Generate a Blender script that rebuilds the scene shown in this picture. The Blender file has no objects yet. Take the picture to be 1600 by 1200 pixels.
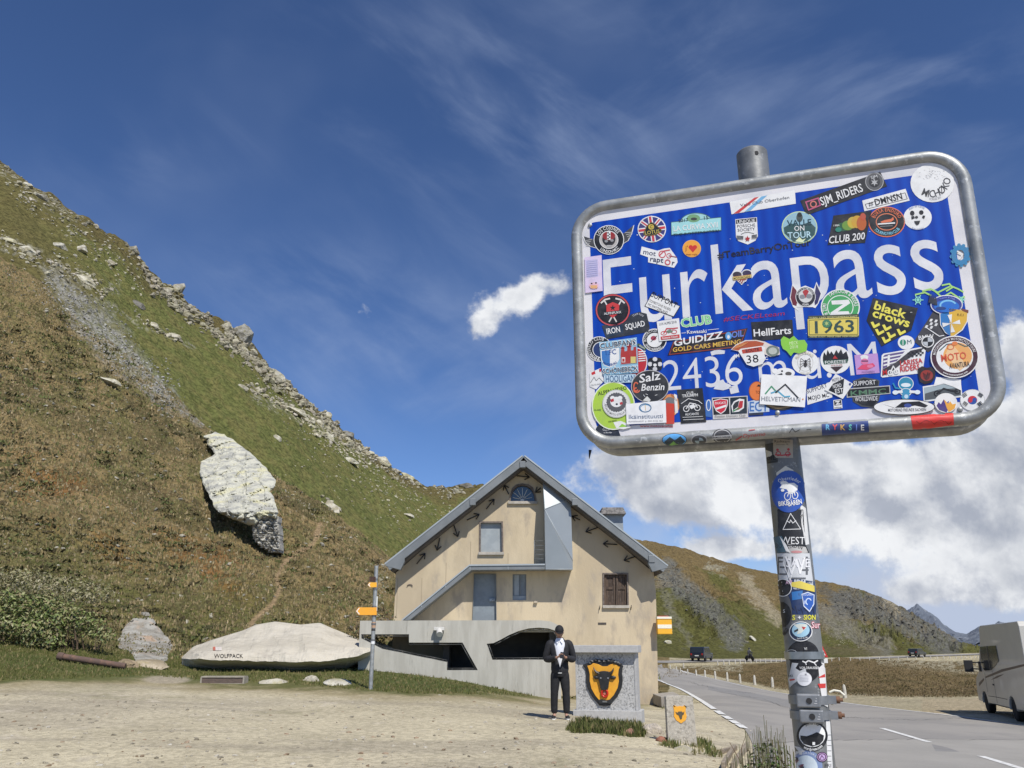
import bpy, bmesh, math, random
import numpy as np
from mathutils import Vector, Matrix, noise as mnoise
from mathutils.geometry import tessellate_polygon
from mathutils.bvhtree import BVHTree
sc = bpy.context.scene
col = sc.collection
R = math.radians
rnd = random.Random(7)
rng = np.random.default_rng(11)

F_PX = 1294.0
PITCH = R(17.3)
CAMZ = 1.6
cam_d = bpy.data.cameras.new('camera')
cam_d.sensor_width = 36.0
cam_d.lens = 36.0 * F_PX / 1600.0
cam_d.clip_start = 0.05
cam_d.clip_end = 30000
cam = bpy.data.objects.new('camera', cam_d)
col.objects.link(cam)
cam.location = (0, 0, CAMZ)
cam.rotation_euler = (R(90) + PITCH, 0, 0)
sc.camera = cam
sc.view_settings.view_transform = 'Standard'
sc.view_settings.look = 'None'
sc.view_settings.gamma = 1
sc.view_settings.exposure = 0.0
sc.cycles.max_bounces = 6
sc.cycles.use_denoising = True

SUN_T = Vector((-0.33, 0.73, -1.0)).normalized()     # direction the light travels
sun_d = bpy.data.lights.new('sun', 'SUN')
sun_d.energy = 4.6
sun_d.angle = R(0.53)
sun_d.color = (1.0, 0.955, 0.88)
sun = bpy.data.objects.new('sun', sun_d)
col.objects.link(sun)
sun.location = (20, -30, 60)
sun.rotation_euler = SUN_T.to_track_quat('-Z', 'Y').to_euler()
SUN_EL = math.asin(-SUN_T.z)
SUN_AZ = math.atan2(-SUN_T.x, -SUN_T.y)               # clockwise from +Y

def ray(px, py):
    cx = (px - 800.0) / F_PX
    cy = (600.0 - py) / F_PX
    return cx, math.cos(PITCH) - cy * math.sin(PITCH), math.sin(PITCH) + cy * math.cos(PITCH)

def se(px, py):
    d = ray(px, py)
    return d[0] / d[1], d[2] / d[1]

def W(px, py, Y):
    s, e = se(px, py)
    return Vector((s * Y, Y, CAMZ + e * Y))

world = bpy.data.worlds.new('World')
sc.world = world
world.use_nodes = True
wn = world.node_tree.nodes
wl = world.node_tree.links
wn.clear()

def wmath(op, a, b=None, c=None, clamp=False):
    n = wn.new('ShaderNodeMath')
    n.operation = op
    n.use_clamp = clamp
    for i, v in enumerate((a, b, c)):
        if v is None:
            continue
        if isinstance(v, (int, float)):
            n.inputs[i].default_value = v
        else:
            wl.new(v, n.inputs[i])
    return n.outputs[0]

def wsmooth(v, a, b):
    n = wn.new('ShaderNodeMapRange')
    n.interpolation_type = 'SMOOTHSTEP'
    wl.new(v, n.inputs[0])
    n.inputs[1].default_value = a
    n.inputs[2].default_value = b
    return n.outputs[0]

def wcomb(x, y, z=0.0):
    n = wn.new('ShaderNodeCombineXYZ')
    for i, v in enumerate((x, y, z)):
        if isinstance(v, (int, float)):
            n.inputs[i].default_value = v
        else:
            wl.new(v, n.inputs[i])
    return n.outputs[0]

def wnoise(vec, scale, detail=6, rough=0.55, dist=0.0, lac=2.0):
    n = wn.new('ShaderNodeTexNoise')
    n.noise_dimensions = '3D'
    n.inputs['Scale'].default_value = scale
    n.inputs['Detail'].default_value = detail
    n.inputs['Roughness'].default_value = rough
    n.inputs['Distortion'].default_value = dist
    n.inputs['Lacunarity'].default_value = lac
    wl.new(vec, n.inputs['Vector'])
    return n.outputs[0]

def wmix(fac, a, b):
    n = wn.new('ShaderNodeMix')
    n.data_type = 'RGBA'
    n.clamp_factor = True
    if isinstance(fac, (int, float)):
        n.inputs[0].default_value = fac
    else:
        wl.new(fac, n.inputs[0])
    for i, v in ((6, a), (7, b)):
        if isinstance(v, tuple):
            n.inputs[i].default_value = (*v, 1)
        else:
            wl.new(v, n.inputs[i])
    return n.outputs[2]

tc = wn.new('ShaderNodeTexCoord')
sep = wn.new('ShaderNodeSeparateXYZ')
wl.new(tc.outputs['Generated'], sep.inputs[0])
yy = wmath('MAXIMUM', sep.outputs[1], 0.12)
uu = wmath('DIVIDE', sep.outputs[0], yy)
ww = wmath('DIVIDE', sep.outputs[2], yy)
uw = wcomb(uu, ww)

sky = wn.new('ShaderNodeTexSky')
sky.sky_type = 'NISHITA'
sky.sun_disc = False
sky.sun_elevation = SUN_EL
sky.sun_rotation = SUN_AZ
sky.altitude = 2400
sky.air_density = 1.0
sky.dust_density = 0.4
sky.ozone_density = 2.0
SKY_STRENGTH = 0.1

def K(r, g, b, k=10.0):
    f = lambda c: ((c / 255 + 0.055) / 1.055) ** 2.4 if c > 10 else c / 255 / 12.92
    return (f(r) * k, f(g) * k, f(b) * k)

def blobs(lst):
    tot = None
    for px, py, rx, ry, amp in lst:
        u0, w0 = se(px, py)
        u1, _ = se(px + rx, py)
        _, w1 = se(px, py - ry)
        a = wmath('MULTIPLY', wmath('SUBTRACT', uu, u0), 1 / abs(u1 - u0))
        b = wmath('MULTIPLY', wmath('SUBTRACT', ww, w0), 1 / abs(w1 - w0))
        d2 = wmath('ADD', wmath('MULTIPLY', a, a), wmath('MULTIPLY', b, b))
        g = wmath('MULTIPLY', wmath('EXPONENT', wmath('MULTIPLY', d2, -1.0)), amp)
        tot = g if tot is None else wmath('ADD', tot, g)
    return tot

CUM = [(1130, 745, 190, 60, .30), (1240, 720, 200, 40, .26), (1600, 560, 70, 110, .52), (1560, 700, 190, 60, .40), (1330, 770, 260, 62, .46), (1050, 770, 120, 55, .42),
       (960, 720, 60, 40, .22), (1460, 830, 220, 60, .44), (1130, 860, 110, 22, .40), (1560, 920, 120, 40, .44), (1420, 930, 60, 30, .34),
       (800, 476, 80, 36, .33), (748, 520, 38, 34, .29), (860, 440, 70, 28, .36), (560, 480, 26, 24, .15), (880, 750, 40, 40, .16),
       (2100, 800, 400, 200, .5)]
bias = blobs(CUM)
n1 = wnoise(uw, 9.0, 10, 0.60, 0.12)
off = wcomb(wmath('ADD', uu, 0.018), wmath('ADD', ww, 0.03))
n2 = wnoise(off, 9.0, 10, 0.60, 0.12)
n3 = wnoise(uw, 34.0, 6, 0.6)
dens = wmath('ADD', wmath('ADD', n1, bias), wmath('MULTIPLY_ADD', n3, 0.26, -0.13))
cm = wsmooth(dens, 0.73, 0.92)
thick = wsmooth(dens, 0.80, 1.08)
lit = wmath('MULTIPLY_ADD', wmath('SUBTRACT', n1, n2), 5.0, wmath('MULTIPLY_ADD', n3, .5, .40), clamp=True)
big = wnoise(uw, 5.5, 5, 0.55)
shade = wmath('MULTIPLY', thick, wsmooth(big, 0.40, 0.62))
c_lit = wmix(lit, K(184, 190, 203), K(243, 245, 248))
c_cloud = wmix(wmath('MULTIPLY', shade, 0.58), c_lit, K(150, 158, 174))

def rotmap(ang, sx, sy, ox=0.0):
    n = wn.new('ShaderNodeMapping')
    n.inputs['Rotation'].default_value = (0, 0, ang)
    n.inputs['Scale'].default_value = (1, 1, 1)
    wl.new(uw, n.inputs[0])
    m = wn.new('ShaderNodeMapping')
    m.inputs['Scale'].default_value = (sx, sy, 1)
    m.inputs['Location'].default_value = (ox, 0, 0)
    wl.new(n.outputs[0], m.inputs[0])
    return m.outputs[0]

cA = wnoise(rotmap(R(38), 1.2, 3.4, 3.1), 2.4, 8, 0.56, 0.35)
cB = wnoise(rotmap(R(-28), 1.3, 3.6, 7.7), 2.4, 8, 0.56, 0.35)
wisp = wnoise(uw, 1.6, 4, 0.55)
mA = blobs([(860, 210, 200, 170, 1.0), (560, 90, 150, 120, .45), (230, 240, 130, 60, .5), (430, 430, 150, 50, .55), (640, 560, 220, 90, .8), (520, 480, 160, 70, .5)])
mB = blobs([(1420, 140, 260, 110, .6), (1050, 110, 160, 160, .45), (760, 620, 240, 130, .7), (1560, 330, 60, 140, .4)])
ci = wmath('ADD', wmath('MULTIPLY', wsmooth(cA, 0.40, 0.85), mA), wmath('MULTIPLY', wsmooth(cB, 0.40, 0.85), mB))
ci = wmath('ADD', wmath('MULTIPLY', ci, 0.56), wmath('MULTIPLY', wsmooth(wisp, .42, .8), 0.16), clamp=True)
hs = wn.new('ShaderNodeHueSaturation')
hs.inputs['Saturation'].default_value = 1.02
hs.inputs['Value'].default_value = 1.0
wl.new(sky.outputs[0], hs.inputs['Color'])
tint = wn.new('ShaderNodeMix')
tint.data_type = 'RGBA'
tint.blend_type = 'MULTIPLY'
tint.inputs[0].default_value = 1
wl.new(hs.outputs[0], tint.inputs[6])
tint.inputs[7].default_value = (.74, .90, 1.17, 1)
base_sky = tint.outputs[2]
s1 = wmix(ci, base_sky, K(176, 192, 222))
veil = wmath('MULTIPLY', blobs([(1480, 900, 420, 150, .85), (1500, 985, 260, 70, .7), (1120, 830, 240, 110, .55), (1560, 700, 160, 200, .3)]), wsmooth(wnoise(uw, 3.4, 6, .6), .28, .62), clamp=True)
s1 = wmix(veil, s1, K(186, 198, 221))
up = wmath('MULTIPLY', cm, wsmooth(sep.outputs[1], 0.1, 0.25))
s2 = wmix(up, s1, c_cloud)
bg = wn.new('ShaderNodeBackground')
bg.inputs['Strength'].default_value = SKY_STRENGTH
wl.new(s2, bg.inputs['Color'])
wo = wn.new('ShaderNodeOutputWorld')
wl.new(bg.outputs[0], wo.inputs[0])

def lin(r, g, b):
    f = lambda c: ((c / 255 + 0.055) / 1.055) ** 2.4 if c > 10 else c / 255 / 12.92
    return (f(r), f(g), f(b))

MATS = {}

def mat(name, c1, c2=None, scale=3.0, rough=0.8, bump=0.0, bscale=None, metal=0.0, detail=6, lo=0.35, hi=0.65,
        attr=None, spec=0.5, c3=None, scale3=1.0, lo3=.5, hi3=.7, coord='pos', stretch=(1, 1, 1), bdist=0.02, trans=0.0, coat=0.0):
    if name in MATS:
        return MATS[name]
    m = bpy.data.materials.new(name)
    m.use_nodes = True
    nt = m.node_tree
    N, L = nt.nodes, nt.links
    bs = N['Principled BSDF']
    bs.inputs['Roughness'].default_value = rough
    bs.inputs['Metallic'].default_value = metal
    bs.inputs['Specular IOR Level'].default_value = spec
    bs.inputs['Transmission Weight'].default_value = trans
    bs.inputs['Coat Weight'].default_value = coat
    if coord == 'pos':
        g = N.new('ShaderNodeNewGeometry').outputs['Position']
    else:
        g = N.new('ShaderNodeTexCoord').outputs['Object']
    mp = N.new('ShaderNodeMapping')
    mp.inputs['Scale'].default_value = stretch
    L.new(g, mp.inputs[0])
    vec = mp.outputs[0]

    def noi(s, d=detail):
        n = N.new('ShaderNodeTexNoise')
        n.inputs['Scale'].default_value = s
        n.inputs['Detail'].default_value = d
        n.inputs['Roughness'].default_value = 0.6
        L.new(vec, n.inputs['Vector'])
        return n.outputs[0]

    def mr(v, a, b):
        n = N.new('ShaderNodeMapRange')
        n.interpolation_type = 'SMOOTHSTEP'
        n.inputs[1].default_value = a
        n.inputs[2].default_value = b
        L.new(v, n.inputs[0])
        return n.outputs[0]

    def mx(f, a, b, bt='MIX'):
        n = N.new('ShaderNodeMix')
        n.data_type = 'RGBA'
        n.blend_type = bt
        if isinstance(f, (int, float)):
            n.inputs[0].default_value = f
        else:
            L.new(f, n.inputs[0])
        for i, v in ((6, a), (7, b)):
            if isinstance(v, tuple):
                n.inputs[i].default_value = (*v, 1)
            else:
                L.new(v, n.inputs[i])
        return n.outputs[2]
    out = None
    if c2 is not None:
        out = mx(mr(noi(scale), lo, hi), tuple(c1), tuple(c2))
    if c3 is not None:
        out = mx(mr(noi(scale3), lo3, hi3), out if out is not None else tuple(c1), tuple(c3))
    if attr:
        a = N.new('ShaderNodeVertexColor')
        a.layer_name = attr
        out = mx(1.0, a.outputs[0], out if out is not None else tuple(c1), 'MULTIPLY')
    if out is None:
        bs.inputs['Base Color'].default_value = (*c1, 1)
    else:
        L.new(out, bs.inputs['Base Color'])
    if bump:
        b = N.new('ShaderNodeBump')
        b.inputs['Strength'].default_value = bump
        b.inputs['Distance'].default_value = bdist
        L.new(noi(bscale or scale, 8), b.inputs['Height'])
        L.new(b.outputs[0], bs.inputs['Normal'])
    MATS[name] = m
    return m

def flat(r, g, b, rough=0.5, **k):
    """plain paint given as display colour; reused by value"""
    key = 'paint_%d_%d_%d' % (r, g, b) + ('_m' if k else '') + ('_g' if rough < .4 else '')
    if key in MATS:
        return MATS[key]
    c, q = lin(r, g, b), lin(150, 150, 150)
    return mat(key, c, tuple(a * .86 + b_ * .10 for a, b_ in zip(c, q)), scale=38, lo=.42, hi=.68, rough=rough, **k)

def link(name, me, parent=None):
    o = bpy.data.objects.new(name, me)
    col.objects.link(o)
    if parent is not None:
        o.parent = parent
        o.matrix_parent_inverse = Matrix.Translation(-parent.location) if parent.type == 'EMPTY' else Matrix()
    return o

def tag(o, label=None, cat=None, group=None, kind=None):
    if label: o['label'] = label
    if cat: o['category'] = cat
    if group: o['group'] = group
    if kind: o['kind'] = kind
    return o

def empty(name, loc, label, cat, group=None):
    o = bpy.data.objects.new(name, None)
    o.empty_display_size = 0.2
    col.objects.link(o)
    o.location = loc
    return tag(o, label, cat, group)

def npmesh(name, V, Fs, mats, parent=None, smooth=False, colors=None, midx=None):
    """V (n,3), Fs (m,k) arrays"""
    me = bpy.data.meshes.new(name)
    V = np.asarray(V, dtype=np.float32)
    Fs = np.asarray(Fs, dtype=np.int32)
    m, k = Fs.shape
    me.vertices.add(len(V))
    me.vertices.foreach_set('co', V.ravel())
    me.loops.add(m * k)
    me.loops.foreach_set('vertex_index', Fs.ravel())
    me.polygons.add(m)
    me.polygons.foreach_set('loop_start', np.arange(0, m * k, k, dtype=np.int32))
    if midx is not None:
        me.polygons.foreach_set('material_index', np.asarray(midx, dtype=np.int32))
    me.polygons.foreach_set('use_smooth', np.full(m, smooth))
    me.update()
    if colors is not None:
        ca = me.color_attributes.new('Col', 'FLOAT_COLOR', 'POINT')
        c = np.ones((len(V), 4), dtype=np.float32)
        c[:, :3] = colors
        ca.data.foreach_set('color', c.ravel())
    for mm in (mats if isinstance(mats, (list, tuple)) else [mats]):
        me.materials.append(mm)
    me.validate()
    return link(name, me, parent)

class MB:
    def __init__(s):
        s.v, s.f, s.m, s.sm = [], [], [], []
        s.cur = 0
        s.smooth = False

    def add(s, vs, fs, m=None, smooth=None):
        b = len(s.v)
        s.v += [tuple(v) for v in vs]
        for f in fs:
            s.f.append(tuple(i + b for i in f))
            s.m.append(s.cur if m is None else m)
            s.sm.append(s.smooth if smooth is None else smooth)
        return s

    def box(s, a, b, m=None, M=None):
        x0, y0, z0 = a
        x1, y1, z1 = b
        vs = [Vector(p) for p in ((x0, y0, z0), (x1, y0, z0), (x1, y1, z0), (x0, y1, z0), (x0, y0, z1), (x1, y0, z1), (x1, y1, z1), (x0, y1, z1))]
        if M is not None:
            vs = [M @ v for v in vs]
        return s.add(vs, [(0, 3, 2, 1), (4, 5, 6, 7), (0, 1, 5, 4), (1, 2, 6, 5), (2, 3, 7, 6), (3, 0, 4, 7)], m, False)

    def prism(s, poly, vec, m=None, smooth=False):
        """poly: list of 3D points, extruded by vec"""
        vec = Vector(vec)
        P = [Vector(p) for p in poly]
        n = len(P)
        vs = P + [p + vec for p in P]
        tri = tessellate_polygon([P])
        nrm = Vector((0, 0, 0))
        for i in range(n):
            nrm += P[i].cross(P[(i + 1) % n])
        flip = nrm.dot(vec) > 0
        fs = []
        for t in tri:
            a, b, c = t
            tn = (P[b] - P[a]).cross(P[c] - P[a])
            if tn.dot(vec) > 0:
                a, b, c = a, c, b
            fs.append((a, b, c))
            fs.append((a + n, c + n, b + n))
        for i in range(n):
            j = (i + 1) % n
            fs.append((i, i + n, j + n, j) if not flip else (i, j, j + n, i + n))
        return s.add(vs, fs, m, smooth)

    def holed(s, outer, holes, vec, m=None):
        vec = Vector(vec)
        loops = [[Vector(p) for p in outer]] + [[Vector(p) for p in h] for h in holes]
        P = [p for l in loops for p in l]
        n = len(P)
        fs = []
        for a, b, c in tessellate_polygon(loops):
            tn = (P[b] - P[a]).cross(P[c] - P[a])
            if tn.dot(vec) > 0:
                a, b, c = a, c, b
            fs.append((a, b, c))
            fs.append((a + n, c + n, b + n))
        k = 0
        for l in loops:
            q = len(l)
            for i in range(q):
                j = (i + 1) % q
                fs.append((k + i, k + i + n, k + j + n, k + j))
            k += q
        return s.add(P + [p + vec for p in P], fs, m, False)

    def cyl(s, p0, p1, r0, r1=None, n=12, m=None, cap=True, smooth=True):
        p0, p1 = Vector(p0), Vector(p1)
        r1 = r0 if r1 is None else r1
        d = (p1 - p0).normalized()
        a = d.orthogonal().normalized()
        b = d.cross(a)
        vs = []
        for p, r in ((p0, r0), (p1, r1)):
            for i in range(n):
                t = 2 * math.pi * i / n
                vs.append(p + a * (r * math.cos(t)) + b * (r * math.sin(t)))
        s.add(vs, [(i, (i + 1) % n, n + (i + 1) % n, n + i) for i in range(n)], m, smooth)
        if cap:
            s.add(vs, [tuple(range(n - 1, -1, -1)), tuple(range(n, 2 * n))], m, False)
        return s

    def tube(s, pts, r, n=8, m=None, closed=False, cap=True):
        P = [Vector(p) for p in pts]
        k = len(P)
        rr = r if isinstance(r, (list, tuple)) else [r] * k
        vs = []
        a = None
        for i, p in enumerate(P):
            if closed:
                t = (P[(i + 1) % k] - P[i - 1]).normalized()
            else:
                t = (P[min(i + 1, k - 1)] - P[max(i - 1, 0)]).normalized()
            a = t.orthogonal().normalized() if a is None else (a - t * a.dot(t)).normalized()
            b = t.cross(a)
            for j in range(n):
                q = 2 * math.pi * j / n
                vs.append(p + a * (rr[i] * math.cos(q)) + b * (rr[i] * math.sin(q)))
        fs = []
        for i in range(k if closed else k - 1):
            i2 = (i + 1) % k
            for j in range(n):
                j2 = (j + 1) % n
                fs.append((i * n + j, i * n + j2, i2 * n + j2, i2 * n + j))
        s.add(vs, fs, m, True)
        if cap and not closed:
            s.add(vs, [tuple(range(n - 1, -1, -1)), tuple(range((k - 1) * n, k * n))], m, False)
        return s

    def lathe(s, c, prof, n=20, m=None, axis=(0, 0, 1)):
        ax = Vector(axis).normalized()
        a = ax.orthogonal().normalized()
        b = ax.cross(a)
        c = Vector(c)
        vs = []
        for r, h in prof:
            for j in range(n):
                q = 2 * math.pi * j / n
                vs.append(c + ax * h + a * (r * math.cos(q)) + b * (r * math.sin(q)))
        fs = []
        for i in range(len(prof) - 1):
            for j in range(n):
                j2 = (j + 1) % n
                fs.append((i * n + j, i * n + j2, (i + 1) * n + j2, (i + 1) * n + j))
        fs.append(tuple(range(n - 1, -1, -1)))
        fs.append(tuple(range((len(prof) - 1) * n, len(prof) * n)))
        return s.add(vs, fs, m, True)

    def build(s, name, mats, parent=None, bevel=0.0, seg=2, sub=0, auto=None):
        me = bpy.data.meshes.new(name)
        me.from_pydata(s.v, [], s.f)
        for i, p in enumerate(me.polygons):
            p.material_index = s.m[i]
            p.use_smooth = s.sm[i]
        for mm in (mats if isinstance(mats, (list, tuple)) else [mats]):
            me.materials.append(mm)
        bm = bmesh.new()
        bm.from_mesh(me)
        bmesh.ops.remove_doubles(bm, verts=bm.verts, dist=1e-5)
        bmesh.ops.recalc_face_normals(bm, faces=bm.faces)
        for e_ in bm.edges:
            if len(e_.link_faces) == 2 and e_.calc_face_angle(0) > 0.75:
                e_.smooth = False
        bm.to_mesh(me)
        bm.free()
        o = link(name, me, parent)
        if bevel:
            b = o.modifiers.new('b', 'BEVEL')
            b.width = bevel
            b.segments = seg
            b.limit_method = 'ANGLE'
            b.angle_limit = R(35)
        if sub:
            b = o.modifiers.new('s', 'SUBSURF')
            b.levels = b.render_levels = sub
        return o

_perm = rng.random((64, 64, 64)).astype(np.float32)

def vnoise(P):
    P = np.asarray(P, dtype=np.float64)
    i = np.floor(P).astype(int)
    f = P - i
    f = f * f * (3 - 2 * f)
    out = 0
    for dx in (0, 1):
        wx = f[..., 0] if dx else 1 - f[..., 0]
        for dy in (0, 1):
            wy = f[..., 1] if dy else 1 - f[..., 1]
            for dz in (0, 1):
                wz = f[..., 2] if dz else 1 - f[..., 2]
                out = out + wx * wy * wz * _perm[(i[..., 0] + dx) & 63, (i[..., 1] + dy) & 63, (i[..., 2] + dz) & 63]
    return out

def fbm(P, scale=1.0, oct=4, gain=0.5):
    P = np.asarray(P, dtype=np.float64) * scale
    a, t, s = 1.0, 0.0, 0.0
    for k in range(oct):
        t = t + a * vnoise(P + 17.3 * k)
        s += a
        a *= gain
        P = P * 2.03
    return t / s          # 0..1

def sstep(x, a, b):
    t = np.clip((x - a) / (b - a), 0, 1)
    return t * t * (3 - 2 * t)
KC = [
    [('s', -3, 1.6, 1.0), ('s', 3, 1.6, 1.0)],
    [('s', -3, 1.45, 10), ('s', -.6, 1.47, 10.3), ('s', 0, 1.52, 10.5), ('s', .3, 1.62, 10.5), ('s', .6, 1.85, 10.5), ('s', 3, 2.1, 10.5)],
    [('s', -3, 1.1, 17), ('s', -.6, 1.2, 17), ('s', -.2, 1.33, 17), ('s', .05, 1.42, 17), ('s', .15, 1.55, 17), ('s', .35, 1.98, 17), ('s', .6, 2.2, 17), ('s', 3, 2.5, 17)],
    [('s', -3, 0.3, 26), (-400, 1012, 25), (0, 1018, 25), (180, 1037, 25.5), (300, 1045, 26.5), (560, 1048, 26.5), (700, 1062, 26.5), (862, 1090, 27), (1030, 1102, 29), (1120, 1098, 30.5), (1300, 1110, 31), (1548, 1116, 30.5), (1700, 1121, 30.5), ('s', 3, 2.8, 32)],
    [('s', -3, -20, 42), (-400, 640, 42), (0, 760, 42), (200, 850, 42), (430, 925, 40), (600, 975, 38), (800, 1060, 38), (960, 1085, 40), (1035, 1074, 46), (1070, 1056, 72), (1100, 1054, 80), (1130, 1060, 79), (1175, 1070, 67), (1205, 1078, 61), (1320, 1090, 52), (1480, 1094, 45), (1600, 1091, 45), ('s', 3, 2.9, 46)],
    [('s', -3, -60, 75), (-400, 180, 75), (0, 400, 66), (60, 440, 66), (150, 520, 66), (230, 585, 68), (300, 650, 70), (345, 685, 71), (430, 742, 72), (520, 802, 72), (600, 866, 70), (700, 940, 68), (820, 1003, 66), (960, 1042, 66), (1035, 1046, 92), (1070, 1045, 104), (1130, 1045, 100), (1250, 1036, 93), (1320, 1032, 88), (1400, 1036, 84), (1500, 1046, 84), (1700, 1046, 84), ('s', 3, 3.1, 84)],
    [('s', -3, -64, 95), (-400, 250, 93), (0, 460, 84), (150, 560, 84), (230, 625, 85), (300, 690, 86), (430, 775, 88), (520, 830, 89), (600, 885, 90), (700, 950, 92), (820, 1000, 96), (960, 1033, 102), (1035, 1037, 109), (1100, 1036, 113), (1250, 1034, 130), (1430, 1028, 160), (1530, 1024, 190), (1700, 1020, 220), ('s', 3, 3.4, 220)],
    [('s', -3, -80, 120), (-400, 120, 108), (0, 325, 104), (120, 400, 108), (230, 500, 112), (430, 640, 124), (600, 770, 142), (740, 850, 160), (880, 960, 150), (1000, 1022, 132), (1050, 1027, 127), (1100, 1029, 126), (1250, 1028, 147), (1430, 1023, 174), (1530, 1020, 208), (1700, 1016, 245), ('s', 3, 3.4, 245)],
    [('s', -3, -110, 150), (-400, 45, 135), (-150, 165, 125), (0, 252, 125), (60, 292, 127), (120, 330, 130), (195, 377, 133), (240, 430, 137), (300, 481, 142), (380, 532, 150), (440, 591, 158), (500, 643, 166), (560, 692, 175), (620, 737, 185), (680, 763, 195), (740, 759, 205), (800, 777, 215), (880, 802, 225), (960, 832, 240), (1010, 847, 250), (1060, 856, 256), (1100, 869, 260), (1150, 884, 265), (1230, 901, 270), (1330, 918, 280), (1400, 946, 290), (1440, 972, 300), (1480, 999, 310), (1530, 1019.5, 320), (1700, 1015.5, 350), ('s', 3, 3.4, 350)],
    None,
]
KS, KL, KE = [], [], []
for kc in KC[:-1]:
    S, Lc, Ec = [], [], []
    for p in kc:
        if p[0] == 's':
            S.append(p[1]); Lc.append(math.log(p[3])); Ec.append(-p[2] / p[3])
        else:
            s_, e_ = se(p[0], p[1])
            S.append(s_); Lc.append(math.log(p[2])); Ec.append(e_)
    KS.append(np.array(S)); KL.append(np.array(Lc)); KE.append(np.array(Ec))
KS.append(KS[-1]); KL.append(KL[-1] + 0.45); KE.append(KE[-1] - 0.13)
NK = len(KS)

def pch(xs, ys, x):
    """monotone cubic through (xs, ys) at x"""
    h = np.diff(xs); d = np.diff(ys) / h
    m = np.zeros_like(ys)
    m[0], m[-1] = d[0], d[-1]
    for i in range(1, len(xs) - 1):
        if d[i - 1] * d[i] > 0:
            w1, w2 = 2 * h[i] + h[i - 1], h[i] + 2 * h[i - 1]
            m[i] = (w1 + w2) / (w1 / d[i - 1] + w2 / d[i])
    x = np.clip(x, xs[0], xs[-1])
    i = np.clip(np.searchsorted(xs, x, side='right') - 1, 0, len(xs) - 2)
    t = (x - xs[i]) / h[i]
    return ys[i] * (1 + 2 * t) * (1 - t) ** 2 + h[i] * m[i] * t * (1 - t) ** 2 + ys[i + 1] * t * t * (3 - 2 * t) + h[i] * m[i + 1] * t * t * (t - 1)

def knots(s):
    s = np.asarray(s, float)
    return np.stack([pch(KS[k], KL[k], s) for k in range(NK)]), np.stack([pch(KS[k], KE[k], s) for k in range(NK)])

def hermite_e(Lk, Ek, l):
    """Lk,Ek (K,N); l (M,N) or (N,) -> e, and knot parameter t"""
    h = np.diff(Lk, axis=0)
    d = np.diff(Ek, axis=0) / h
    m = np.zeros_like(Ek)
    m[0], m[-1] = d[0], d[-1]
    with np.errstate(divide='ignore', invalid='ignore'):
        w1 = 2 * h[1:] + h[:-1]
        w2 = h[1:] + 2 * h[:-1]
        mm = (w1 + w2) / (w1 / d[:-1] + w2 / d[1:])
    m[1:-1] = np.where(d[:-1] * d[1:] > 0, mm, 0)
    l = np.asarray(l)
    one = l.ndim == 1
    if one:
        l = l[None]
    i = np.zeros(l.shape, int)
    for k in range(1, NK - 1):
        i += (l >= Lk[k][None])
    c = np.broadcast_to(np.arange(l.shape[1])[None], l.shape)
    x0, x1 = Lk[i, c], Lk[i + 1, c]
    t = np.clip((l - x0) / (x1 - x0), 0, 1)
    H = x1 - x0
    e = Ek[i, c] * (1 + 2 * t) * (1 - t) ** 2 + H * m[i, c] * t * (1 - t) ** 2 + Ek[i + 1, c] * t * t * (3 - 2 * t) + H * m[i + 1, c] * t * t * (t - 1)
    tt = i + t
    return (e[0], tt[0]) if one else (e, tt)

def disp(X, Y, T):
    """real relief added to the loft, metres"""
    P = np.stack([X, Y, np.zeros_like(X)], -1)
    hill = sstep(T, 3.15, 3.6)
    far = sstep(T, 6.2, 7.2)
    lefty = sstep(-X / Y, -0.10, 0.02)            # 1 on the left slopes
    d = (fbm(P, 0.8, 4) - .5) * 0.05 * (1 - hill) * (1 - sstep(X / Y + (Y - 20) * .006, .20, .28))
    d = d + hill * lefty * ((np.abs(fbm(P + 5, .23, 4) - .5) * -1.6) + (fbm(P, 1.7, 2) - .5) * .22) * (1 - far * .3)
    d = d + hill * lefty * ((fbm(P, 0.11, 4) - .5) * 1.9 + (fbm(P, 0.7, 4) - .5) * 0.8)
    rgt = 1 - lefty
    d = d + rgt * sstep(T, 4.05, 4.4) * (1 - sstep(T, 5.4, 5.9)) * ((fbm(P, 0.16, 4) - .5) * 1.1 + (fbm(P, .9, 3) - .5) * .3)
    ridge = sstep(T, 7.5, 7.97) * sstep(-X / Y, -.01, .05)
    rk = fbm(P, 0.28, 3)
    d = d + ridge * (np.abs(rk - .5) * 2) ** .7 * 2.6 * far - ridge * .8
    rr = rgt * sstep(T, 7.05, 7.4)
    ss_ = X / Y
    cl = sstep(ss_, .385, .41) * (1 - sstep(ss_, .535, .56)) * sstep(T, 7.12, 7.3) * (1 - sstep(T, 7.72, 7.9))
    cl = np.maximum(cl, .6 * sstep(ss_, .18, .2) * (1 - sstep(ss_, .25, .29)) * sstep(T, 7.1, 7.3) * (1 - sstep(T, 7.6, 7.8)))
    d = d - cl * (np.abs(fbm(P, .10, 5) - .5) * 22 + np.abs(fbm(P, .35, 3) - .5) * 8 - 3)
    d = d + rr * ((fbm(P, 0.045, 5) - .5) * 6.0 * (1 - sstep(T, 7.8, 8)) + (fbm(P, .3, 4) - .5) * 2.2)
    return d

def terrain(s, l):
    Lk, Ek = knots(s)
    e, T = hermite_e(Lk, Ek, l)
    Y = np.exp(l)
    X = (s if e.ndim == 1 else s[None]) * Y
    Z = CAMZ + e * Y + disp(X, Y, T)
    return X, Y, Z, T

def zt(x, y):
    x = np.atleast_1d(np.asarray(x, float)); y = np.atleast_1d(np.asarray(y, float))
    return terrain(x / y, np.log(y))[2]

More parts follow.
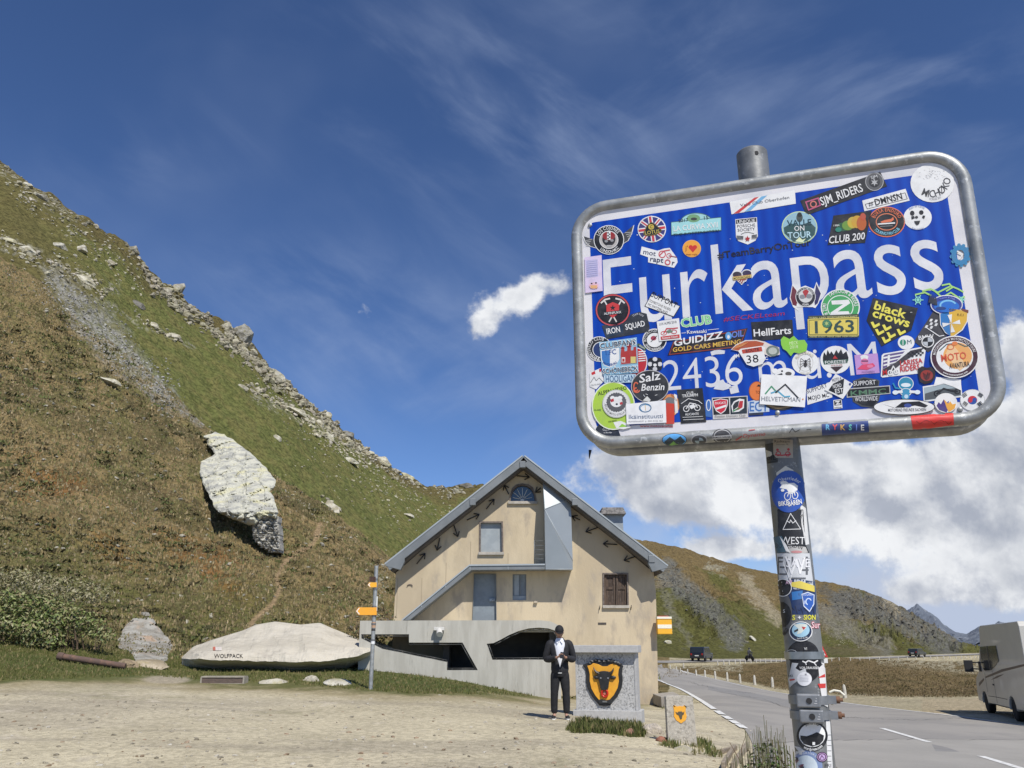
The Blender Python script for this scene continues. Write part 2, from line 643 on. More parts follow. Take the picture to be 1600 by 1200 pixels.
def hits(px, py):
    """where the photo's sight lines meet the terrain; returns X,Y,Z,T,ok"""
    px = np.atleast_1d(np.asarray(px, float)); py = np.atleast_1d(np.asarray(py, float))
    outs = []
    for a in range(0, len(px), 4000):
        s, e = se(px[a:a + 4000], py[a:a + 4000])
        Lk, Ek = knots(s)
        ls = np.concatenate([Lk[k] + (Lk[k + 1] - Lk[k]) * np.linspace(0, 1, q, endpoint=False)[:, None] for k, q in enumerate((30, 20, 25, 25, 45, 12, 25, 45, 3))])
        X, Y, Z, T = terrain(s, ls)
        E_ = (Z - CAMZ) / Y
        above = E_ >= e[None]
        idx = np.argmax(above, 0)
        ok = above.any(0) & (idx > 0)
        c = np.arange(len(s))
        i1 = np.maximum(idx, 1)
        e0, e1 = E_[i1 - 1, c], E_[i1, c]
        t = np.clip((e - e0) / np.where(np.abs(e1 - e0) < 1e-9, 1e-9, e1 - e0), 0, 1)
        l = ls[i1 - 1, c] * (1 - t) + ls[i1, c] * t
        Yh = np.exp(l); Xh = s * Yh
        Zh = CAMZ + e * Yh
        Th = T[i1 - 1, c] * (1 - t) + T[i1, c] * t
        outs.append(np.stack([Xh, Yh, Zh, Th, ok.astype(float)]))
    return np.concatenate(outs, 1)

def G(px, py):
    h = hits([px], [py])[:, 0]
    k = 0
    while (h[4] < .5 or h[3] > 8.05) and k < 40:      # just over the ridge: step down on to it
        k += 1
        h = hits([px], [py + k * 1.5])[:, 0]
    return Vector((h[0], h[1], h[2]))

def topx(X, Y, Z):
    """world -> photo pixel (used to lay out albedo zones on the ground)"""
    dz = Z - CAMZ
    dep = Y * math.cos(PITCH) + dz * math.sin(PITCH)
    up_ = dz * math.cos(PITCH) - Y * math.sin(PITCH)
    return 800 + F_PX * X / dep, 600 - F_PX * up_ / dep

def seg_dist(px, py, pts):
    """distance in photo px to a polyline; pts: list of (x, y)"""
    best = np.full(np.shape(px), 1e9)
    for (x0, y0), (x1, y1) in zip(pts[:-1], pts[1:]):
        dx, dy = x1 - x0, y1 - y0
        t = np.clip(((px - x0) * dx + (py - y0) * dy) / (dx * dx + dy * dy), 0, 1)
        best = np.minimum(best, np.hypot(px - x0 - t * dx, py - y0 - t * dy))
    return best

def zmix(c, m, to):
    return c * (1 - m[..., None]) + np.array(to)[None] * m[..., None]

def zone_colors(X, Y, Z, T):
    """albedo of the ground by what grows or lies there"""
    px, py = topx(X, Y, Z)
    P = np.stack([X, Y, Z * 0.7], -1)
    n_big = fbm(P, 0.12, 4); n_mid = fbm(P + 31, 0.6, 4); n_fine = fbm(P + 77, 2.6, 3)
    c = np.zeros(P.shape)
    gravel = zmix(np.broadcast_to(np.array([.60, .53, .37]), P.shape).copy(), sstep(n_mid, .35, .7), (.50, .44, .305))
    gravel = zmix(gravel, sstep(n_big, .5, .7) * .5, (.42, .37, .28))
    grass = zmix(np.broadcast_to(np.array([.135, .135, .045]), P.shape).copy(), sstep(n_mid, .4, .65), (.085, .105, .03))
    dry = zmix(np.broadcast_to(np.array([.33, .27, .15]), P.shape).copy(), sstep(n_mid, .4, .6), (.26, .23, .12))
    brown = np.broadcast_to(np.array([.255, .195, .10]), P.shape).copy()
    brown = zmix(brown, sstep(n_mid, .45, .66), (.175, .16, .068))
    brown = zmix(brown, sstep(n_big, .46, .6) * .7, (.29, .215, .115))
    brown = zmix(brown, sstep(n_fine, .56, .74) * .75, (.07, .058, .03))
    brown = zmix(brown, sstep(fbm(P + 131, .33, 4), .54, .66) * .6, (.10, .085, .045))
    brown = zmix(brown, sstep(fbm(P + 171, 3.4, 2), .70, .84) * .6, (.30, .25, .16))
    green = np.broadcast_to(np.array([.15, .16, .056]), P.shape).copy()
    green = zmix(green, sstep(n_mid, .42, .66) * .7, (.20, .18, .072))
    green = zmix(green, sstep(n_fine, .58, .8) * .6, (.05, .07, .02))
    trk = sstep(fbm(np.stack([X * .35 + Y * .12, Y * 1.5, Z * 0], -1), .8, 4), .52, .68)
    gravel = zmix(gravel, trk * .55, (.36, .315, .235))
    gravel = zmix(gravel, sstep(n_fine, .66, .8) * .5, (.62, .55, .43))
    weed = sstep(n_mid, .60, .70) * sstep(n_fine, .5, .6) * sstep(n_big, .42, .52)
    gravel = zmix(gravel, weed * .35, (.26, .24, .13))
    c[:] = gravel
    wob = (n_mid - .5) * 26 + (n_fine - .5) * 10
    gy = np.interp(px, [-400, 0, 240, 300, 420, 560, 640, 760, 862, 900, 2400], [1080, 1072, 1064, 1070, 1072, 1083, 1088, 1090, 1092, 1092, 1092])
    m = sstep(-(py + wob - gy - 10), -10, 14) * (px < 1040) * (T < 4.5)
    c = zmix(c, m * .85, (.30, .245, .125))
    m = sstep(-(py + wob - gy), -4, 8) * (px < 1040) * (T < 4.5)
    c = c * (1 - m[..., None]) + (grass * .5 + dry * .0 + grass * .5) * m[..., None]
    m = (1 - sstep(np.hypot((px - 260) / 40, (py - 1062) / 7), .7, 1.1))
    c = zmix(c, m * .8, (.42, .36, .27))
    m = (1 - sstep(np.abs(py + wob * .4 - 1095), 6, 12)) * (px > 1000) * (px < 1080)
    c = zmix(c, m * .8, (.10, .11, .04))
    mh = sstep(T + (n_mid - .5) * .25, 3.06, 3.22) * (px < 1045)
    c = c * (1 - mh[..., None]) + brown * mh[..., None]
    lowg = mh * (1 - sstep(T, 3.3, 4.1)) * sstep(n_big, .3, .55)
    c = c * (1 - lowg[..., None] * .6) + grass * lowg[..., None] * .6
    for (x, y, rx, ry, a) in [(85, 745, 60, 30, .7), (130, 820, 70, 16, .5), (330, 900, 60, 16, .7), (290, 850, 80, 20, .4), (30, 790, 60, 25, .5), (180, 870, 60, 14, .5), (350, 870, 30, 16, .5)]:
        q = ((px - x) * .8 + (py - y) * .5) / rx; w = ((py - y) * .85 - (px - x) * .5) / ry
        c = zmix(c, mh * a * np.exp(-(q * q + w * w)) * sstep(n_mid, .35, .6), (.30, .125, .04))
    for (x, y, rx, ry, a) in [(60, 860, 120, 40, .5), (160, 930, 140, 40, .6), (400, 950, 80, 40, .4), (330, 1000, 80, 30, .7)]:
        q = (px - x) / rx; w = (py - y) / ry
        c = zmix(c, mh * a * np.exp(-(q * q + w * w)), (.115, .13, .04))
    d = seg_dist(px, py, [(500, 820), (490, 850), (455, 870), (440, 885), (432, 905), (437, 920), (425, 945), (395, 970), (385, 1000)])
    c = zmix(c, mh * (1 - sstep(d + wob * .4, .5, 6.5)) * .95, (.36, .26, .165))
    d = seg_dist(px, py, [(245, 770), (290, 790), (330, 800), (400, 800)])
    c = zmix(c, mh * (1 - sstep(d + wob * .8, 6, 18)) * .6 * sstep(n_fine, .4, .6), (.05, .035, .02))
    mf = sstep(T, 5.6, 6.1) * (px < 1000) * (X < 0.02 * Y + 2)
    fg = green.copy()
    crestd = sstep(T + (n_mid - .5) * .5 + (n_big - .5) * .9, 7.35, 7.75)
    left_br = 1 - sstep(px + (n_big - .5) * 200, 60, 210)
    brn2 = zmix(np.broadcast_to(np.array([.15, .125, .055]), P.shape).copy(), sstep(n_fine, .5, .7) * .6, (.09, .075, .035))
    bm = np.maximum(crestd, left_br * .75)
    fg = fg * (1 - bm[..., None]) + brn2 * bm[..., None]
    c = c * (1 - mf[..., None]) + fg * mf[..., None]
    d = seg_dist(px, py, [(75, 430), (110, 470), (160, 520), (210, 570), (260, 620), (310, 660)])
    wdt = np.interp(px, [60, 160, 260, 330], [16, 48, 18, 4])
    sc_ = (1 - sstep(d + wob * 1.5, wdt * .3, wdt)) * (px < 340)
    c = zmix(c, sc_ * (T < 8) * (T > 4.6) * (.25 + .75 * sstep(n_fine, .42, .6)), (.33, .32, .30))
    rockn = sstep(n_fine, .52, .62)
    for pts, w0 in (([(0, 375), (40, 395), (130, 440), (180, 450)], 16), ([(130, 430), (150, 470), (250, 520), (300, 545)], 8),
                    ([(400, 620), (450, 640), (520, 680), (560, 700), (620, 720)], 12), ([(0, 262), (60, 300), (120, 340)], 12)):
        d = seg_dist(px, py, pts)
        c = zmix(c, (1 - sstep(d + wob, w0 * .5, w0)) * rockn * mf * .8, (.34, .32, .26))
    mr_ = (px > 1000) * (X > 0.02 * Y + 2)
    eb = sstep(T, 4.05, 4.2) * (1 - sstep(T, 5.5, 5.7)) * mr_
    emb = np.broadcast_to(np.array([.20, .15, .08]), P.shape).copy()
    emb = zmix(emb, sstep(n_mid, .5, .68) * .7, (.10, .085, .035))
    emb = zmix(emb, sstep(n_fine, .6, .75) * .5, (.25, .19, .11))
    c = c * (1 - eb[..., None]) + emb * eb[..., None]
    top = eb * sstep(T, 4.75, 4.95) * (((px > 1370) & (px < 1540)) | (px < 1160))
    c = zmix(c, top * sstep(n_fine, .4, .55), (.40, .36, .27))
    lay = (T > 2.95) * (T < 4.05) * (px > 1440)
    c = zmix(c, lay * 1.0, (.50, .42, .30))
    rh = sstep(T, 6.9, 7.0) * mr_
    hillc = np.broadcast_to(np.array([.19, .14, .07]), P.shape).copy()
    gm = sstep((n_big - .5) * 1.4 + (7.62 - T) * 1.3 + (n_mid - .5) * .4, -.1, .35)
    hillc = zmix(hillc, gm * .8, (.098, .108, .034))
    hillc = zmix(hillc, sstep(n_fine, .6, .8) * .5, (.08, .06, .03))
    c = c * (1 - rh[..., None]) + hillc * rh[..., None]
    def tong(pts, w0, colr, k=1.0):
        nonlocal c
        k = k * (.55 + .45 * sstep(n_fine + (n_mid - .5) * .6, .34, .56))
        d = seg_dist(px, py, pts)
        w = w0
        c = zmix(c, rh * k * (1 - sstep(d + (n_mid - .5) * 34, w * .6, w)), colr)
    tong([(1040, 890), (1080, 930), (1120, 960), (1150, 1000)], 22, (.155, .155, .15), .9)
    tong([(1030, 900), (1050, 960), (1075, 1000)], 9, (.22, .21, .19), .5)
    tong([(1165, 905), (1180, 930), (1215, 965)], 13, (.36, .31, .235), .8)
    tong([(1290, 960), (1330, 985), (1380, 1010)], 22, (.21, .195, .17), .9)
    tong([(1320, 940), (1370, 950), (1430, 975), (1480, 1005)], 28, (.15, .148, .142), 1.0)
    tong([(1290, 925), (1330, 945)], 13, (.13, .127, .12), .8)
    tong([(1385, 935), (1400, 950)], 7, (.38, .33, .25), .8)
    tong([(1110, 885), (1135, 890)], 5, (.36, .34, .28), .8)
    tong([(1240, 1000), (1300, 1015), (1370, 1020)], 9, (.16, .13, .08), .6)
    return c

TG = {}

def build_terrain():
    ss = np.unique(np.concatenate([np.linspace(-2.6, -.78, 60), np.linspace(-.78, .78, 900), np.linspace(.78, 2.6, 60)]))
    Lk, Ek = knots(ss)
    NR = (40, 46, 60, 70, 130, 20, 60, 150, 10)
    rows, bounds = [], [0]
    for k, q in enumerate(NR):
        for i in range(q):
            rows.append(Lk[k] + (Lk[k + 1] - Lk[k]) * i / q)
        bounds.append(len(rows))
    rows.append(Lk[-1])
    l = np.stack(rows)
    X, Y, Z, T = terrain(ss, l)
    T = np.concatenate([np.arange(q) / q + k for k, q in enumerate(NR)] + [np.array([9.0])])[:, None] + np.zeros_like(X)
    C = zone_colors(X, Y, Z, T)
    TG.update(X=X, Y=Y, Z=Z, T=T)
    nc = len(ss)

    def piece(name, r0, r1, m):
        V = np.stack([X[r0:r1 + 1], Y[r0:r1 + 1], Z[r0:r1 + 1]], -1).reshape(-1, 3)
        cc = C[r0:r1 + 1].reshape(-1, 3)
        nr = r1 - r0
        i = (np.arange(nr)[:, None] * nc + np.arange(nc - 1)[None]).ravel()
        Fq = np.stack([i, i + 1, i + nc + 1, i + nc], -1)
        o = npmesh(name, V, Fq, m, smooth=True, colors=cc)
        o['kind'] = 'structure'
        return o
    mg = mat('gravel_ground', (1, 1, 1), (.72, .72, .72), scale=9, lo=.4, hi=.62, c3=(.62, .6, .56), scale3=38, lo3=.55, hi3=.62, rough=.95, bump=.6, bscale=24, attr='Col', spec=.2)
    mh = mat('hill_vegetation', (1.12, 1.1, 1.0), (.55, .55, .5), scale=5.5, lo=.38, hi=.66, c3=(1.45, 1.4, 1.3), scale3=16, lo3=.6, hi3=.72, rough=1, bump=1.0, bscale=5, bdist=.25, attr='Col', spec=.1)
    mf = mat('far_vegetation', (1.1, 1.1, 1.0), (.6, .6, .55), scale=1.6, lo=.38, hi=.66, c3=(1.5, 1.45, 1.35), scale3=5, lo3=.6, hi3=.74, rough=1, bump=1.0, bscale=1.5, bdist=.8, attr='Col', spec=.1)
    piece('ground', 0, bounds[3], mg)
    piece('hillside', bounds[3], bounds[6], mh)
    piece('mountain_slope', bounds[6], len(rows) - 1, mf)

build_terrain()
gp = MB()
gp.add([(-9000, -6000, -40), (9000, -6000, -40), (9000, 12000, -40), (-9000, 12000, -40)], [(0, 1, 2, 3)])
tag(gp.build('valley_ground', mat('valley', (.12, .11, .07), (.08, .09, .05), scale=.02)), kind='structure')
gp = MB()
gp.add([(-30, -30, -.02), (30, -30, -.02), (30, 1.2, -.02), (-30, 1.2, -.02)], [(0, 1, 2, 3)])
tag(gp.build('near_ground', mat('near_gravel', (.40, .34, .25), (.33, .28, .2), scale=6, bump=.4)), kind='structure')

def far_range(name, crest, Y0, seed, colr, depth=900):
    xs = np.linspace(crest[0][0], crest[-1][0], 260)
    ys = np.interp(xs, [c[0] for c in crest], [c[1] for c in crest])
    r = np.linspace(0, 1, 60)
    s, e = se(xs, ys)
    e0 = -0.02
    V = []
    for q in r:
        Yq = Y0 + depth * q
        P = np.stack([s * 14 + seed, np.full_like(s, q * 3), np.zeros_like(s)], -1)
        ridge = np.abs(fbm(P, 3.0, 5, .6) - .5) * 2
        gul = np.abs(fbm(P + 9, 7.0, 5, .65) - .5) * 2
        h = e * (q ** .85) + e0 * (1 - q)
        h = h - (1 - q) * q * 2.2 * ridge * e * .8 - gul * e * .16 * (q > .0) * (1.0)
        V.append(np.stack([s * Yq, np.full_like(s, Yq) + (ridge - .3) * depth * .35 * (1 - q), CAMZ + h * Yq], -1))
    V.append(np.stack([s * (Y0 + depth * 1.5), np.full_like(s, Y0 + depth * 1.5), np.full_like(s, -60.)], -1))
    V = np.array(V)
    nr, nc = V.shape[:2]
    i = (np.arange(nr - 1)[:, None] * nc + np.arange(nc - 1)[None]).ravel()
    o = npmesh(name, V.reshape(-1, 3), np.stack([i, i + 1, i + nc + 1, i + nc], -1), colr, smooth=False)
    o['kind'] = 'structure'
mm = mat('hazed_rock', (.15, .17, .20), (.11, .125, .155), scale=.012, c3=(.21, .225, .25), scale3=.02, lo3=.55, hi3=.7, bump=.6, bscale=.02, bdist=20, rough=1, spec=.1)  # bluish haze of distance mixed into the rock colour
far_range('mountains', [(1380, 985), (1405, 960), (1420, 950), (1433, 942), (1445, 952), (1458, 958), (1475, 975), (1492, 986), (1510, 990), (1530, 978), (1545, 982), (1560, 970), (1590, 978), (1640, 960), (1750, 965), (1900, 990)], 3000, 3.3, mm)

def rock_base(seed, sub=2, flatn=6):
    bm = bmesh.new()
    bmesh.ops.create_icosphere(bm, subdivisions=sub, radius=1)
    r = random.Random(seed)
    planes = [(Vector((r.gauss(0, 1), r.gauss(0, 1), r.gauss(0, 1))).normalized(), r.uniform(.45, .8)) for _ in range(flatn)]
    for v in bm.verts:
        for n, d in planes:
            q = v.co.dot(n)
            if q > d:
                v.co -= n * (q - d)
        v.co *= 1 + .10 * mnoise.noise(v.co * 2.3 + Vector((seed, 0, 0)))
    V = np.array([v.co[:] for v in bm.verts]); Fa = np.array([[v.index for v in f.verts] for f in bm.faces])
    bm.free()
    return V, Fa

RB = [rock_base(i, 1, 7) for i in range(8)]
RB2 = [rock_base(i + 50, 3, 10) for i in range(6)]

def scatter_mesh(name, pos, scl, rot, bases, m, colors=None, smooth=False, label=None, cat=None):
    """pos (n,3), scl (n,3), rot (n,3,3)"""
    Vs, Fs, Cs = [], [], []
    b = 0
    for i in range(len(pos)):
        V0, F0 = bases[i % len(bases)]
        V = (V0 * scl[i]) @ rot[i].T + pos[i]
        Vs.append(V); Fs.append(F0 + b); b += len(V0)
        if colors is not None:
            Cs.append(np.broadcast_to(colors[i], V.shape))
    o = npmesh(name, np.concatenate(Vs), np.concatenate(Fs), m, smooth=smooth, colors=np.concatenate(Cs) if colors is not None else None)
    o['kind'] = 'stuff'
    if label: o['label'] = label
    if cat: o['category'] = cat
    return o

def rots(n, tilt=.4, yaw=None):
    yaw = rng.uniform(0, 6.28, n) if yaw is None else yaw
    a = rng.normal(0, tilt, n); b = rng.normal(0, tilt, n)
    cz, sz = np.cos(yaw), np.sin(yaw); ca, sa = np.cos(a), np.sin(a); cb, sb = np.cos(b), np.sin(b)
    Z_ = np.zeros(n); O = np.ones(n)
    Rz = np.stack([np.stack([cz, -sz, Z_], -1), np.stack([sz, cz, Z_], -1), np.stack([Z_, Z_, O], -1)], 1)
    Rx = np.stack([np.stack([O, Z_, Z_], -1), np.stack([Z_, ca, -sa], -1), np.stack([Z_, sa, ca], -1)], 1)
    Ry = np.stack([np.stack([cb, Z_, sb], -1), np.stack([Z_, O, Z_], -1), np.stack([-sb, Z_, cb], -1)], 1)
    return Rz @ Rx @ Ry

mrock = mat('pale_rock', (1, 1, 1), (.62, .6, .56), scale=2.2, lo=.4, hi=.6, rough=.95, bump=.8, bscale=4, bdist=.15, attr='Col', spec=.2)

def band(n, pts, w, jit=1.0):
    """n random photo points along a polyline with half width w"""
    P = np.array(pts, float)
    seg = np.hypot(*np.diff(P, axis=0).T)
    cum = np.concatenate([[0], np.cumsum(seg)])
    t = rng.uniform(0, cum[-1], n)
    x = np.interp(t, cum, P[:, 0]); y = np.interp(t, cum, P[:, 1])
    return x + rng.normal(0, w * .3, n), y + rng.normal(0, w * .55, n)

CREST = [(0, 256), (60, 296), (120, 335), (195, 385), (240, 438), (300, 488), (380, 540), (440, 598), (500, 650), (560, 697), (620, 742), (680, 768), (735, 768)]
specs = [  # points, half width, count, size range in photo px
    (CREST, 10, 460, (3, 13), 0), ([(240, 445), (300, 495), (380, 550), (440, 610)], 16, 320, (5, 18), 0), ([(350, 520), (395, 560)], 14, 70, (8, 22), 0),
    ([(220, 420), (290, 480), (330, 500)], 14, 120, (6, 18), 0),
    ([(410, 575), (450, 610), (500, 650), (560, 700)], 12, 300, (5, 16), 0),
    ([(0, 375), (40, 395), (80, 410), (130, 430), (170, 460)], 16, 160, (4, 13), 1), ([(20, 290), (80, 330), (120, 360)], 26, 130, (3, 10), 1),
    ([(100, 350), (180, 400), (230, 450)], 30, 160, (3, 9), 1),
    ([(120, 425), (140, 440), (160, 465)], 5, 24, (6, 12), 1), ([(210, 490), (240, 515), (275, 530)], 5, 26, (6, 12), 1),
    ([(380, 600), (430, 625), (470, 650), (520, 685), (570, 705), (610, 725)], 11, 260, (4, 15), 1),
    ([(500, 690), (560, 715), (600, 730), (660, 745), (700, 760)], 14, 260, (3, 9), 1),
    ([(450, 640), (560, 760), (640, 800)], 55, 230, (2, 6), 1), ([(560, 740), (700, 800)], 40, 200, (2, 6), 1),
    ([(75, 430), (110, 470), (160, 520), (210, 570), (270, 630)], 34, 1300, (1.5, 6.5), 2), ([(0, 420), (60, 460), (130, 520), (200, 600)], 14, 260, (1.5, 4), 2),
    ([(300, 650), (345, 690), (480, 790), (560, 850)], 7, 120, (2, 7), 1), ([(500, 780), (530, 800)], 6, 16, (6, 13), 1),
    ([(0, 700), (150, 760), (300, 850), (420, 900)], 120, 330, (1, 3.5), 1),
    ([(60, 600), (200, 680)], 60, 60, (1.5, 4), 1),
    ([(595, 880), (600, 920), (590, 960)], 14, 60, (3, 8), 0),
    ([(1030, 890), (1080, 930), (1150, 990)], 22, 520, (1.2, 4), 3), ([(1300, 940), (1380, 960), (1460, 995)], 24, 900, (1.2, 5), 3), ([(1290, 990), (1370, 1015)], 14, 120, (1, 2.5), 1),
    ([(1050, 985), (1200, 1015)], 24, 40, (1, 4), 1),
]
PX, PY, SZ, KD = [], [], [], []
for pts, w, n, (a, b), kd in specs:
    x, y = band(n, pts, w)
    PX.append(x); PY.append(y); SZ.append(a + (b - a) * rng.random(n) ** 2.2); KD.append(np.full(n, kd))
PX, PY, SZ, KD = map(np.concatenate, (PX, PY, SZ, KD))
H = hits(PX, PY)
ok = (H[4] > .5) & (H[3] > 3.3)
H, SZ, KD = H[:, ok], SZ[ok], KD[ok]
n = H.shape[1]
r_ = SZ * H[1] / F_PX * .5
scl = np.stack([r_ * rng.uniform(.9, 1.7, n), r_ * rng.uniform(.7, 1.1, n), r_ * rng.uniform(.45, .95, n)], -1)
colr = np.array([(.40, .375, .29), (.50, .47, .37), (.46, .455, .44), (.15, .148, .14)])[KD] * rng.uniform(.7, 1.15, (n, 1)) * np.stack([np.ones(n), rng.uniform(.97, 1.02, n), rng.uniform(.88, 1.05, n)], -1)
scatter_mesh('scree', H[:3].T, scl, rots(n, .45, rng.normal(R(-20), .5, n)), RB, mrock, colr)

mbr = mat('boulder_rock', (1, 1, 1), (.55, .53, .48), scale=1.1, lo=.38, hi=.62, c3=(.72, .7, .5), scale3=2.7, lo3=.5, hi3=.7, rough=.95, bump=.9, bscale=2.5, bdist=.25, attr='Col', spec=.2)

def one_rock(px, py, w, h, label, cd=(.5, .47, .37), yaw=.5, base=0, Y=None, sink=.25, tilt=.25, name='rock', group='pale rocks lying on the slope', dep=.9, kind_cat='rock'):
    g = G(px, py) if Y is None else W(px, py, Y)
    k = g.y / F_PX
    V0, F0 = RB2[base % 6]
    Rm = np.array(Matrix.Rotation(yaw, 3, 'Y') @ Matrix.Rotation(tilt, 3, 'X'))
    V = (V0 * np.array([w * k * .62, w * k * .5 * dep, h * k * .62])) @ Rm.T
    P = V * 1.3
    V = V * (1 + .25 * (fbm(P + base * 7.7 + px, 1.1 / max(w * k * .3, .05), 3) - .5))[:, None] + np.array(g) + np.array([0, 0, -h * k * (.0 + .0)])
    o = npmesh(name, V, F0, mbr, smooth=False, colors=np.broadcast_to(np.array(cd), V.shape))
    return tag(o, label, kind_cat, group)
def blades(name, P, h, w, n_per, m, colors, spread=.5, lean=.5, seed=1, kind='stuff', parent=None):
    """tufts of tapering leaves: P (n,3) base points, h (n,) heights"""
    r = np.random.default_rng(seed)
    n = len(P)
    P = np.repeat(P, n_per, 0); h = np.repeat(h, n_per); colors = np.repeat(colors, n_per, 0)
    N = len(P)
    a = r.uniform(0, 6.283, N)
    base = P + np.stack([np.cos(a) * h * spread * r.random(N), np.sin(a) * h * spread * r.random(N), -h * .1], -1)
    h = h * r.uniform(.5, 1.15, N)
    b = r.uniform(0, 6.283, N)
    ln = h * lean * r.random(N)
    tip = base + np.stack([np.cos(b) * ln, np.sin(b) * ln, h], -1)
    q = r.uniform(0, 3.14, N)
    side = np.stack([np.cos(q), np.sin(q), np.zeros(N)], -1) * (h * w)[:, None]
    mid = base * .45 + tip * .55 + np.stack([-np.cos(b) * ln * .12, -np.sin(b) * ln * .12, h * .05], -1)
    V = np.stack([base - side, base + side, mid + side * .8, tip, mid - side * .8], 1).reshape(-1, 3)
    i = np.arange(N) * 5
    F1 = np.stack([i, i + 1, i + 2], -1); F2 = np.stack([i, i + 2, i + 4], -1); F3 = np.stack([i + 4, i + 2, i + 3], -1)
    C = np.repeat(colors * r.uniform(.7, 1.25, (N, 1)), 5, 0)
    o = npmesh(name, V, np.concatenate([F1, F2, F3]), m, parent=parent, colors=C)
    if kind: o['kind'] = kind
    return o

mgr = mat('grass_blade', (1, 1, 1), rough=.8, attr='Col', spec=.15)

def pick_grid(n, t0, t1, cond):
    X, Y, Z, T = TG['X'], TG['Y'], TG['Z'], TG['T']
    rr = np.where((T[:, 0] >= t0) & (T[:, 0] <= t1))[0]
    sl = slice(rr[0], rr[-1] + 1)
    X, Y, Z, T = X[sl], Y[sl], Z[sl], T[sl]
    px, py = topx(X, Y, Z)
    wgt = np.zeros_like(px)
    wgt[:-1] = np.maximum(py[:-1] - py[1:], 0)
    wgt *= cond(px, py, T) * (px > -60) * (px < 1660)
    k = rng.choice(wgt.size, n, p=(wgt / wgt.sum()).ravel())
    Y1, X1, Z1, T1 = Y.ravel()[k], X.ravel()[k], Z.ravel()[k], T.ravel()[k]
    j = rng.uniform(-.5, .5, (2, n))
    Y2 = Y1 + j[1] * .2
    X2 = X1 + j[0] * Y1 * .002
    return np.stack([X2, Y2, Z1], -1), px.ravel()[k], py.ravel()[k], T1

P_, a_, b_, t_ = pick_grid(52000, 3.12, 5.02, lambda px, py, T: (px < 1030) * (seg_dist(px, py, [(500, 820), (490, 850), (455, 870), (440, 885), (432, 905), (437, 920), (425, 945), (395, 970), (385, 1000)]) > 4))
nn = fbm(P_, .5, 3)
pal = np.array([(.28, .215, .11), (.20, .185, .08), (.14, .12, .06), (.35, .275, .155), (.15, .165, .06)])
ci_ = np.clip((nn * 5 + rng.normal(0, 1.1, len(nn))).astype(int), 0, 4)
blades('hill_grass', P_, rng.uniform(.05, .20, len(P_)) * (P_[:, 1] / 45) ** .5, .16, 4, mgr, pal[ci_], seed=3)
P_, a_, b_, t_ = pick_grid(14000, 4.1, 5.4, lambda px, py, T: (px > 1060) * 1.0)
blades('embankment_grass', P_, rng.uniform(.03, .11, len(P_)), .3, 4, mgr, np.array([(.20, .145, .075), (.14, .115, .055), (.23, .175, .10)])[rng.integers(0, 3, len(P_))], seed=4)

def lawn(px, py, T):
    gy = np.interp(px, [-400, 0, 240, 300, 420, 560, 640, 760, 862, 1040], [1072, 1064, 1056, 1062, 1066, 1078, 1084, 1086, 1090, 1092])
    return (py < gy) * (px < 1035)

P_, a_, b_, t_ = pick_grid(16000, 2.2, 3.3, lawn)
blades('lawn_grass', P_, rng.uniform(.03, .09, len(P_)), .1, 5, mgr, np.array([(.12, .13, .04), (.16, .155, .055), (.24, .20, .095), (.09, .105, .03)])[rng.integers(0, 4, len(P_))], seed=5)

def ztp(x, y):
    return float(zt(x, y)[0])

def px_patch(n, pts):
    """random points inside a photo polygon, dropped on the terrain"""
    pts = np.array(pts, float)
    out = []
    x0, y0 = pts.min(0); x1, y1 = pts.max(0)
    while len(out) < n:
        x, y = rng.uniform(x0, x1), rng.uniform(y0, y1)
        ins = False
        for (ax, ay), (bx, by) in zip(pts, np.roll(pts, -1, 0)):
            if (ay > y) != (by > y) and x < (bx - ax) * (y - ay) / (by - ay) + ax:
                ins = not ins
        if ins:
            out.append((x, y))
    o = np.array(out)
    h = hits(o[:, 0], o[:, 1])
    return h[:3].T

P_ = px_patch(900, [(884, 1140), (905, 1128), (960, 1131), (1002, 1134), (1008, 1152), (985, 1152), (940, 1146), (895, 1146)])
P_ = P_ - np.array([0, 0, .01])
blades('grass_clump', P_, rng.uniform(.05, .17, len(P_)), .07, 7, mgr, np.array([(.085, .10, .03), (.12, .13, .04), (.2, .17, .08), (.06, .075, .025)])[rng.integers(0, 4, len(P_))], seed=6)
for k, (poly, n) in enumerate([([(1060, 1160), (1110, 1168), (1140, 1185), (1080, 1180)], 90), ([(1082, 1155), (1112, 1160), (1110, 1170), (1088, 1168)], 60), ([(1034, 1100), (1075, 1098), (1075, 1106), (1034, 1108)], 120), ([(1040, 1158), (1060, 1164), (1060, 1172), (1030, 1165)], 60)]):
    P_ = px_patch(n, poly)
    blades('grass_tuft_patch', P_, rng.uniform(.04, .12, n), .08, 5, mgr, np.array([(.10, .12, .035), (.19, .17, .075)])[rng.integers(0, 2, n)], seed=20 + k)

P_, a_, b_, t_ = pick_grid(3200, 3.15, 5.0, lambda px, py, T: (px < 1030) * 1.0)
kk = (fbm(P_ + 50, .25, 3) > .47) | (P_[:, 1] < 34)
P_ = P_[kk]
blades('low_shrubs', P_, rng.uniform(.05, .17, len(P_)) * (P_[:, 1] / 45) ** .5, .4, 18, mgr, np.array([(.075, .075, .035), (.11, .09, .05), (.12, .14, .05), (.18, .155, .075)])[rng.integers(0, 4, len(P_))], spread=3.2, lean=2.2, seed=8)
P_, a_, b_, t_ = pick_grid(1500, 3.15, 4.98, lambda px, py, T: (px < 1030) * 1.0)
sz = (.03 + .12 * rng.random(len(P_)) ** 4) * (P_[:, 1] / 40)
scatter_mesh('slope_stones', P_, np.stack([sz * 1.4, sz, sz * .6], -1), rots(len(P_), .4), RB, mrock, np.array([(.42, .40, .33), (.30, .28, .23), (.50, .47, .38)])[rng.integers(0, 3, len(P_))])
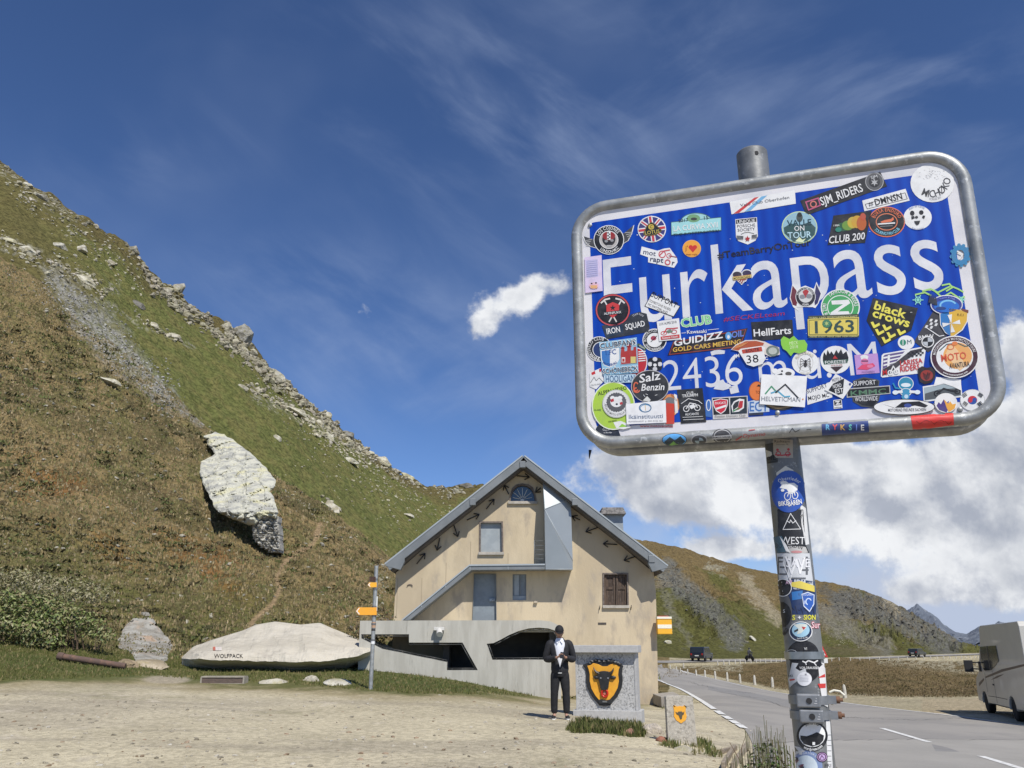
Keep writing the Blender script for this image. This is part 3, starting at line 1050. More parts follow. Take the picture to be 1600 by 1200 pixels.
P_, a_, b_, t_ = pick_grid(2600, 1.0, 2.9, lambda px, py, T: (px < 1180) * (py > 1085) * 1.0)
sz = .006 + .045 * rng.random(len(P_)) ** 6
scatter_mesh('gravel_stones', P_, np.stack([sz * 1.3, sz, sz * .6], -1), rots(len(P_), .2), RB, mrock, np.array([(.42, .38, .3), (.30, .27, .21), (.52, .48, .40), (.36, .27, .19)])[rng.integers(0, 4, len(P_))])

def hitline(pts, n):
    P = np.array(pts, float)
    t = np.linspace(0, len(P) - 1, n)
    i = np.arange(len(P))
    x = pch(i.astype(float), P[:, 0], t); y = pch(i.astype(float), P[:, 1], t)
    return hits(x, y)[:3].T

def ribbon(name, A, B, m, lift=.03, nc=10, mats_=None):
    t = np.linspace(0, 1, nc + 1)[None, :, None]
    V = A[:, None] * (1 - t) + B[:, None] * t
    Z = zt(V[..., 0].ravel(), V[..., 1].ravel()).reshape(V.shape[:2])
    V = V.copy()
    V[..., 2] = Z + lift * np.maximum(1, V[..., 1] / 40)
    nr = V.shape[0]
    i = (np.arange(nr - 1)[:, None] * (nc + 1) + np.arange(nc)[None]).ravel()
    o = npmesh(name, V.reshape(-1, 3), np.stack([i, i + 1, i + nc + 2, i + nc + 1], -1), m, smooth=True)
    o['kind'] = 'structure'
    return o

masph = mat('asphalt', (.31, .29, .26), (.265, .25, .228), scale=.35, lo=.42, hi=.58, c3=(.38, .36, .32), scale3=60, lo3=.58, hi3=.7, rough=.9, bump=.35, bscale=60, spec=.3)
U_ = [(985, 1043), (1030, 1044), (1060, 1047), (1100, 1057), (1150, 1068), (1200, 1079), (1300, 1095), (1400, 1108), (1480, 1117), (1600, 1134), (1800, 1164), (2300, 1240)]
L_ = [(985, 1066), (1015, 1063), (1040, 1067), (1065, 1077), (1090, 1091), (1118, 1109), (1165, 1142), (1178, 1170), (1184, 1205), (1180, 1280), (1150, 1420), (1150, 1900)]
ribbon('road', hitline(L_, 220), hitline(U_, 220), masph, lift=.012, nc=44)
lx = [985, 1045, 1100, 1250, 1430, 1530, 1700]
xs_ = np.linspace(985, 1700, 90)
Yc = np.interp(xs_, lx, [108, 110, 114, 131, 161, 191, 222])
s_ = np.array([se(x, 1033)[0] for x in xs_])
A_ = np.stack([s_ * (Yc + .3), Yc + .3, Yc * 0], -1); B_ = np.stack([s_ * (Yc + 7), Yc + 7, Yc * 0], -1)
ribbon('road', A_, B_, masph, lift=.025, nc=4)
ribbon('road', hitline([(984, 1062), (984, 1050), (984, 1040)], 20), hitline([(1034, 1062), (1037, 1050), (1034, 1038)], 20), masph, lift=.016, nc=8)

def stripe(pts, w, dashes=None, n=160, lift=.022):
    C_ = hitline(pts, n)
    d = np.gradient(C_[:, :2], axis=0)
    nn_ = np.stack([-d[:, 1], d[:, 0]], -1); nn_ /= np.linalg.norm(nn_, axis=1)[:, None]
    A = C_.copy(); B = C_.copy()
    A[:, :2] += nn_ * w / 2; B[:, :2] -= nn_ * w / 2
    o = ribbon('road_marking', A, B, mwhite, lift=lift, nc=1)
    return o

mwhite = mat('road_paint', (.74, .73, .69), (.50, .49, .46), scale=9, lo=.48, hi=.62, rough=.8)
stripe([(1026, 1062), (1040, 1068), (1065, 1078), (1090, 1092), (1116, 1109)], .17)
for a, b in (((1120, 1111.5), (1129, 1117.5)), ((1132, 1119.5), (1141, 1125)), ((1143, 1126.5), (1152, 1132)), ((1154, 1133), (1163, 1139))):
    stripe([a, b], .19, n=8)
stripe([(1052, 1046), (1075, 1052), (1120, 1063), (1200, 1080), (1300, 1096), (1400, 1109), (1480, 1118), (1600, 1135), (1700, 1150)], .15)
stripe([(1378, 1139), (1452, 1161)], .16, n=12)
stripe([(1533, 1183), (1640, 1216)], .16, n=12)
mpatch = mat('asphalt_patch', (.22, .21, .195), (.25, .24, .225), scale=3, rough=.9, bump=.3, bscale=60)
ribbon('asphalt_patch', hitline([(1108, 1072), (1200, 1088), (1240, 1096)], 20), hitline([(1106, 1078), (1195, 1096), (1236, 1107)], 20), mpatch, lift=.016, nc=10)
ribbon('asphalt_patch', hitline([(1456, 1164), (1480, 1169)], 6), hitline([(1462, 1175), (1500, 1176)], 6), mpatch, lift=.016, nc=10)

mgran = mat('granite_post', (.58, .55, .48), (.44, .42, .36), scale=9, rough=.9, bump=.5, bscale=30)

def ORD(k):
    k += 1
    return '%d%s' % (k, 'th' if 10 < k < 20 else {1: 'st', 2: 'nd', 3: 'rd'}.get(k % 10, 'th'))

def guard(px, py, hpx, group, label, first={}):
    g = G(px, py)
    h = hpx * g.y / 1423.0
    if 'me' not in first:
        mb = MB()
        prof = [(.155, -.15), (.15, 0), (.14, .35), (.125, .74), (.10, .88), (.06, .96), (.01, 1.0)]
        mb.lathe((0, 0, 0), prof, n=10)
        o = mb.build('guard_stone', mgran)
        first['me'] = o
    else:
        o = first['me'].copy()
        col.objects.link(o)
    o.location = g
    o.scale = (h, h, h)
    o.rotation_euler = (rnd.gauss(0, .02), rnd.gauss(0, .02), rnd.random() * 6)
    tag(o, label, 'guard stone', group)

zx = [150, 176, 192, 222, 257, 293, 335, 384, 437, 497, 570, 660, 760, 867]
zy = [592, 600, 607, 613, 619, 625, 632, 640, 648, 657, 667, 680, 694, 710]
zh = [18, 19, 20, 22, 26, 30, 33, 36, 37, 41, 43, 46, 50, 55]
for x, y, h in zip(zx, zy, zh):
    px, py = 990 + x / 2.623, 820 + y / 2.623
    if 1232 < px < 1290:
        continue
    guard(px, py, h / 2.623, 'granite guard stones along the edge of the near road', ORD(zx.index(x)) + ' pointed granite guard stone along the near road, counted from the house corner' if px < 1300 else 'pale granite guard stone standing alone beside the road, next to the sign post')
fx = [205, 345, 370, 392, 417, 437, 458, 481, 503, 519, 541, 563, 584, 606, 812, 843, 889, 927, 967, 1008, 1047, 1085, 1123, 1158, 1190, 1218, 1245, 1272, 1297, 1322, 1345, 1362, 1380, 1398, 1412, 1425]
for x in fx:
    y = np.interp(x, [205, 350, 430, 606, 812, 1123, 1425], [586, 574, 568, 560, 556, 551, 546])
    h = np.interp(x, [205, 606, 1425], [21, 15, 12])
    guard(990 + x / 2.623, 820 + y / 2.623 + .6, h / 2.623, 'guard stones along the far road', ORD(fx.index(x)) + ' small guard stone of the far road row, counted from the house side')

from mathutils.geometry import delaunay_2d_cdt

def outline_rock(name, pts, Y, th, m, step=5.0, amp=.25, ledge=0.0, colr=(.55, .53, .44), seed=0, front=1.0, lean=0.0, rest=None, crag=0.0):
    """a rock with this silhouette and a real thickness th (m) at distance Y"""
    P = [Vector(p) for p in pts]
    out = []
    n = len(P)
    for i in range(n):
        a, b = P[i], P[(i + 1) % n]
        k = max(1, int((b - a).length / step))
        for j in range(k):
            q = a.lerp(b, j / k)
            nz = mnoise.noise(Vector((q.x * .15 + seed, q.y * .15, 0))) * 2.2
            t = (b - a).normalized()
            out.append(Vector((q.x - t.y * nz, q.y + t.x * nz)))
    nb = len(out)
    xs = [p.x for p in out]; ys = [p.y for p in out]
    inner = []
    r = random.Random(seed)
    y = min(ys)
    oa = np.array([[p.x, p.y] for p in out])
    ob = np.roll(oa, -1, 0)

    def dist(x, y):
        d = ob - oa
        t = np.clip(((x - oa[:, 0]) * d[:, 0] + (y - oa[:, 1]) * d[:, 1]) / np.maximum((d ** 2).sum(1), 1e-9), 0, 1)
        return np.hypot(x - oa[:, 0] - t * d[:, 0], y - oa[:, 1] - t * d[:, 1]).min()

    def inside(x, y):
        c = ((oa[:, 1] > y) != (ob[:, 1] > y)) & (x < (ob[:, 0] - oa[:, 0]) * (y - oa[:, 1]) / np.where(ob[:, 1] == oa[:, 1], 1e-9, ob[:, 1] - oa[:, 1]) + oa[:, 0])
        return c.sum() % 2 == 1
    st = step * .6
    while y < max(ys):
        x = min(xs)
        while x < max(xs):
            qx, qy = x + r.uniform(-.3, .3) * st, y + r.uniform(-.3, .3) * st
            if inside(qx, qy) and dist(qx, qy) > st * .5:
                inner.append(Vector((qx, qy)))
            x += st
        y += st
    res = delaunay_2d_cdt(out + inner, [], [list(range(nb))], 1, 1e-4)
    V2, F2 = res[0], res[2]
    D = np.array([dist(v.x, v.y) for v in V2])
    Dm = D.max()
    yc = sum(ys) / len(ys)
    pf, pb = [], []
    k = Y / F_PX
    for v, d in zip(V2, D):
        q = Vector((v.x * k * .9, v.y * k * .9, seed * 3.1))
        b = math.sqrt(max(0, 1 - (1 - min(1, d / (Dm * .75))) ** 2))
        nz = (mnoise.fractal(q * (1.0 / max(th, .3)), .9, 2.1, 5)) * amp
        st_ = 0
        if ledge:
            w = (q.y * .85 + q.x * .52) * 1.6 + mnoise.noise(q * .9) * 1.2
            st_ = ledge * ((w % 1.0) ** 3)
        vd = mnoise.voronoi(Vector((q.x * .9, q.y * 1.5 + q.x * .5, q.z)) * 1.1)[0]
        cell = mnoise.cell(Vector((q.x * .8, q.y * 1.3 + q.x * .4, q.z)) * 1.3)
        gr = max(0, 1 - (vd[1] - vd[0]) / .10)
        dep = th * front * (b * (.75 + nz)) + (st_ + crag * (cell * .22 - gr * .3)) * th * min(1, d / 6)
        Yv = Y if rest is None else rest(v.x, v.y)
        yy_ = Yv - dep + lean * (yc - v.y) * k
        pf.append(W(v.x, v.y, yy_))
        pb.append(W(v.x, v.y, Yv + th * .9 * b + lean * (yc - v.y) * k) if d > .3 else None)
    V = list(pf)
    mp = {}
    for i, p in enumerate(pb):
        if p is None:
            mp[i] = i
        else:
            mp[i] = len(V)
            V.append(p)
    Fs = [tuple(f) for f in F2] + [tuple(mp[i] for i in reversed(f)) for f in F2]
    me = bpy.data.meshes.new(name)
    me.from_pydata(V, [], Fs)
    me.materials.append(m)
    bm = bmesh.new(); bm.from_mesh(me)
    bmesh.ops.recalc_face_normals(bm, faces=bm.faces)
    bm.to_mesh(me); bm.free()
    ca = me.color_attributes.new('Col', 'FLOAT_COLOR', 'POINT')
    ca.data.foreach_set('color', np.tile(np.array([*colr, 1.0], dtype=np.float32), len(V)))
    o = link(name, me)
    return o

gb = G(412, 862)
YB = gb.y
mlich = mat('lichen_rock', (.60, .585, .48), (.40, .395, .35), scale=1.3, lo=.42, hi=.6, c3=(.62, .59, .39), scale3=.8, lo3=.52, hi3=.64, rough=.95, bump=1.0, bscale=2.4, bdist=.3, spec=.2)
def restgrid(x0, x1, y0, y1, off, cap):
    gx, gy = np.linspace(x0, x1, 8), np.linspace(y0, y1, 8)
    q = hits(*[a.ravel() for a in np.meshgrid(gx, gy)])[1].reshape(8, 8)

    def f(x, y):
        i = min(max((x - x0) / (x1 - x0) * 7, 0), 6.99); j = min(max((y - y0) / (y1 - y0) * 7, 0), 6.99)
        a, b, u, v = int(i), int(j), i % 1, j % 1
        return min(cap(x, y), (q[b, a] * (1 - u) + q[b, a + 1] * u) * (1 - v) + (q[b + 1, a] * (1 - u) + q[b + 1, a + 1] * u) * v - off)
    return f

restf = restgrid(310, 436, 690, 815, .55, lambda x, y: YB - .6 + max(0, 800 - y) * .13)

br = outline_rock('balancing_rock', [(318, 682), (336, 675), (350, 679), (364, 687), (389, 706), (406, 722), (421, 737), (430, 750), (430, 760), (422, 768), (427, 776), (431, 787), (435, 801), (432, 811), (412, 808), (398, 821), (385, 820), (364, 811), (345, 803), (336, 795), (331, 782), (325, 770), (318, 757), (312, 738), (314, 721), (325, 715), (336, 709), (328, 700)], YB - .6, 1.15, mlich, step=3, amp=.42, ledge=.14, seed=2, rest=restf, crag=1.0)
tag(br, 'huge pale yellow lichened boulder propped up on a dry stone pillar', 'rock')
mb = MB()
r2 = random.Random(5)
mst = mat('dry_stone', (.50, .48, .42), (.34, .325, .28), scale=2.3, lo=.4, hi=.6, rough=.95, bump=.8, bscale=9, bdist=.08)
pil = []
yy0 = 806.0
while yy0 < 862:
    hh = r2.uniform(3, 5)
    xl = np.interp(yy0, [806, 820, 838, 850, 858, 862], [396, 391, 393, 404, 416, 420]); xr = np.interp(yy0, [806, 862], [433, 436])
    x = xl
    while x < xr:
        w_ = r2.uniform(5, 13)
        x2 = min(x + w_, xr + r2.uniform(-1, 1))
        if x2 - x > 2:
            fr = YB - .75 + r2.uniform(-.12, .12)
            a, b = W(x + .4, yy0 + hh - .4, fr), W(x2 - .4, yy0, fr)
            V0, F0 = RB[r2.randrange(8)]
            c0 = (a + b) / 2; sx, sz = (b.x - a.x) * .66, (b.z - a.z) * .85; rl = r2.uniform(-.12, .12)
            mb.add([(c0.x + v[0] * sx - v[2] * rl * sz, fr + .35 + v[1] * .4, c0.z + v[2] * sz + v[0] * sx * rl) for v in V0], [tuple(f) for f in F0])
            mb.box((a.x - .02, fr + .3, a.z - .02), (b.x + .02, fr + 1.1, b.z + .02))
        x = x2
    yy0 += hh
pl = mb.build('stone_pillar', mst)
tag(pl, 'dry stone pillar stacked under the propped boulder on the hillside', 'stone pillar')
tp = MB()
for dx in (0, 3):
    a, b = W(409 + dx, 827, YB - .95), W(410.3 + dx, 821, YB - .95)
    tp.box((a.x, YB - .96, a.z), (b.x, YB - .94, b.z))
tp.build('painted_mark', flat(235, 230, 220), pl)

mgrey = mat('grey_boulder', (.40, .385, .34), (.27, .25, .21), scale=1.6, lo=.4, hi=.6, c3=(.46, .34, .24), scale3=.9, lo3=.55, hi3=.68, rough=.95, bump=.9, bscale=4, bdist=.15, spec=.2)
o = outline_rock('boulder', [(183, 1000), (190, 985), (205, 968), (218, 957), (232, 957), (240, 968), (252, 985), (266, 1000), (270, 1012), (262, 1022), (262, 1032), (235, 1038), (212, 1034), (205, 1020), (185, 1012)], G(225, 1034).y + .5, .45, mgrey, step=4, amp=.4, ledge=.15, seed=8, rest=restgrid(183, 270, 957, 1034, .12, lambda x, y: 99))
tag(o, 'craggy grey boulder half buried in the slope above the rusty pipe', 'rock')

rocks = [
    (168, 596, 40, 12, 'flat white rock lying alone high on the brown slope', (.62, .59, .47), .35, 0),
    (208, 358, 20, 20, 'square dark rock sticking out of the ridge against the sky', (.36, .34, .28), .2, 1),
    (278, 440, 26, 24, 'pointed pale crag on the ridge line below the square rock', (.46, .44, .38), .8, 2),
    (378, 528, 34, 40, 'large broken grey crag hanging just under the ridge line', (.40, .385, .34), .9, 3),
    (352, 512, 22, 22, 'pale split rock left of the broken grey crag', (.50, .47, .38), .6, 4),
    (432, 572, 34, 20, 'pale blocky rock on the ridge right of the broken grey crag', (.50, .48, .40), .7, 5),
    (442, 586, 36, 14, 'dark overhanging rock under the pale blocky rock', (.24, .23, .20), .7, 0),
    (545, 640, 22, 18, 'dark tilted block on the ridge where it starts to flatten', (.28, .27, .24), .7, 1),
    (512, 628, 20, 12, 'long pale slab leaning on the upper ridge', (.55, .52, .42), .8, 2),
    (500, 664, 16, 12, 'rounded pale rock in the grass below the leaning slab', (.56, .53, .42), .7, 3),
    (597, 716, 30, 16, 'smooth pale boulder at the low end of the boulder band', (.57, .54, .43), .7, 4),
    (512, 684, 22, 16, 'cream boulder in the middle of the boulder band', (.56, .54, .44), .7, 5),
    (460, 643, 36, 13, 'broad cream rock at the top of the boulder band', (.58, .55, .44), .5, 0),
    (640, 712, 26, 12, 'yellowish rock lying along the ridge above the house', (.52, .49, .34), .7, 1),
    (730, 745, 26, 9, 'dark flat rock cap on the ridge beside the roof peak', (.20, .19, .17), .1, 2),
    (434, 686, 15, 10, 'lone oval white rock in the green grass right of the propped boulder', (.6, .58, .48), .6, 3),
    (545, 718, 28, 8, 'thin pale slab lying in the grass under the boulder band', (.55, .53, .43), .4, 4),
    (517, 793, 32, 16, 'pale rounded outcrop on the edge of the brown spur', (.56, .52, .42), .7, 5),
    (636, 806, 22, 8, 'white slab in the green grass left of the roof', (.60, .57, .48), .3, 0),
    (275, 528, 22, 14, 'pale and black rock at the low end of the rock line in the grass', (.5, .47, .38), .5, 1),
    (240, 508, 28, 8, 'long flat rock in the line of rocks on the green slope', (.54, .51, .41), .5, 2),
    (216, 478, 26, 14, 'dark rock above the line of flat rocks on the green slope', (.20, .19, .17), .5, 3),
    (133, 436, 34, 10, 'long cream rock at the head of the grey scree', (.58, .55, .44), .7, 4),
    (42, 290, 22, 12, 'bright rock high on the left slope near the frame edge', (.6, .57, .46), .3, 5),
    (64, 310, 22, 16, 'grey rock just below the bright rock on the upper slope', (.42, .4, .35), .5, 0),
    (94, 386, 24, 16, 'blocky pale rock on the upper slope above the scree', (.5, .48, .42), .4, 1),
    (128, 390, 26, 14, 'pale broken rock right of the blocky one above the scree', (.55, .52, .44), .3, 2),
    (16, 377, 24, 11, 'rounded yellowish rock at the left end of the upper rock row', (.58, .55, .41), .2, 3),
    (42, 390, 30, 14, 'long sloping slab in the upper rock row', (.58, .55, .45), .6, 4),
    (172, 412, 18, 14, 'pale rock on the upper slope under the ridge', (.5, .47, .38), .5, 5),
]
for x, y, w, h, lab, cd, yaw, bs_ in rocks:
    g = G(x, y)
    if 0 < g.y < 400:
        one_rock(x, y, w, h, lab, cd, yaw, bs_)
one_rock(1045, 1005, 12, 7, 'white rock on the green foot of the hill right of the house', (.62, .6, .5), .3, 2, group=None)
one_rock(1178, 1000, 14, 6, 'long tilted white rock on the hill above the motorbike', (.6, .58, .5), .7, 3, group=None)

one_rock(430, 1067, 40, 13, 'cream stone in the grass in front of the big slab', (.60, .56, .46), .1, 1, group='stones lying on the grass')
one_rock(488, 1064, 28, 12, 'small cream stone with a flat top at the middle of the row of stones', (.62, .58, .48), 0, 2, group='stones lying on the grass')
one_rock(531, 1070, 38, 13, 'pale flat stone nearest the signpost with yellow arrows', (.62, .59, .5), .1, 3, group='stones lying on the grass')
one_rock(192, 1040, 38, 18, 'tan broken stone lying against the end of the rusty pipe', (.48, .38, .26), .1, 4, group='stones lying on the grass')
one_rock(233, 1041, 56, 14, 'long jagged cream stone behind the rusty pipe', (.52, .44, .32), .1, 5, group='stones lying on the grass')
one_rock(983, 1149, 20, 20, 'round reddish stone in the grass in front of the monument', (.42, .24, .18), 0, 1, group='stones beside the monument')
one_rock(1022, 1146, 34, 22, 'cream stone with a red flank between the monument and the small marker', (.60, .53, .44), .3, 2, group='stones beside the monument')
one_rock(1038, 1159, 20, 11, 'reddish stone below the cream stone', (.48, .22, .16), .3, 3, group='stones beside the monument')
one_rock(1066, 1172, 34, 12, 'flat pale stone in front of the small marker', (.56, .52, .44), .2, 4, group='stones beside the monument')
one_rock(1048, 1146, 16, 12, 'grey stone leaning beside the small marker', (.45, .42, .36), .5, 5, group='stones beside the monument')

def slab():
    xs = np.linspace(284, 591, 90)
    top = np.interp(xs, [284, 300, 330, 380, 400, 430, 470, 500, 520, 545, 575, 591], [1027, 1012, 1000, 985, 976, 971, 976, 973, 982, 992, 1003, 1011])
    lip = np.interp(xs, [284, 340, 400, 450, 500, 540, 570, 591], [1029, 1031.5, 1033, 1034.5, 1034.5, 1028, 1021, 1012])
    bot = np.interp(xs, [284, 350, 450, 540, 591], [1044, 1048, 1051, 1046, 1020])
    secs = []
    Y0 = G(400, 1049).y - .3
    for q, (a, b, c) in enumerate(zip(top, lip, bot)):
        x = xs[q]
        endt = min(1, (x - 284) / 30, (591 - x) / 30)
        endt = math.sin(max(0.02, endt) * math.pi / 2)
        ring = []
        Yl = Y0 + .15 * math.sin(x * .05) + (1 - endt) * 1.2
        Yr = Yl + 2.6 * endt + .1
        for k in range(14):                     # lip to ridge
            t = k / 14
            py = b + (a - b) * (t ** .8)
            nz = (mnoise.fractal(Vector((x * .03, t * 2.2, 4.2)), .8, 2, 5)) * .13 * endt
            ring.append(W(x, py, Yl + (Yr - Yl) * t ** 1.25) + Vector((0, -nz * .6, nz * .35)))
        rg = W(x, a, Yr)
        ring.append(rg)
        ring.append(rg + Vector((0, .9 * endt, -.25 * endt)))
        ring.append(rg + Vector((0, 1.5 * endt, -.8 * endt)))
        lo_ = W(x, c, Yl + .9 * endt)
        ring.append(Vector((lo_.x, rg.y + 1.2 * endt, lo_.z)))
        ring.append(lo_)
        secs.append(ring)
    V = [v for r in secs for v in r]
    k = len(secs[0])
    Fs = []
    for i in range(len(secs) - 1):
        for j in range(k):
            Fs.append((i * k + j, i * k + (j + 1) % k, (i + 1) * k + (j + 1) % k, (i + 1) * k + j))
    Fs.append(tuple(range(k)))
    Fs.append(tuple(range((len(secs) - 1) * k, len(secs) * k)))
    mb = MB()
    mb.add(V, Fs, 0, False)
    ms = mat('slab_rock', (.55, .505, .415), (.46, .42, .34), scale=1.1, lo=.4, hi=.62, c3=(.40, .36, .30), scale3=2.2, lo3=.6, hi3=.72, rough=.92, bump=.7, bscale=3.5, bdist=.12, spec=.2, stretch=(.5, 1, 2))
    return mb.build('slab_boulder', ms)

slab_o = slab()
tag(slab_o, 'huge low flat topped cream slab boulder with black graffiti', 'rock')

_gl = {}
_fc = bpy.data.curves.new('glyph', 'FONT')
_fo = bpy.data.objects.new('glyph', _fc)

def _mesh_of(s, off, res=2):
    _fc.body = s
    _fc.offset = off
    _fc.resolution_u = res
    _fc.fill_mode = 'FRONT'
    if _fo.name not in sc.collection.objects:
        sc.collection.objects.link(_fo)
    dg = bpy.context.evaluated_depsgraph_get()
    ev = _fo.evaluated_get(dg)
    me = ev.to_mesh()
    V = [(v.co.x, v.co.y) for v in me.vertices]
    Fs = [tuple(p.vertices) for p in me.polygons]
    ev.to_mesh_clear()
    return V, Fs

def glyph(c, off=0.0, res=2):
    key = (c, off, res)
    if key not in _gl:
        if 'HH' not in _gl:
            a = max(x for x, y in _mesh_of('HH', 0)[0]); b = max(x for x, y in _mesh_of('H', 0)[0])
            _gl['HH'] = a
            _gl['cap'] = max(y for x, y in _mesh_of('H', 0)[0])
        adv = max(x for x, y in _mesh_of('H' + c + 'H', 0)[0]) - _gl['HH']
        V, Fs = ([], []) if c == ' ' else _mesh_of(c, off, res)
        _gl[key] = (V, Fs, adv)
    return _gl[key]

def layout(s, off=0.0, xs=1.0, track=0.0, res=2):
    """text as (verts, faces, width), unit cap height, baseline at 0"""
    glyph('H')
    k = 1.0 / _gl['cap']
    V, Fs, x = [], [], 0.0
    parts = []
    for c in s:
        v, f, adv = glyph(c, off, res)
        b = len(V)
        V += [((x + a) * k * xs, y * k) for a, y in v]
        Fs += [tuple(i + b for i in q) for q in f]
        parts.append((b, len(V), (x + adv / 2) * k * xs))
        x += adv + track
    return V, Fs, x * k * xs, parts

class Dec:
    """flat lettering and marks drawn in a 2D frame, later laid on a surface.
    Coordinates: x right, y DOWN (like the picture)."""

    def __init__(s, fr=(0, 0, 1.0), rot=0.0, o=(0, 0)):
        s.fr, s.rot, s.o = fr, R(rot), o
        s.items = []         # (verts2d px, faces, colour, layer)
        s.lay = 0

    def T(s, x, y):
        dx, dy = x - s.o[0], y - s.o[1]
        c, n = math.cos(s.rot), math.sin(s.rot)
        x, y = s.o[0] + dx * c + dy * n, s.o[1] - dx * n + dy * c
        return s.fr[0] + x / s.fr[2], s.fr[1] + y / s.fr[2]

    def put(s, V, Fs, c, same=False):
        if not same:
            s.lay += 1
        s.items.append(([s.T(x, y) for x, y in V], Fs, c, s.lay))
        return s

    def poly(s, pts, c, same=False):
        tri = tessellate_polygon([[Vector((x, y, 0)) for x, y in pts]])
        return s.put(pts, [tuple(t) for t in tri], c, same)

    def rect(s, x0, y0, x1, y1, c, same=False):
        return s.put([(x0, y0), (x1, y0), (x1, y1), (x0, y1)], [(0, 1, 2, 3)], c, same)

    def ell(s, x, y, rx, ry, c, n=28, same=False, a0=0, a1=360):
        full = a1 - a0 == 360
        P = [(x + rx * math.cos(R(a0 + (a1 - a0) * i / n)), y - ry * math.sin(R(a0 + (a1 - a0) * i / n))) for i in range(n if full else n + 1)]
        return s.put([(x, y)] + P, [(0, i + 1, (i + 1) % len(P) + 1) for i in range(len(P) - (0 if full else 1))], c, same)

    def ring(s, x, y, rx, ry, w, c, n=28, same=False, a0=0, a1=360):
        V, Fs = [], []
        for i in range(n + 1):
            t = R(a0 + (a1 - a0) * i / n)
            V += [(x + rx * math.cos(t), y - ry * math.sin(t)), (x + (rx - w) * math.cos(t), y - (ry - w) * math.sin(t))]
        return s.put(V, [(2 * i, 2 * i + 1, 2 * i + 3, 2 * i + 2) for i in range(n)], c, same)

    def line(s, pts, w, c, same=False, closed=False):
        V, Fs = [], []
        pts = list(pts)
        if closed:
            pts.append(pts[0])
        for (x0, y0), (x1, y1) in zip(pts[:-1], pts[1:]):
            L_ = math.hypot(x1 - x0, y1 - y0) or 1
            nx, ny = -(y1 - y0) / L_ * w / 2, (x1 - x0) / L_ * w / 2
            ex, ey = (x1 - x0) / L_ * w * .3, (y1 - y0) / L_ * w * .3
            b = len(V)
            V += [(x0 + nx - ex, y0 + ny - ey), (x0 - nx - ex, y0 - ny - ey), (x1 - nx + ex, y1 - ny + ey), (x1 + nx + ex, y1 + ny + ey)]
            Fs.append((b, b + 1, b + 2, b + 3))
        if not same:
            s.lay += 1
        for k, f in enumerate(Fs):
            s.items.append(([s.T(x, y) for x, y in [V[i] for i in f]], [(0, 1, 2, 3)], c, s.lay + (.35 if k % 2 else 0)))
        return s

    def text(s, t, x, y, h, c, anchor='c', xs=1.0, bold=0.0, w=None, rot=0.0, shear=0.0, res=2, same=False, track=0.0):
        """x,y: baseline anchor; h: cap height; w: force width"""
        V, Fs, W_, _ = layout(t, bold * .4, 1.0, track, res)
        if not V:
            return s
        kx = h * xs if w is None else w / W_
        ww_ = W_ * kx
        x0 = {'c': -ww_ / 2, 'l': 0, 'r': -ww_}[anchor]
        q = R(rot)
        P = []
        for a, b in V:
            X, Y = x0 + a * kx + b * h * shear, -b * h
            P.append((x + X * math.cos(q) + Y * math.sin(q), y - X * math.sin(q) + Y * math.cos(q)))
        return s.put(P, Fs, c, same)

    def arc(s, t, x, y, r, h, c, mid=90, xs=.8, bold=0.02, ry=None, inside=False, track=0.0):
        """text along a circle; mid = angle of its middle; inside = reads from the bottom of the circle"""
        V, Fs, W_, parts = layout(t, bold * .4, xs, track)
        ry = ry or r
        P = []
        sg = -1 if not inside else 1
        for b, e, cx in parts:
            a = R(mid) + sg * (cx - W_ / 2) * h / r
            for i in range(b, e):
                vx, vy = (V[i][0] - cx) * h, V[i][1] * h
                if not inside:
                    X = math.cos(a) * (r + vy) + math.sin(a) * vx
                    Y = math.sin(a) * (r + vy) - math.cos(a) * vx
                else:
                    X = math.cos(a) * (r - vy) - math.sin(a) * vx
                    Y = math.sin(a) * (r - vy) + math.cos(a) * vx
                P.append((x + X, y - Y * ry / r))
        return s.put(P, Fs, c)

    def star(s, x, y, r, c, n=5, k=.42, a=90):
        return s.poly([(x + (r if i % 2 == 0 else r * k) * math.cos(R(a + 180 * i / n)), y - (r if i % 2 == 0 else r * k) * math.sin(R(a + 180 * i / n))) for i in range(2 * n)], c)

    def lay_on(s, name, mapf, parent, base=0.0, dl=.00012, cut=None, label=None, rough=.45):
        """mapf(px, py, height) -> world point"""
        bycol = {}
        mats_ = []
        V, Fs, M = [], [], []
        for vs, fs, c, ly in s.items:
            if c not in bycol:
                bycol[c] = len(mats_)
                mats_.append(flat(*c, rough=rough))
            if cut:
                bm = bmesh.new()
                bv = [bm.verts.new((x, y, 0)) for x, y in vs]
                for f in fs:
                    try:
                        bm.faces.new([bv[i] for i in f])
                    except ValueError:
                        pass
                for ax, st in cut:
                    cs = [v.co[ax] for v in bm.verts]
                    if not cs:
                        continue
                    q = math.ceil(min(cs) / st) * st
                    while q < max(cs):
                        pc = [0, 0, 0]; pc[ax] = q
                        no = [0, 0, 0]; no[ax] = 1
                        bmesh.ops.bisect_plane(bm, geom=bm.verts[:] + bm.edges[:] + bm.faces[:], plane_co=pc, plane_no=no)
                        q += st
                bm.verts.index_update()
                vs = [(v.co.x, v.co.y) for v in bm.verts]
                fs = [tuple(v.index for v in f.verts) for f in bm.faces]
                bm.free()
            b = len(V)
            for x, y in vs:
                V.append(mapf(x, y, base + ly * dl))
            for f in fs:
                Fs.append(tuple(i + b for i in f))
                M.append(bycol[c])
        me = bpy.data.meshes.new(name)
        me.from_pydata(V, [], Fs)
        me.polygons.foreach_set('material_index', M)
        for mm in mats_:
            me.materials.append(mm)
        me.update()
        bm = bmesh.new(); bm.from_mesh(me)
        eye = Vector((0, 0, CAMZ))
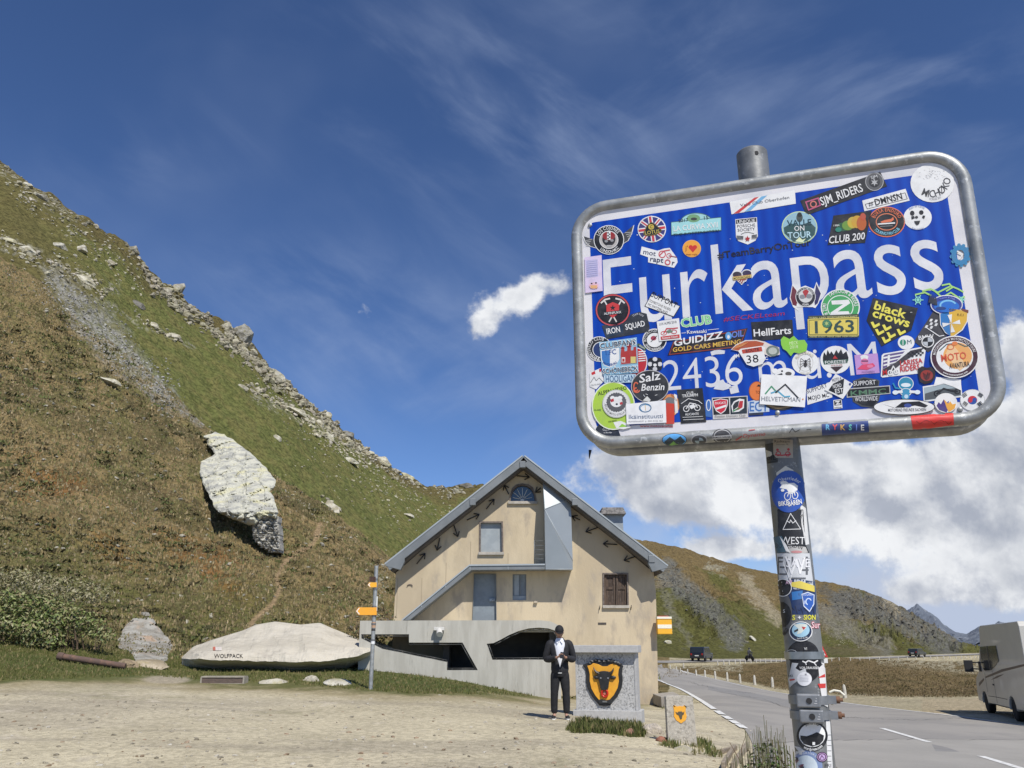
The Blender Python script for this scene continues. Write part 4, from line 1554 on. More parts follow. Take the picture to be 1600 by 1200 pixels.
        for f in bm.faces:
            if f.normal.dot(f.calc_center_median() - eye) > 0:
                f.normal_flip()
        bm.to_mesh(me); bm.free()
        o = link(name, me, parent)
        if label: o['label'] = label
        return o

def surf_map(o, Ymax=1e9):
    bpy.context.view_layer.update()
    dg = bpy.context.evaluated_depsgraph_get()
    bvh = BVHTree.FromObject(o, dg)
    inv = o.matrix_world.inverted()
    eye = Vector((0, 0, CAMZ))

    def f(px, py, h):
        d = Vector(ray(px, py)).normalized()
        p, n, i, t = bvh.ray_cast(inv @ eye, d)
        if p is None:
            p, n, i, t = bvh.find_nearest(inv @ (eye + d * f.last))
        else:
            f.last = t
        if n.dot(d) > 0:
            n = -n
        return p + n * h
    f.last = 10
    return f

BLK = (20, 20, 22); WHT = (236, 236, 234)
d = Dec((0, 880, 2.5))
d.text('WOLFPACK', 893, 371, 15, (45, 38, 32), w=112, bold=.01)
d.lay_on('graffiti', surf_map(slab_o), slab_o, base=.012, dl=.001, cut=[(0, 2), (1, 2)])
d = Dec((0, 880, 2.5))
d.rect(832, 328, 866, 342, (225, 215, 205)).rect(832, 328, 842, 342, (200, 110, 90))
d.lay_on('painted_mark', surf_map(slab_o), slab_o, base=.012, dl=.002, cut=[(0, 2), (1, 2)])
ribbon('asphalt_light', hitline([(1176, 1164), (1300, 1158), (1450, 1156), (1700, 1158)], 40), hitline([(1184, 1300), (1300, 1300), (1450, 1300), (1900, 1300)], 40), mat('asphalt_pale', (.345, .325, .29), (.30, .285, .255), scale=.5, c3=(.42, .40, .36), scale3=60, lo3=.58, hi3=.7, rough=.9, bump=.35, bscale=60, spec=.3), lift=.0155, nc=40)
mcrack = mat('crack_seal', (.11, .105, .10), rough=.8)
for pts in ([(1176, 1164), (1300, 1158), (1450, 1156), (1640, 1158)], [(1120, 1082), (1190, 1092), (1260, 1118), (1330, 1122)], [(1330, 1122), (1430, 1126), (1560, 1120)], [(1075, 1066), (1130, 1080), (1180, 1084)]):
    P0 = np.array(pts, float)
    t = np.linspace(0, len(pts) - 1, 60)
    x = np.interp(t, range(len(pts)), P0[:, 0]); y = np.interp(t, range(len(pts)), P0[:, 1]) + rng.normal(0, .5, 60)
    C_ = hits(x, y)[:3].T
    d_ = np.gradient(C_[:, :2], axis=0); n_2 = np.stack([-d_[:, 1], d_[:, 0]], -1); n_2 /= np.linalg.norm(n_2, axis=1)[:, None] + 1e-9
    A = C_.copy(); B_2 = C_.copy(); A[:, :2] += n_2 * .011; B_2[:, :2] -= n_2 * .011
    ribbon('road_crack', A, B_2, mcrack, lift=.019, nc=1)
YF = 29.0                      # facade plane
YR = 28.32                     # front edge of the roof

def HX(px, py, Y=YF):
    return W(px, py, Y)

def Z1(X, Y):                  # zoom 7 -> photo
    return 590 + X / 3.404, 700 + Y / 3.403

def poly_at(pts, Y):
    return [W(x, y, Y) for x, y in pts]

mplast = mat('plaster', (.60, .50, .345), (.49, .405, .28), scale=.6, lo=.38, hi=.6, c3=(.42, .355, .27), scale3=1.5, lo3=.52, hi3=.7, rough=.95, bump=.35, bscale=14, bdist=.02, spec=.15, detail=9, stretch=(1.5, 1, .6))
mplast2 = mat('plaster_patch', (.62, .50, .35), (.55, .43, .29), scale=2.2, rough=.95, bump=.3, bscale=14, spec=.15)
mzinc = mat('zinc', (.22, .235, .24), (.175, .19, .195), scale=1.5, rough=.55, metal=.25, bump=.12, bscale=9, spec=.5)
mzincl = mat('zinc_light', (.42, .455, .465), (.37, .405, .42), scale=1.2, rough=.5, metal=.2, spec=.5)
mroofu = mat('roof_underside', (.13, .115, .10), (.09, .08, .07), scale=4, rough=.95)
mroof = mat('roof_sheet', (.16, .16, .155), (.12, .12, .12), scale=3, rough=.8)
mdoor = mat('door_paint', (.225, .26, .285), (.19, .22, .245), scale=3, lo=.4, hi=.6, rough=.6)
mpanel = mat('panel_paint', (.34, .375, .39), (.29, .325, .345), scale=4, lo=.4, hi=.6, rough=.6)
moldwood = mat('old_wood', (.115, .078, .055), (.06, .042, .032), scale=5, lo=.35, hi=.6, c3=(.2, .16, .13), scale3=9, lo3=.56, hi3=.7, rough=.9, bump=.6, bscale=20, stretch=(3, 3, .35))
mframe = mat('weathered_frame', (.20, .165, .14), (.11, .09, .08), scale=9, rough=.9)
msill = mat('stone_sill', (.47, .43, .37), (.36, .33, .28), scale=6, rough=.9)
mblack = mat('black_iron', (.025, .024, .024), rough=.6)

hb = W(822, 1090, YF); hb.z = ztp(hb.x, YF + .5)
house = empty('house', (hb.x, YF, hb.z), 'ochre plastered mountain house with steep gable, grey metal roof edge and folded metal oriel', 'house')

wall_out = [Z1(98, 662), Z1(770, 90), Z1(1468, 662), Z1(1480, 760), (1029.5, 1125), (606, 1125), Z1(85, 930)]
lun = [Z1(703, 285), Z1(710, 262)] + [Z1(770 - 68 * math.cos(R(a)), 262 - 72 * math.sin(R(a))) for a in range(20, 181, 16)] + [Z1(840, 285)]
lun = [Z1(708, 283), Z1(712, 250), Z1(724, 222), Z1(745, 203), Z1(770, 197), Z1(795, 202), Z1(818, 218), Z1(832, 246), Z1(838, 283)]
win1 = [Z1(549, 398), Z1(659, 398), Z1(661, 553), Z1(548, 553)]
door = [Z1(515, 672), Z1(628, 672), Z1(631, 930), Z1(505, 930)]
win2 = [Z1(718, 670), Z1(791, 670), Z1(791, 808), Z1(718, 808)]
win3 = [Z1(1205, 672), Z1(1326, 672), Z1(1328, 836), Z1(1206, 836)]
mb = MB()
mb.holed(poly_at(wall_out, YF), [poly_at(h, YF) for h in (lun, win1, door, win2, win3)], (0, .3, 0))
side = [W(x, y, YF) for x, y in wall_out]
mb.prism([p + Vector((0, .3, 0)) for p in side], (0, 10.5, 0))
wall_o = mb.build('wall', mplast, house)

def pane(name, pts, Y, t, m, parent, **k):
    b = MB()
    b.prism(poly_at(pts, Y), (0, t, 0))
    return b.build(name, m, parent, **k)

def grow(pts, g):
    cx = sum(p[0] for p in pts) / len(pts); cy = sum(p[1] for p in pts) / len(pts)
    return [(cx + (x - cx) * (1 + g / max(abs(x - cx), 1e-3)) if abs(x - cx) > 1 else x, cy + (y - cy) * (1 + g / max(abs(y - cy), 1e-3)) if abs(y - cy) > 1 else y) for x, y in pts]

def frame(name, inner, wpx, Y, t, m, parent):
    b = MB()
    b.holed(poly_at(grow(inner, wpx), Y - .035), [poly_at(inner, Y - .035)], (0, t, 0))
    return b.build(name, m, parent)

def sill(parent, x0, x1, y0, y1, m=msill, out=.09):
    a, c = Z1(x0, y1), Z1(x1, y0)
    p, q = W(a[0], a[1], YF - out), W(c[0], c[1], YF - out)
    b = MB()
    b.box((p.x, YF - out, p.z), (q.x, YF + .05, q.z))
    return b.build('sill', m, parent, bevel=.01)

w = pane('arched_window', lun, YF + .12, .03, mat('dark_glass', (.035, .055, .085), rough=.12, spec=.8), house)
b = MB()
hub = W(*Z1(770, 280), YF + .1)
for a in (12, 38, 64, 90, 116, 142, 168):
    r0, r1 = 10, 52 if abs(a - 90) > 60 else 60
    p0, p1 = Z1(770 + r0 * math.cos(R(a)), 274 - r0 * math.sin(R(a))), Z1(770 + r1 * math.cos(R(a)), 274 - r1 * math.sin(R(a)))
    b.cyl(W(*p0, YF + .1), W(*p1, YF + .1), .012, n=6)
b.cyl(hub, hub + Vector((0, .02, 0)), .07, n=12)
b.build('glazing_bar', flat(205, 208, 205), w)
frame('frame', lun, 2.6, YF, .18, mframe, w)
sill(w, 693, 850, 282, 297)
w = pane('boarded_window', win1, YF + .10, .05, mpanel, house)
frame('frame', win1, 2.4, YF, .2, mframe, w)
sill(w, 535, 672, 553, 568)
dr = pane('door', door, YF + .10, .05, mdoor, house)
hx = W(*Z1(609, 808), YF + .06)
b = MB()
b.box((hx.x - .09, YF + .0, hx.z - .045), (hx.x + .09, YF + .1, hx.z + .045))
b.cyl(hx + Vector((-.05, -.01, 0)), hx + Vector((.06, -.1, .0)), .018, n=8)
b.build('handle', mat('dull_steel', (.30, .31, .32), rough=.35, metal=.8), dr)
frame('frame', door, .7, YF, .2, mzinc, dr)
w = pane('small_window', win2, YF + .09, .05, mdoor, house)
pane('pane', [Z1(727, 676), Z1(752, 676), Z1(752, 784), Z1(727, 784)], YF + .075, .012, mpanel, w)
pane('sash', [Z1(757, 672), Z1(762, 672), Z1(762, 806), Z1(757, 806)], YF + .06, .02, mzinc, w)
pane('sill_board', [Z1(718, 786), Z1(791, 786), Z1(791, 808), Z1(718, 808)], YF + .05, .03, mpanel, w)
w = frame('shuttered_window', win3, 2.4, YF, .15, mframe, house)
sill(w, 1198, 1340, 836, 852)
for x0, x1 in ((1206, 1264), (1268, 1327)):
    sh = pane('shutter', [Z1(x0, 674), Z1(x1, 674), Z1(x1, 834), Z1(x0, 834)], YF + .08, .04, moldwood, w)
    b = MB()
    for ya, yb in ((674, 690), (738, 752), (818, 834)):
        b.prism(poly_at([Z1(x0 + 2, ya), Z1(x1 - 2, ya), Z1(x1 - 2, yb), Z1(x0 + 2, yb)], YF + .05), (0, .028, 0))
    for xa, xb in ((x0, x0 + 11), (x1 - 11, x1)):
        b.prism(poly_at([Z1(xa, 674), Z1(xb, 674), Z1(xb, 834), Z1(xa, 834)], YF + .045), (0, .03, 0))
    b.prism(poly_at([Z1((x0 + x1) / 2 - 1.5, 674), Z1((x0 + x1) / 2 + 1.5, 674), Z1((x0 + x1) / 2 + 1.5, 834), Z1((x0 + x1) / 2 - 1.5, 834)], YF + .07), (0, .01, 0))
    b.build('rail', moldwood, sh)
b = MB()
for x, y in ((1182, 852), (1350, 850)):
    b.cyl(W(*Z1(x, y - 14), YF - .05), W(*Z1(x - 3, y + 10), YF - .08), .012, n=5)
    b.cyl(W(*Z1(x, y - 3), YF - .06), W(*Z1(x, y - 3), YF), .012, n=5)
b.build('shutter_hook', mblack, w)
b = MB()
v0, v1 = W(*Z1(1173, 939), YF - .012), W(*Z1(1216, 928), YF - .012)
b.box((v0.x, YF - .012, v0.z), (v1.x, YF + .02, v1.z), 0)
for k in range(1, 8):
    xx = v0.x + (v1.x - v0.x) * k / 8
    b.box((xx - .006, YF - .016, v0.z), (xx + .006, YF - .01, v1.z), 1)
b.build('vent', [mat('vent_dark', (.05, .045, .04)), mframe], house)
b = MB()
p = W(*Z1(842, 818), YF)
b.box((p.x - .07, YF - .10, p.z - .05), (p.x + .05, YF, p.z + .02))
b.build('hook', mat('beige_metal', (.45, .38, .28), rough=.6), house, bevel=.01)
b = MB()
p = W(*Z1(172, 735), YF)

b.tube([p + Vector((.09 * math.cos(R(a)), -.03, .06 * math.sin(R(a)))) for a in range(0, 181, 20)], .015, n=5)
b.build('lifting_ring', mframe, house)

ap, lt, rt = (818, 714), (603, 883), (1042, 886)
A_, L_t, R_t = W(*ap, YR), W(*lt, YR), W(*rt, YR)
nL = Vector((-(A_.z - L_t.z), 0, (A_.x - L_t.x))).normalized()
nR = Vector((-(R_t.z - A_.z), 0, (R_t.x - A_.x))).normalized()
th = .30

def down(n_):
    return -n_ * th

def roofpart(name, P, Q, nrm, parent, m, t0, t1, y0, y1):
    """slab between P and Q in the gable plane from depth t0 to t1 under the top surface"""
    b = MB()
    a = [Vector((P.x, y0, P.z)) - nrm * t0, Vector((Q.x, y0, Q.z)) - nrm * t0, Vector((Q.x, y0, Q.z)) - nrm * t1, Vector((P.x, y0, P.z)) - nrm * t1]
    b.prism(a, (0, y1 - y0, 0))
    return b.build(name, m, parent)

mid = Vector((A_.x, 0, A_.z))
apex_low = A_ - Vector((0, 0, th / nL.z))
tipL = L_t + Vector((.28, 0, -.19)); tipR = R_t + Vector((-.28, 0, -.19))
b = MB()
loop = [L_t, A_, R_t, R_t + Vector((.01, 0, -.04)), R_t + Vector((-.62, 0, .0 - .06)), apex_low, L_t + Vector((.62, 0, -.06)), L_t + Vector((-.01, 0, -.04))]
loopY = [Vector((p.x, YR + .06, p.z)) for p in loop]
b = MB()
b.prism([Vector((p.x, YR + .06, p.z)) for p in (L_t, A_, A_ - Vector((0, 0, .34)), L_t + Vector((.18, 0, -.20)))], (0, 12, 0))
b.prism([Vector((p.x, YR + .06, p.z)) for p in (A_ + Vector((.002, 0, 0)), R_t, R_t + Vector((-.18, 0, -.20)), A_ - Vector((-.002, 0, .34)))], (0, 12, 0))
roof = b.build('roof', [mroofu], house)
for nm, P, Q, nr in (('roof_covering', L_t, A_, nL), ('roof_covering', A_, R_t, nR)):
    roofpart(nm, P + nr * .035, Q + nr * .035, nr, roof, mroof, 0, .03, YR + .07, YR + 12.05)
b = MB()
vt = .22
for P, Q, nr, sgn in ((L_t, A_, nL, 1), (A_, R_t, nR, -1)):
    b.prism([Vector((p.x, YR - .03, p.z)) for p in (P + nr * .05, Q + nr * .05 + Vector((0, 0, 0)), Q - nr * vt, P - nr * vt)], (0, .08, 0))
verge = b.build('verge_board', mzinc, roof, bevel=.012)
b = MB()
for P, Q, nr in ((L_t, A_, nL), (A_, R_t, nR)):
    b.prism([Vector((p.x, YR - .05, p.z)) for p in (P + nr * .075, Q + nr * .075, Q + nr * .03, P + nr * .03)], (0, .12, 0))
b.build('verge_cap', mzincl, roof)
b = MB()
for base, sg in ((L_t, 1), (R_t, -1)):
    q = Vector((base.x, YR - .04, base.z))
    pts = [q + Vector((0, 0, .05)), q + Vector((.62 * sg, 0, .05 + .50)), q + Vector((.62 * sg, 0, .10)), q + Vector((.50 * sg, 0, -.16)), q + Vector((-.02 * sg, 0, -.03))]
    b = MB()
    b.prism(pts, (0, .25, 0))
    b.build('eave_end', mzinc, roof, bevel=.012)
for x, y in ((505, 285), (770, 86), (1048, 285), (1455, 588)):
    p = W(*Z1(x, y), YR)
    b = MB()
    b.box((p.x - .09, YR - .07, p.z - .13), (p.x + .11, YR + .2, p.z + .10))
    b.build('purlin_bracket', mzinc, roof, bevel=.01)
YC = 33.5
ch = MB()
a, c = W(946, 822, YC), W(973, 803, YC)
ch.box((a.x, YC, a.z - .5), (c.x, YC + 1.2, c.z))
cho = ch.build('chimney', mat('chimney_metal', (.33, .36, .38), (.26, .29, .31), scale=3, rough=.6), roof)
a, c = W(938, 804, YC - .1), W(977, 793, YC - .1)
ch = MB()
for k in range(5):
    z0 = a.z + (c.z - a.z) * k / 5
    ch.box((a.x + .02 * k + (k % 2) * .015, YC - .25 + k * .03, z0), (c.x - .02 * k + (k % 2) * .01, YC + 1.45 - k * .03, z0 + (c.z - a.z) / 5 * 1.08))
ch.build('chimney_cap', mat('old_shingle', (.30, .28, .26), (.17, .16, .15), scale=12, lo=.42, hi=.58, rough=.95, bump=.8, bscale=25), cho, bevel=.015)

OUT = .74
YB_ = YF - OUT
b = MB()
top = [Z1(128, 915), Z1(488, 622), Z1(890, 618)]
bot = [Z1(890, 645), Z1(500, 648), Z1(170, 915)]
b.prism(poly_at(top + bot, YB_), (0, OUT - .004, 0))
st = b.build('stair_landing', mzinc, house)
b = MB()
for P, Q in (((Z1(128, 912)), Z1(488, 619)), (Z1(488, 619), Z1(890, 615))):
    b.prism(poly_at([P, Q, (Q[0], Q[1] + 2.4), (P[0], P[1] + 2.4)], YB_ - .03), (0, .04, 0))
b.build('edge_strip', mzincl, st)
b = MB()
for x, y in ((235, 832), (362, 728), (492, 632), (694, 632)):
    p, q = Z1(x, y - 12), Z1(x, y + 14)
    P, Q = W(*p, YB_ - .006), W(*q, YB_ - .006)
    b.box((P.x - .008, YB_ - .008, Q.z), (P.x + .008, YB_, P.z))
b.build('seam', mzincl, st)
ori = MB()
TL, TR, ML, BR, BR2, BL = Z1(880, 165), Z1(1027, 268), Z1(888, 326), Z1(1038, 600), Z1(1038, 645), Z1(893, 645)
V = [W(*TL, YB_ + .30), W(*TR, YB_ + .34), W(*ML, YB_ - .02), W(*BR, YB_ + .12), W(*BR2, YB_), W(*BL, YB_)]
k = len(V)
V += [Vector((p.x, YF - .003, p.z)) for p in V]
Fs = [(0, 2, 1), (2, 3, 1), (2, 5, 4, 3), (0, 6, 8, 2), (2, 8, 11, 5), (5, 11, 10, 4), (4, 10, 9, 3), (3, 9, 7, 1), (1, 7, 6, 0), (6, 7, 9, 10, 11, 8)]
ori.add(V, Fs, 0, False)
oo = ori.build('oriel', mat('oriel_zinc', (.33, .355, .36), (.295, .32, .325), scale=1.0, rough=.38, metal=.35, spec=.5), house)
b = MB()
for P, Q in ((V[2], V[1]), (V[2], V[3]), (V[0], V[2]), (V[5], V[4])):
    b.cyl(P + Vector((0, -.003, 0)), Q + Vector((0, -.003, 0)), .012, n=6)
b.build('fold_seam', mzincl, oo)
b = MB()
for y in (494, 518, 542, 566, 590):
    b.cyl(W(*Z1(832, y), YB_ + .1), W(*Z1(889, y), YB_ + .1), .008, n=5)
b.cyl(W(*Z1(833, 490), YB_ + .1), W(*Z1(833, 618), YB_ + .1), .012, n=5)
b.build('railing', mzinc, oo)

arrows = [((740, 148), (808, 155)), ((698, 245), (672, 196)), ((578, 325), (620, 272)), ((475, 383), (541, 353)), ((404, 405), (427, 472)), ((331, 478), (316, 545)), ((208, 617), (253, 560)),
          ((868, 212), (838, 236)), ((1076, 382), (1034, 362)), ((1172, 422), (1107, 446)), ((1275, 513), (1200, 509)), ((1378, 575), (1310, 597))]
for P, Q in arrows:
    p, q = W(*Z1(*P), YF - .06), W(*Z1(*Q), YF - .06)
    dvec = (q - p).normalized()
    n_ = Vector((-dvec.z, 0, dvec.x))
    b = MB()
    b.cyl(p, q, .02, n=6)
    for sg in (1, -1):
        b.cyl(q, q - dvec * .17 + n_ * .11 * sg, .019, n=6)
    b.cyl((p + q) / 2, (p + q) / 2 + Vector((0, .1, 0)), .02, n=5)
    b.build('arrow', mblack, house)
b = MB()
for x in (495, 365, 236, 108, 694):
    y0 = {495: 500, 365: 610, 236: 690, 108: 690, 694: 560}[x]
    y1 = {495: 618, 365: 715, 236: 820, 108: 905, 694: 616}[x]
    P, Q = W(*Z1(x, y0), YF - .003), W(*Z1(x, y1), YF - .003)
    b.box((P.x - .007, YF - .006, Q.z), (P.x + .007, YF + .01, P.z))
b.build('wall_joint', mat('joint_dark', (.33, .26, .18)), house)
p0, p1 = W(1027, 991, 28.7), W(1048.5, 966, 28.7)
b = MB()
b.box((p0.x, 28.6, p0.z), (p1.x, 28.85, p1.z), 0)
ysn = b.build('stop_sign', flat(240, 178, 40), None, bevel=.02)
tag(ysn, 'yellow and white bus stop board sticking out past the house corner', 'bus stop sign')
H_ = p1.z - p0.z
b = MB()
b.box((p0.x + .01, 28.592, p0.z + H_ * .36), (p1.x - .01, 28.6, p0.z + H_ * .60), 0)
b.box((p0.x + .0, 28.58, p1.z - .02), (p1.x, 28.86, p1.z + .05), 0)
b.build('white_band', flat(240, 235, 215), ysn)
b = MB()
b.box((p0.x + .03, 28.585, p1.z + .05), (p1.x - .1, 28.7, p1.z + .075), 0)
b.build('red_edge', flat(180, 70, 60), ysn)

mconc = mat('concrete', (.50, .48, .42), (.43, .41, .355), scale=1.3, lo=.38, hi=.62, c3=(.29, .275, .235), scale3=2.2, lo3=.6, hi3=.75, rough=.95, bump=.25, bscale=18, bdist=.02, stretch=(3.2, 1, .5), spec=.15)
YW = 26.6

def Z2(X, Y):
    return 540 + X / 3.077, 900 + Y / 3.077

outer = [Z2(70, 215), Z2(300, 214), Z2(700, 213), Z2(940, 213), Z2(985, 218), Z2(1022, 236), Z2(1034, 262), (877, 1110), (700, 1090), (558.5, 1062)]
hole1 = [Z2(75, 280), Z2(305, 280), Z2(305, 320), Z2(562, 320), Z2(636, 453), Z2(487, 453), Z2(487, 414), Z2(330, 382), Z2(175, 350), Z2(76, 300)]
hole2 = [Z2(678, 326), Z2(712, 322), Z2(745, 306), Z2(785, 284), Z2(830, 265), Z2(880, 252), Z2(930, 248), Z2(975, 252), Z2(1005, 262), Z2(1022, 285), Z2(1026, 403), Z2(706, 403)]
mb = MB()
mb.holed(poly_at(outer, YW), [poly_at(hole1, YW), poly_at(hole2, YW)], (0, .28, 0))
base = W(700, 1080, YW); base.z = ztp(base.x, YW)
cw = empty('concrete_wall', base, 'raw concrete parapet wall with two dark freeform openings in front of the house', 'concrete wall')
mb.build('wall_panel', mconc, cw)
b = MB()
a, c = W(566, 985, YW), W(872, 985, YW)
b.box((a.x, YW + .282, a.z - .05), (c.x, YF - .01, a.z + .12))
b.build('landing_slab', mconc, cw)
mdk = mat('shaded_concrete', (.10, .095, .085), (.07, .065, .06), scale=2, rough=.95)  # concrete colour darkened to stand for the shade inside the passage
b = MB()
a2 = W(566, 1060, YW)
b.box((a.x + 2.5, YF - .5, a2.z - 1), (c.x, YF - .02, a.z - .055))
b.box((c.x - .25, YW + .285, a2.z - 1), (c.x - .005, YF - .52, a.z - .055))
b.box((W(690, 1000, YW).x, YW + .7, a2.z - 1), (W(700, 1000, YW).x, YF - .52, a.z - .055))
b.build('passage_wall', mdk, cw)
b = MB()
a3 = W(563, 1002, YW + 1.7); a4 = W(640, 1020, YW + 1.7)
b.prism([W(562, 994, YW + 1.6), W(600, 1006, YW + 1.6), W(650, 1030, YW + 1.6), W(650, 1080, YW + 1.6), W(562, 1060, YW + 1.6)], (0, .15, 0))
b.build('stair_flank', mconc, cw)
for hole, nm in ((hole1, 'opening_rim'), (hole2, 'opening_rim')):
    b = MB()
    P3 = poly_at(hole, YW + .03)
    cx = sum((p for p in P3), Vector()) / len(P3)
    n_ = len(hole)
    for i in range(n_):
        p, q = P3[i], P3[(i + 1) % n_]
        b.cyl(p, q, .018, n=6)
        L_ = (q - p).length
        dn = Vector((-(q - p).z, 0, (q - p).x)).normalized()
        if dn.dot(cx - p) < 0:
            dn = -dn
        kk = int(L_ / .24)
        off_ = dn * .055
        b.cyl(p + off_, q + off_, .012, n=5)
        for j in range(kk):
            t = (j + .5) / kk
            m_ = p.lerp(q, t)
            b.cyl(m_, m_ + off_, .012, n=4)
    b.build(nm, mat('rim_steel', (.10, .10, .095), rough=.5, metal=.5), cw)
sp = W(*Z2(452, 262), YW)
b = MB()
b.cyl(sp + Vector((-.02, 0, .05)), sp + Vector((-.02, -.16, .03)), .05, n=10)
b.box((sp.x - .16, YW - .22, sp.z - .0), (sp.x + .16, YW - .06, sp.z + .10))
b.cyl(sp + Vector((.0, -.17, .0)), sp + Vector((.03, -.34, -.12)), .085, .10, n=12)
o = b.build('wall_lamp', mat('lamp_white', (.62, .60, .55), rough=.5), None, bevel=.008)
tag(o, 'small white spotlight fixed to the concrete wall between the two openings', 'spotlight')

gpst = G(579, 1077)
YS = gpst.y
msteel = mat('galv_steel', (.43, .44, .43), (.33, .34, .33), scale=12, lo=.4, hi=.6, rough=.5, metal=.5)
topp = W(585, 884, YS)
sgn = empty('hiking_signpost', gpst, 'thin grey metal post with yellow hiking arrows beside the concrete wall', 'signpost')
b = MB()
b.cyl((gpst.x, YS, gpst.z - .1), (gpst.x, YS, topp.z), .052, n=12)
b.build('post', msteel, sgn)
b = MB()
for y in (905, 921, 948, 962, 975, 1000):
    p = W(582, y, YS)
    b = MB()
    b.cyl((gpst.x, YS, p.z - .02), (gpst.x, YS, p.z + .02), .062, n=12)
    b.build('clamp', mat('clamp_steel', (.2, .2, .2), rough=.5, metal=.5), sgn)
for (x0, y0, x1, y1, nm, cc) in ((574.5, 910, 588.5, 917.5, 'arrow_board', (244, 178, 45)), (556, 949, 588.5, 961, 'arrow_board', (244, 170, 45)), (577, 901, 587, 909, 'back_board', (70, 45, 30))):
    hgt = (y1 - y0)
    pts = [(x0, (y0 + y1) / 2), (x0 + hgt * .35, y0), (x1, y0), (x1, y1), (x0 + hgt * .35, y1)] if nm == 'arrow_board' else [(x0, y0), (x1, y0), (x1, y1), (x0, y1)]
    b = MB()
    b.prism([W(x, y, YS - .075) for x, y in pts], (0, .018, 0))
    ab = b.build(nm, flat(*cc, rough=.5), sgn)
    if nm == 'arrow_board':
        b = MB()
        b.prism([W(x, y, YS - .08) for x, y in [(x0 + .4, (y0 + y1) / 2), (x0 + hgt * .4, y0 + .9), (x0 + hgt * .4 + 1.6, y0 + .9), (x0 + 2.4, (y0 + y1) / 2), (x0 + hgt * .4 + 1.6, y1 - .9), (x0 + hgt * .4, y1 - .9)]], (0, .004, 0))
        b.build('white_tip', flat(240, 235, 225), ab)
b = MB()
p0, p1 = W(587.5, 955, YS), W(588.5, 932, YS)
b.box((p0.x, YS - .02, p0.z), (p0.x + .03, YS, p1.z))
b.build('white_strip', flat(225, 225, 220), sgn)
for q, (y0, y1, cc) in enumerate(((972, 981, (185, 150, 120)), (1001, 1006, (235, 235, 235)), (982, 986, (60, 60, 60)))):
    p0, p1 = W(580, y1, YS), W(580, y0, YS)
    b = MB()
    b.lathe((gpst.x, YS, 0), [(.0535, p0.z), (.0535, p1.z)], n=12)
    b.build('sticker', flat(*cc), sgn)

mrust = mat('rust', (.115, .075, .06), (.19, .11, .075), scale=7, lo=.45, hi=.7, rough=.9, bump=.4, bscale=30)
ga = G(95, 1033); gb_ = G(182, 1046)
ra = .085
p0, p1 = W(94, 1025.5, ga.y), W(196, 1041, ga.y + .15)
b = MB()
b.tube([p0, p0.lerp(p1, .5), p1], [ra, ra, ra * .95], n=20)
b.cyl(p0 - (p1 - p0).normalized() * .06, p0 + (p1 - p0).normalized() * .10, ra * 1.28, n=20)
b.cyl(p0 + (p1 - p0) * .16, p0 + (p1 - p0) * .18, ra * 1.13, n=20)
pipe = b.build('rusty_pipe', mrust, None)
tag(pipe, 'rusty iron pipe lying tilted on the grass at the foot of the slope', 'pipe')
b = MB()
dd = (p1 - p0).normalized()
b.cyl(p0 - dd * .063, p0 - dd * .06, ra * .95, n=20)
b.build('bore', mat('bore_dark', (.02, .015, .012)), pipe)
gt = G(346, 1068)
k_ = gt.y / 1423
x0, x1 = W(315, 1068, gt.y).x, W(379, 1068, gt.y).x
z0, z1 = gt.z - .03, gt.z + 11 * k_
b = MB()
b.box((x0, gt.y, z0), (x1, gt.y + .08, z1 - .03))
tr = b.build('trough', mat('trough_brown', (.10, .075, .06), (.14, .10, .08), scale=8, stretch=(1, 1, 4), rough=.8))
tag(tr, 'low brown metal drain box with a pale rim in front of the slab boulder', 'drain box')
b = MB()
b.box((x0 - .03, gt.y - .02, z1 - .03), (x1 + .03, gt.y + .35, z1))
b.box((x0 - .12, gt.y - .03, z0 - .02), (x1 + .05, gt.y - .0, z0 + .035))
b.box((x0 - .04, gt.y - .02, z0), (x0, gt.y + .35, z1 - .031))
b.box((x1, gt.y - .02, z0), (x1 + .04, gt.y + .35, z1 - .031))
b.build('rim', mat('trough_rim', (.40, .36, .29), (.3, .27, .22), scale=6, rough=.9), tr)

def leafball(name, blobs_, n, size, m, cols, seed, parent=None):
    r = np.random.default_rng(seed)
    C, Nn = [], []
    w = np.array([b[1][0] * b[1][2] for b in blobs_]); w = w / w.sum()
    pick = r.choice(len(blobs_), n, p=w)
    for c, rad in [blobs_[k] for k in pick]:
        v = r.normal(size=3); v /= np.linalg.norm(v)
        q = r.random() ** .35
        C.append(np.array(c) + v * np.array(rad) * q)
        Nn.append(v)
    C = np.array(C); Nn = np.array(Nn)
    nrm = Nn + r.normal(0, .6, C.shape) + np.array([0, 0, .5])
    nrm /= np.linalg.norm(nrm, axis=1)[:, None]
    a = np.cross(nrm, r.normal(size=C.shape)); a /= np.linalg.norm(a, axis=1)[:, None]
    b = np.cross(nrm, a)
    s = size * r.uniform(.6, 1.3, (n, 1))
    V = np.stack([C - a * s, C + b * s * .5 + nrm * s * .12, C + a * s, C - b * s * .5 + nrm * s * .12], 1).reshape(-1, 3)
    i = np.arange(n) * 4
    Fs = np.concatenate([np.stack([i, i + 1, i + 2], -1), np.stack([i, i + 2, i + 3], -1)])
    col_ = np.array(cols)[r.integers(0, len(cols), n)] * r.uniform(.75, 1.25, (n, 1))
    return npmesh(name, V, Fs, m, parent=parent, colors=np.repeat(col_, 4, 0))

gs = G(80, 1012)
ks = gs.y / F_PX
mleaf = mat('leaf', (1, 1, 1), rough=.5, attr='Col', spec=.4)

def sb(px, py, rx, ry, dy=0.0):
    p = W(px, py, gs.y + dy)
    return (tuple(p), (rx * ks, rx * ks * .8, ry * ks))

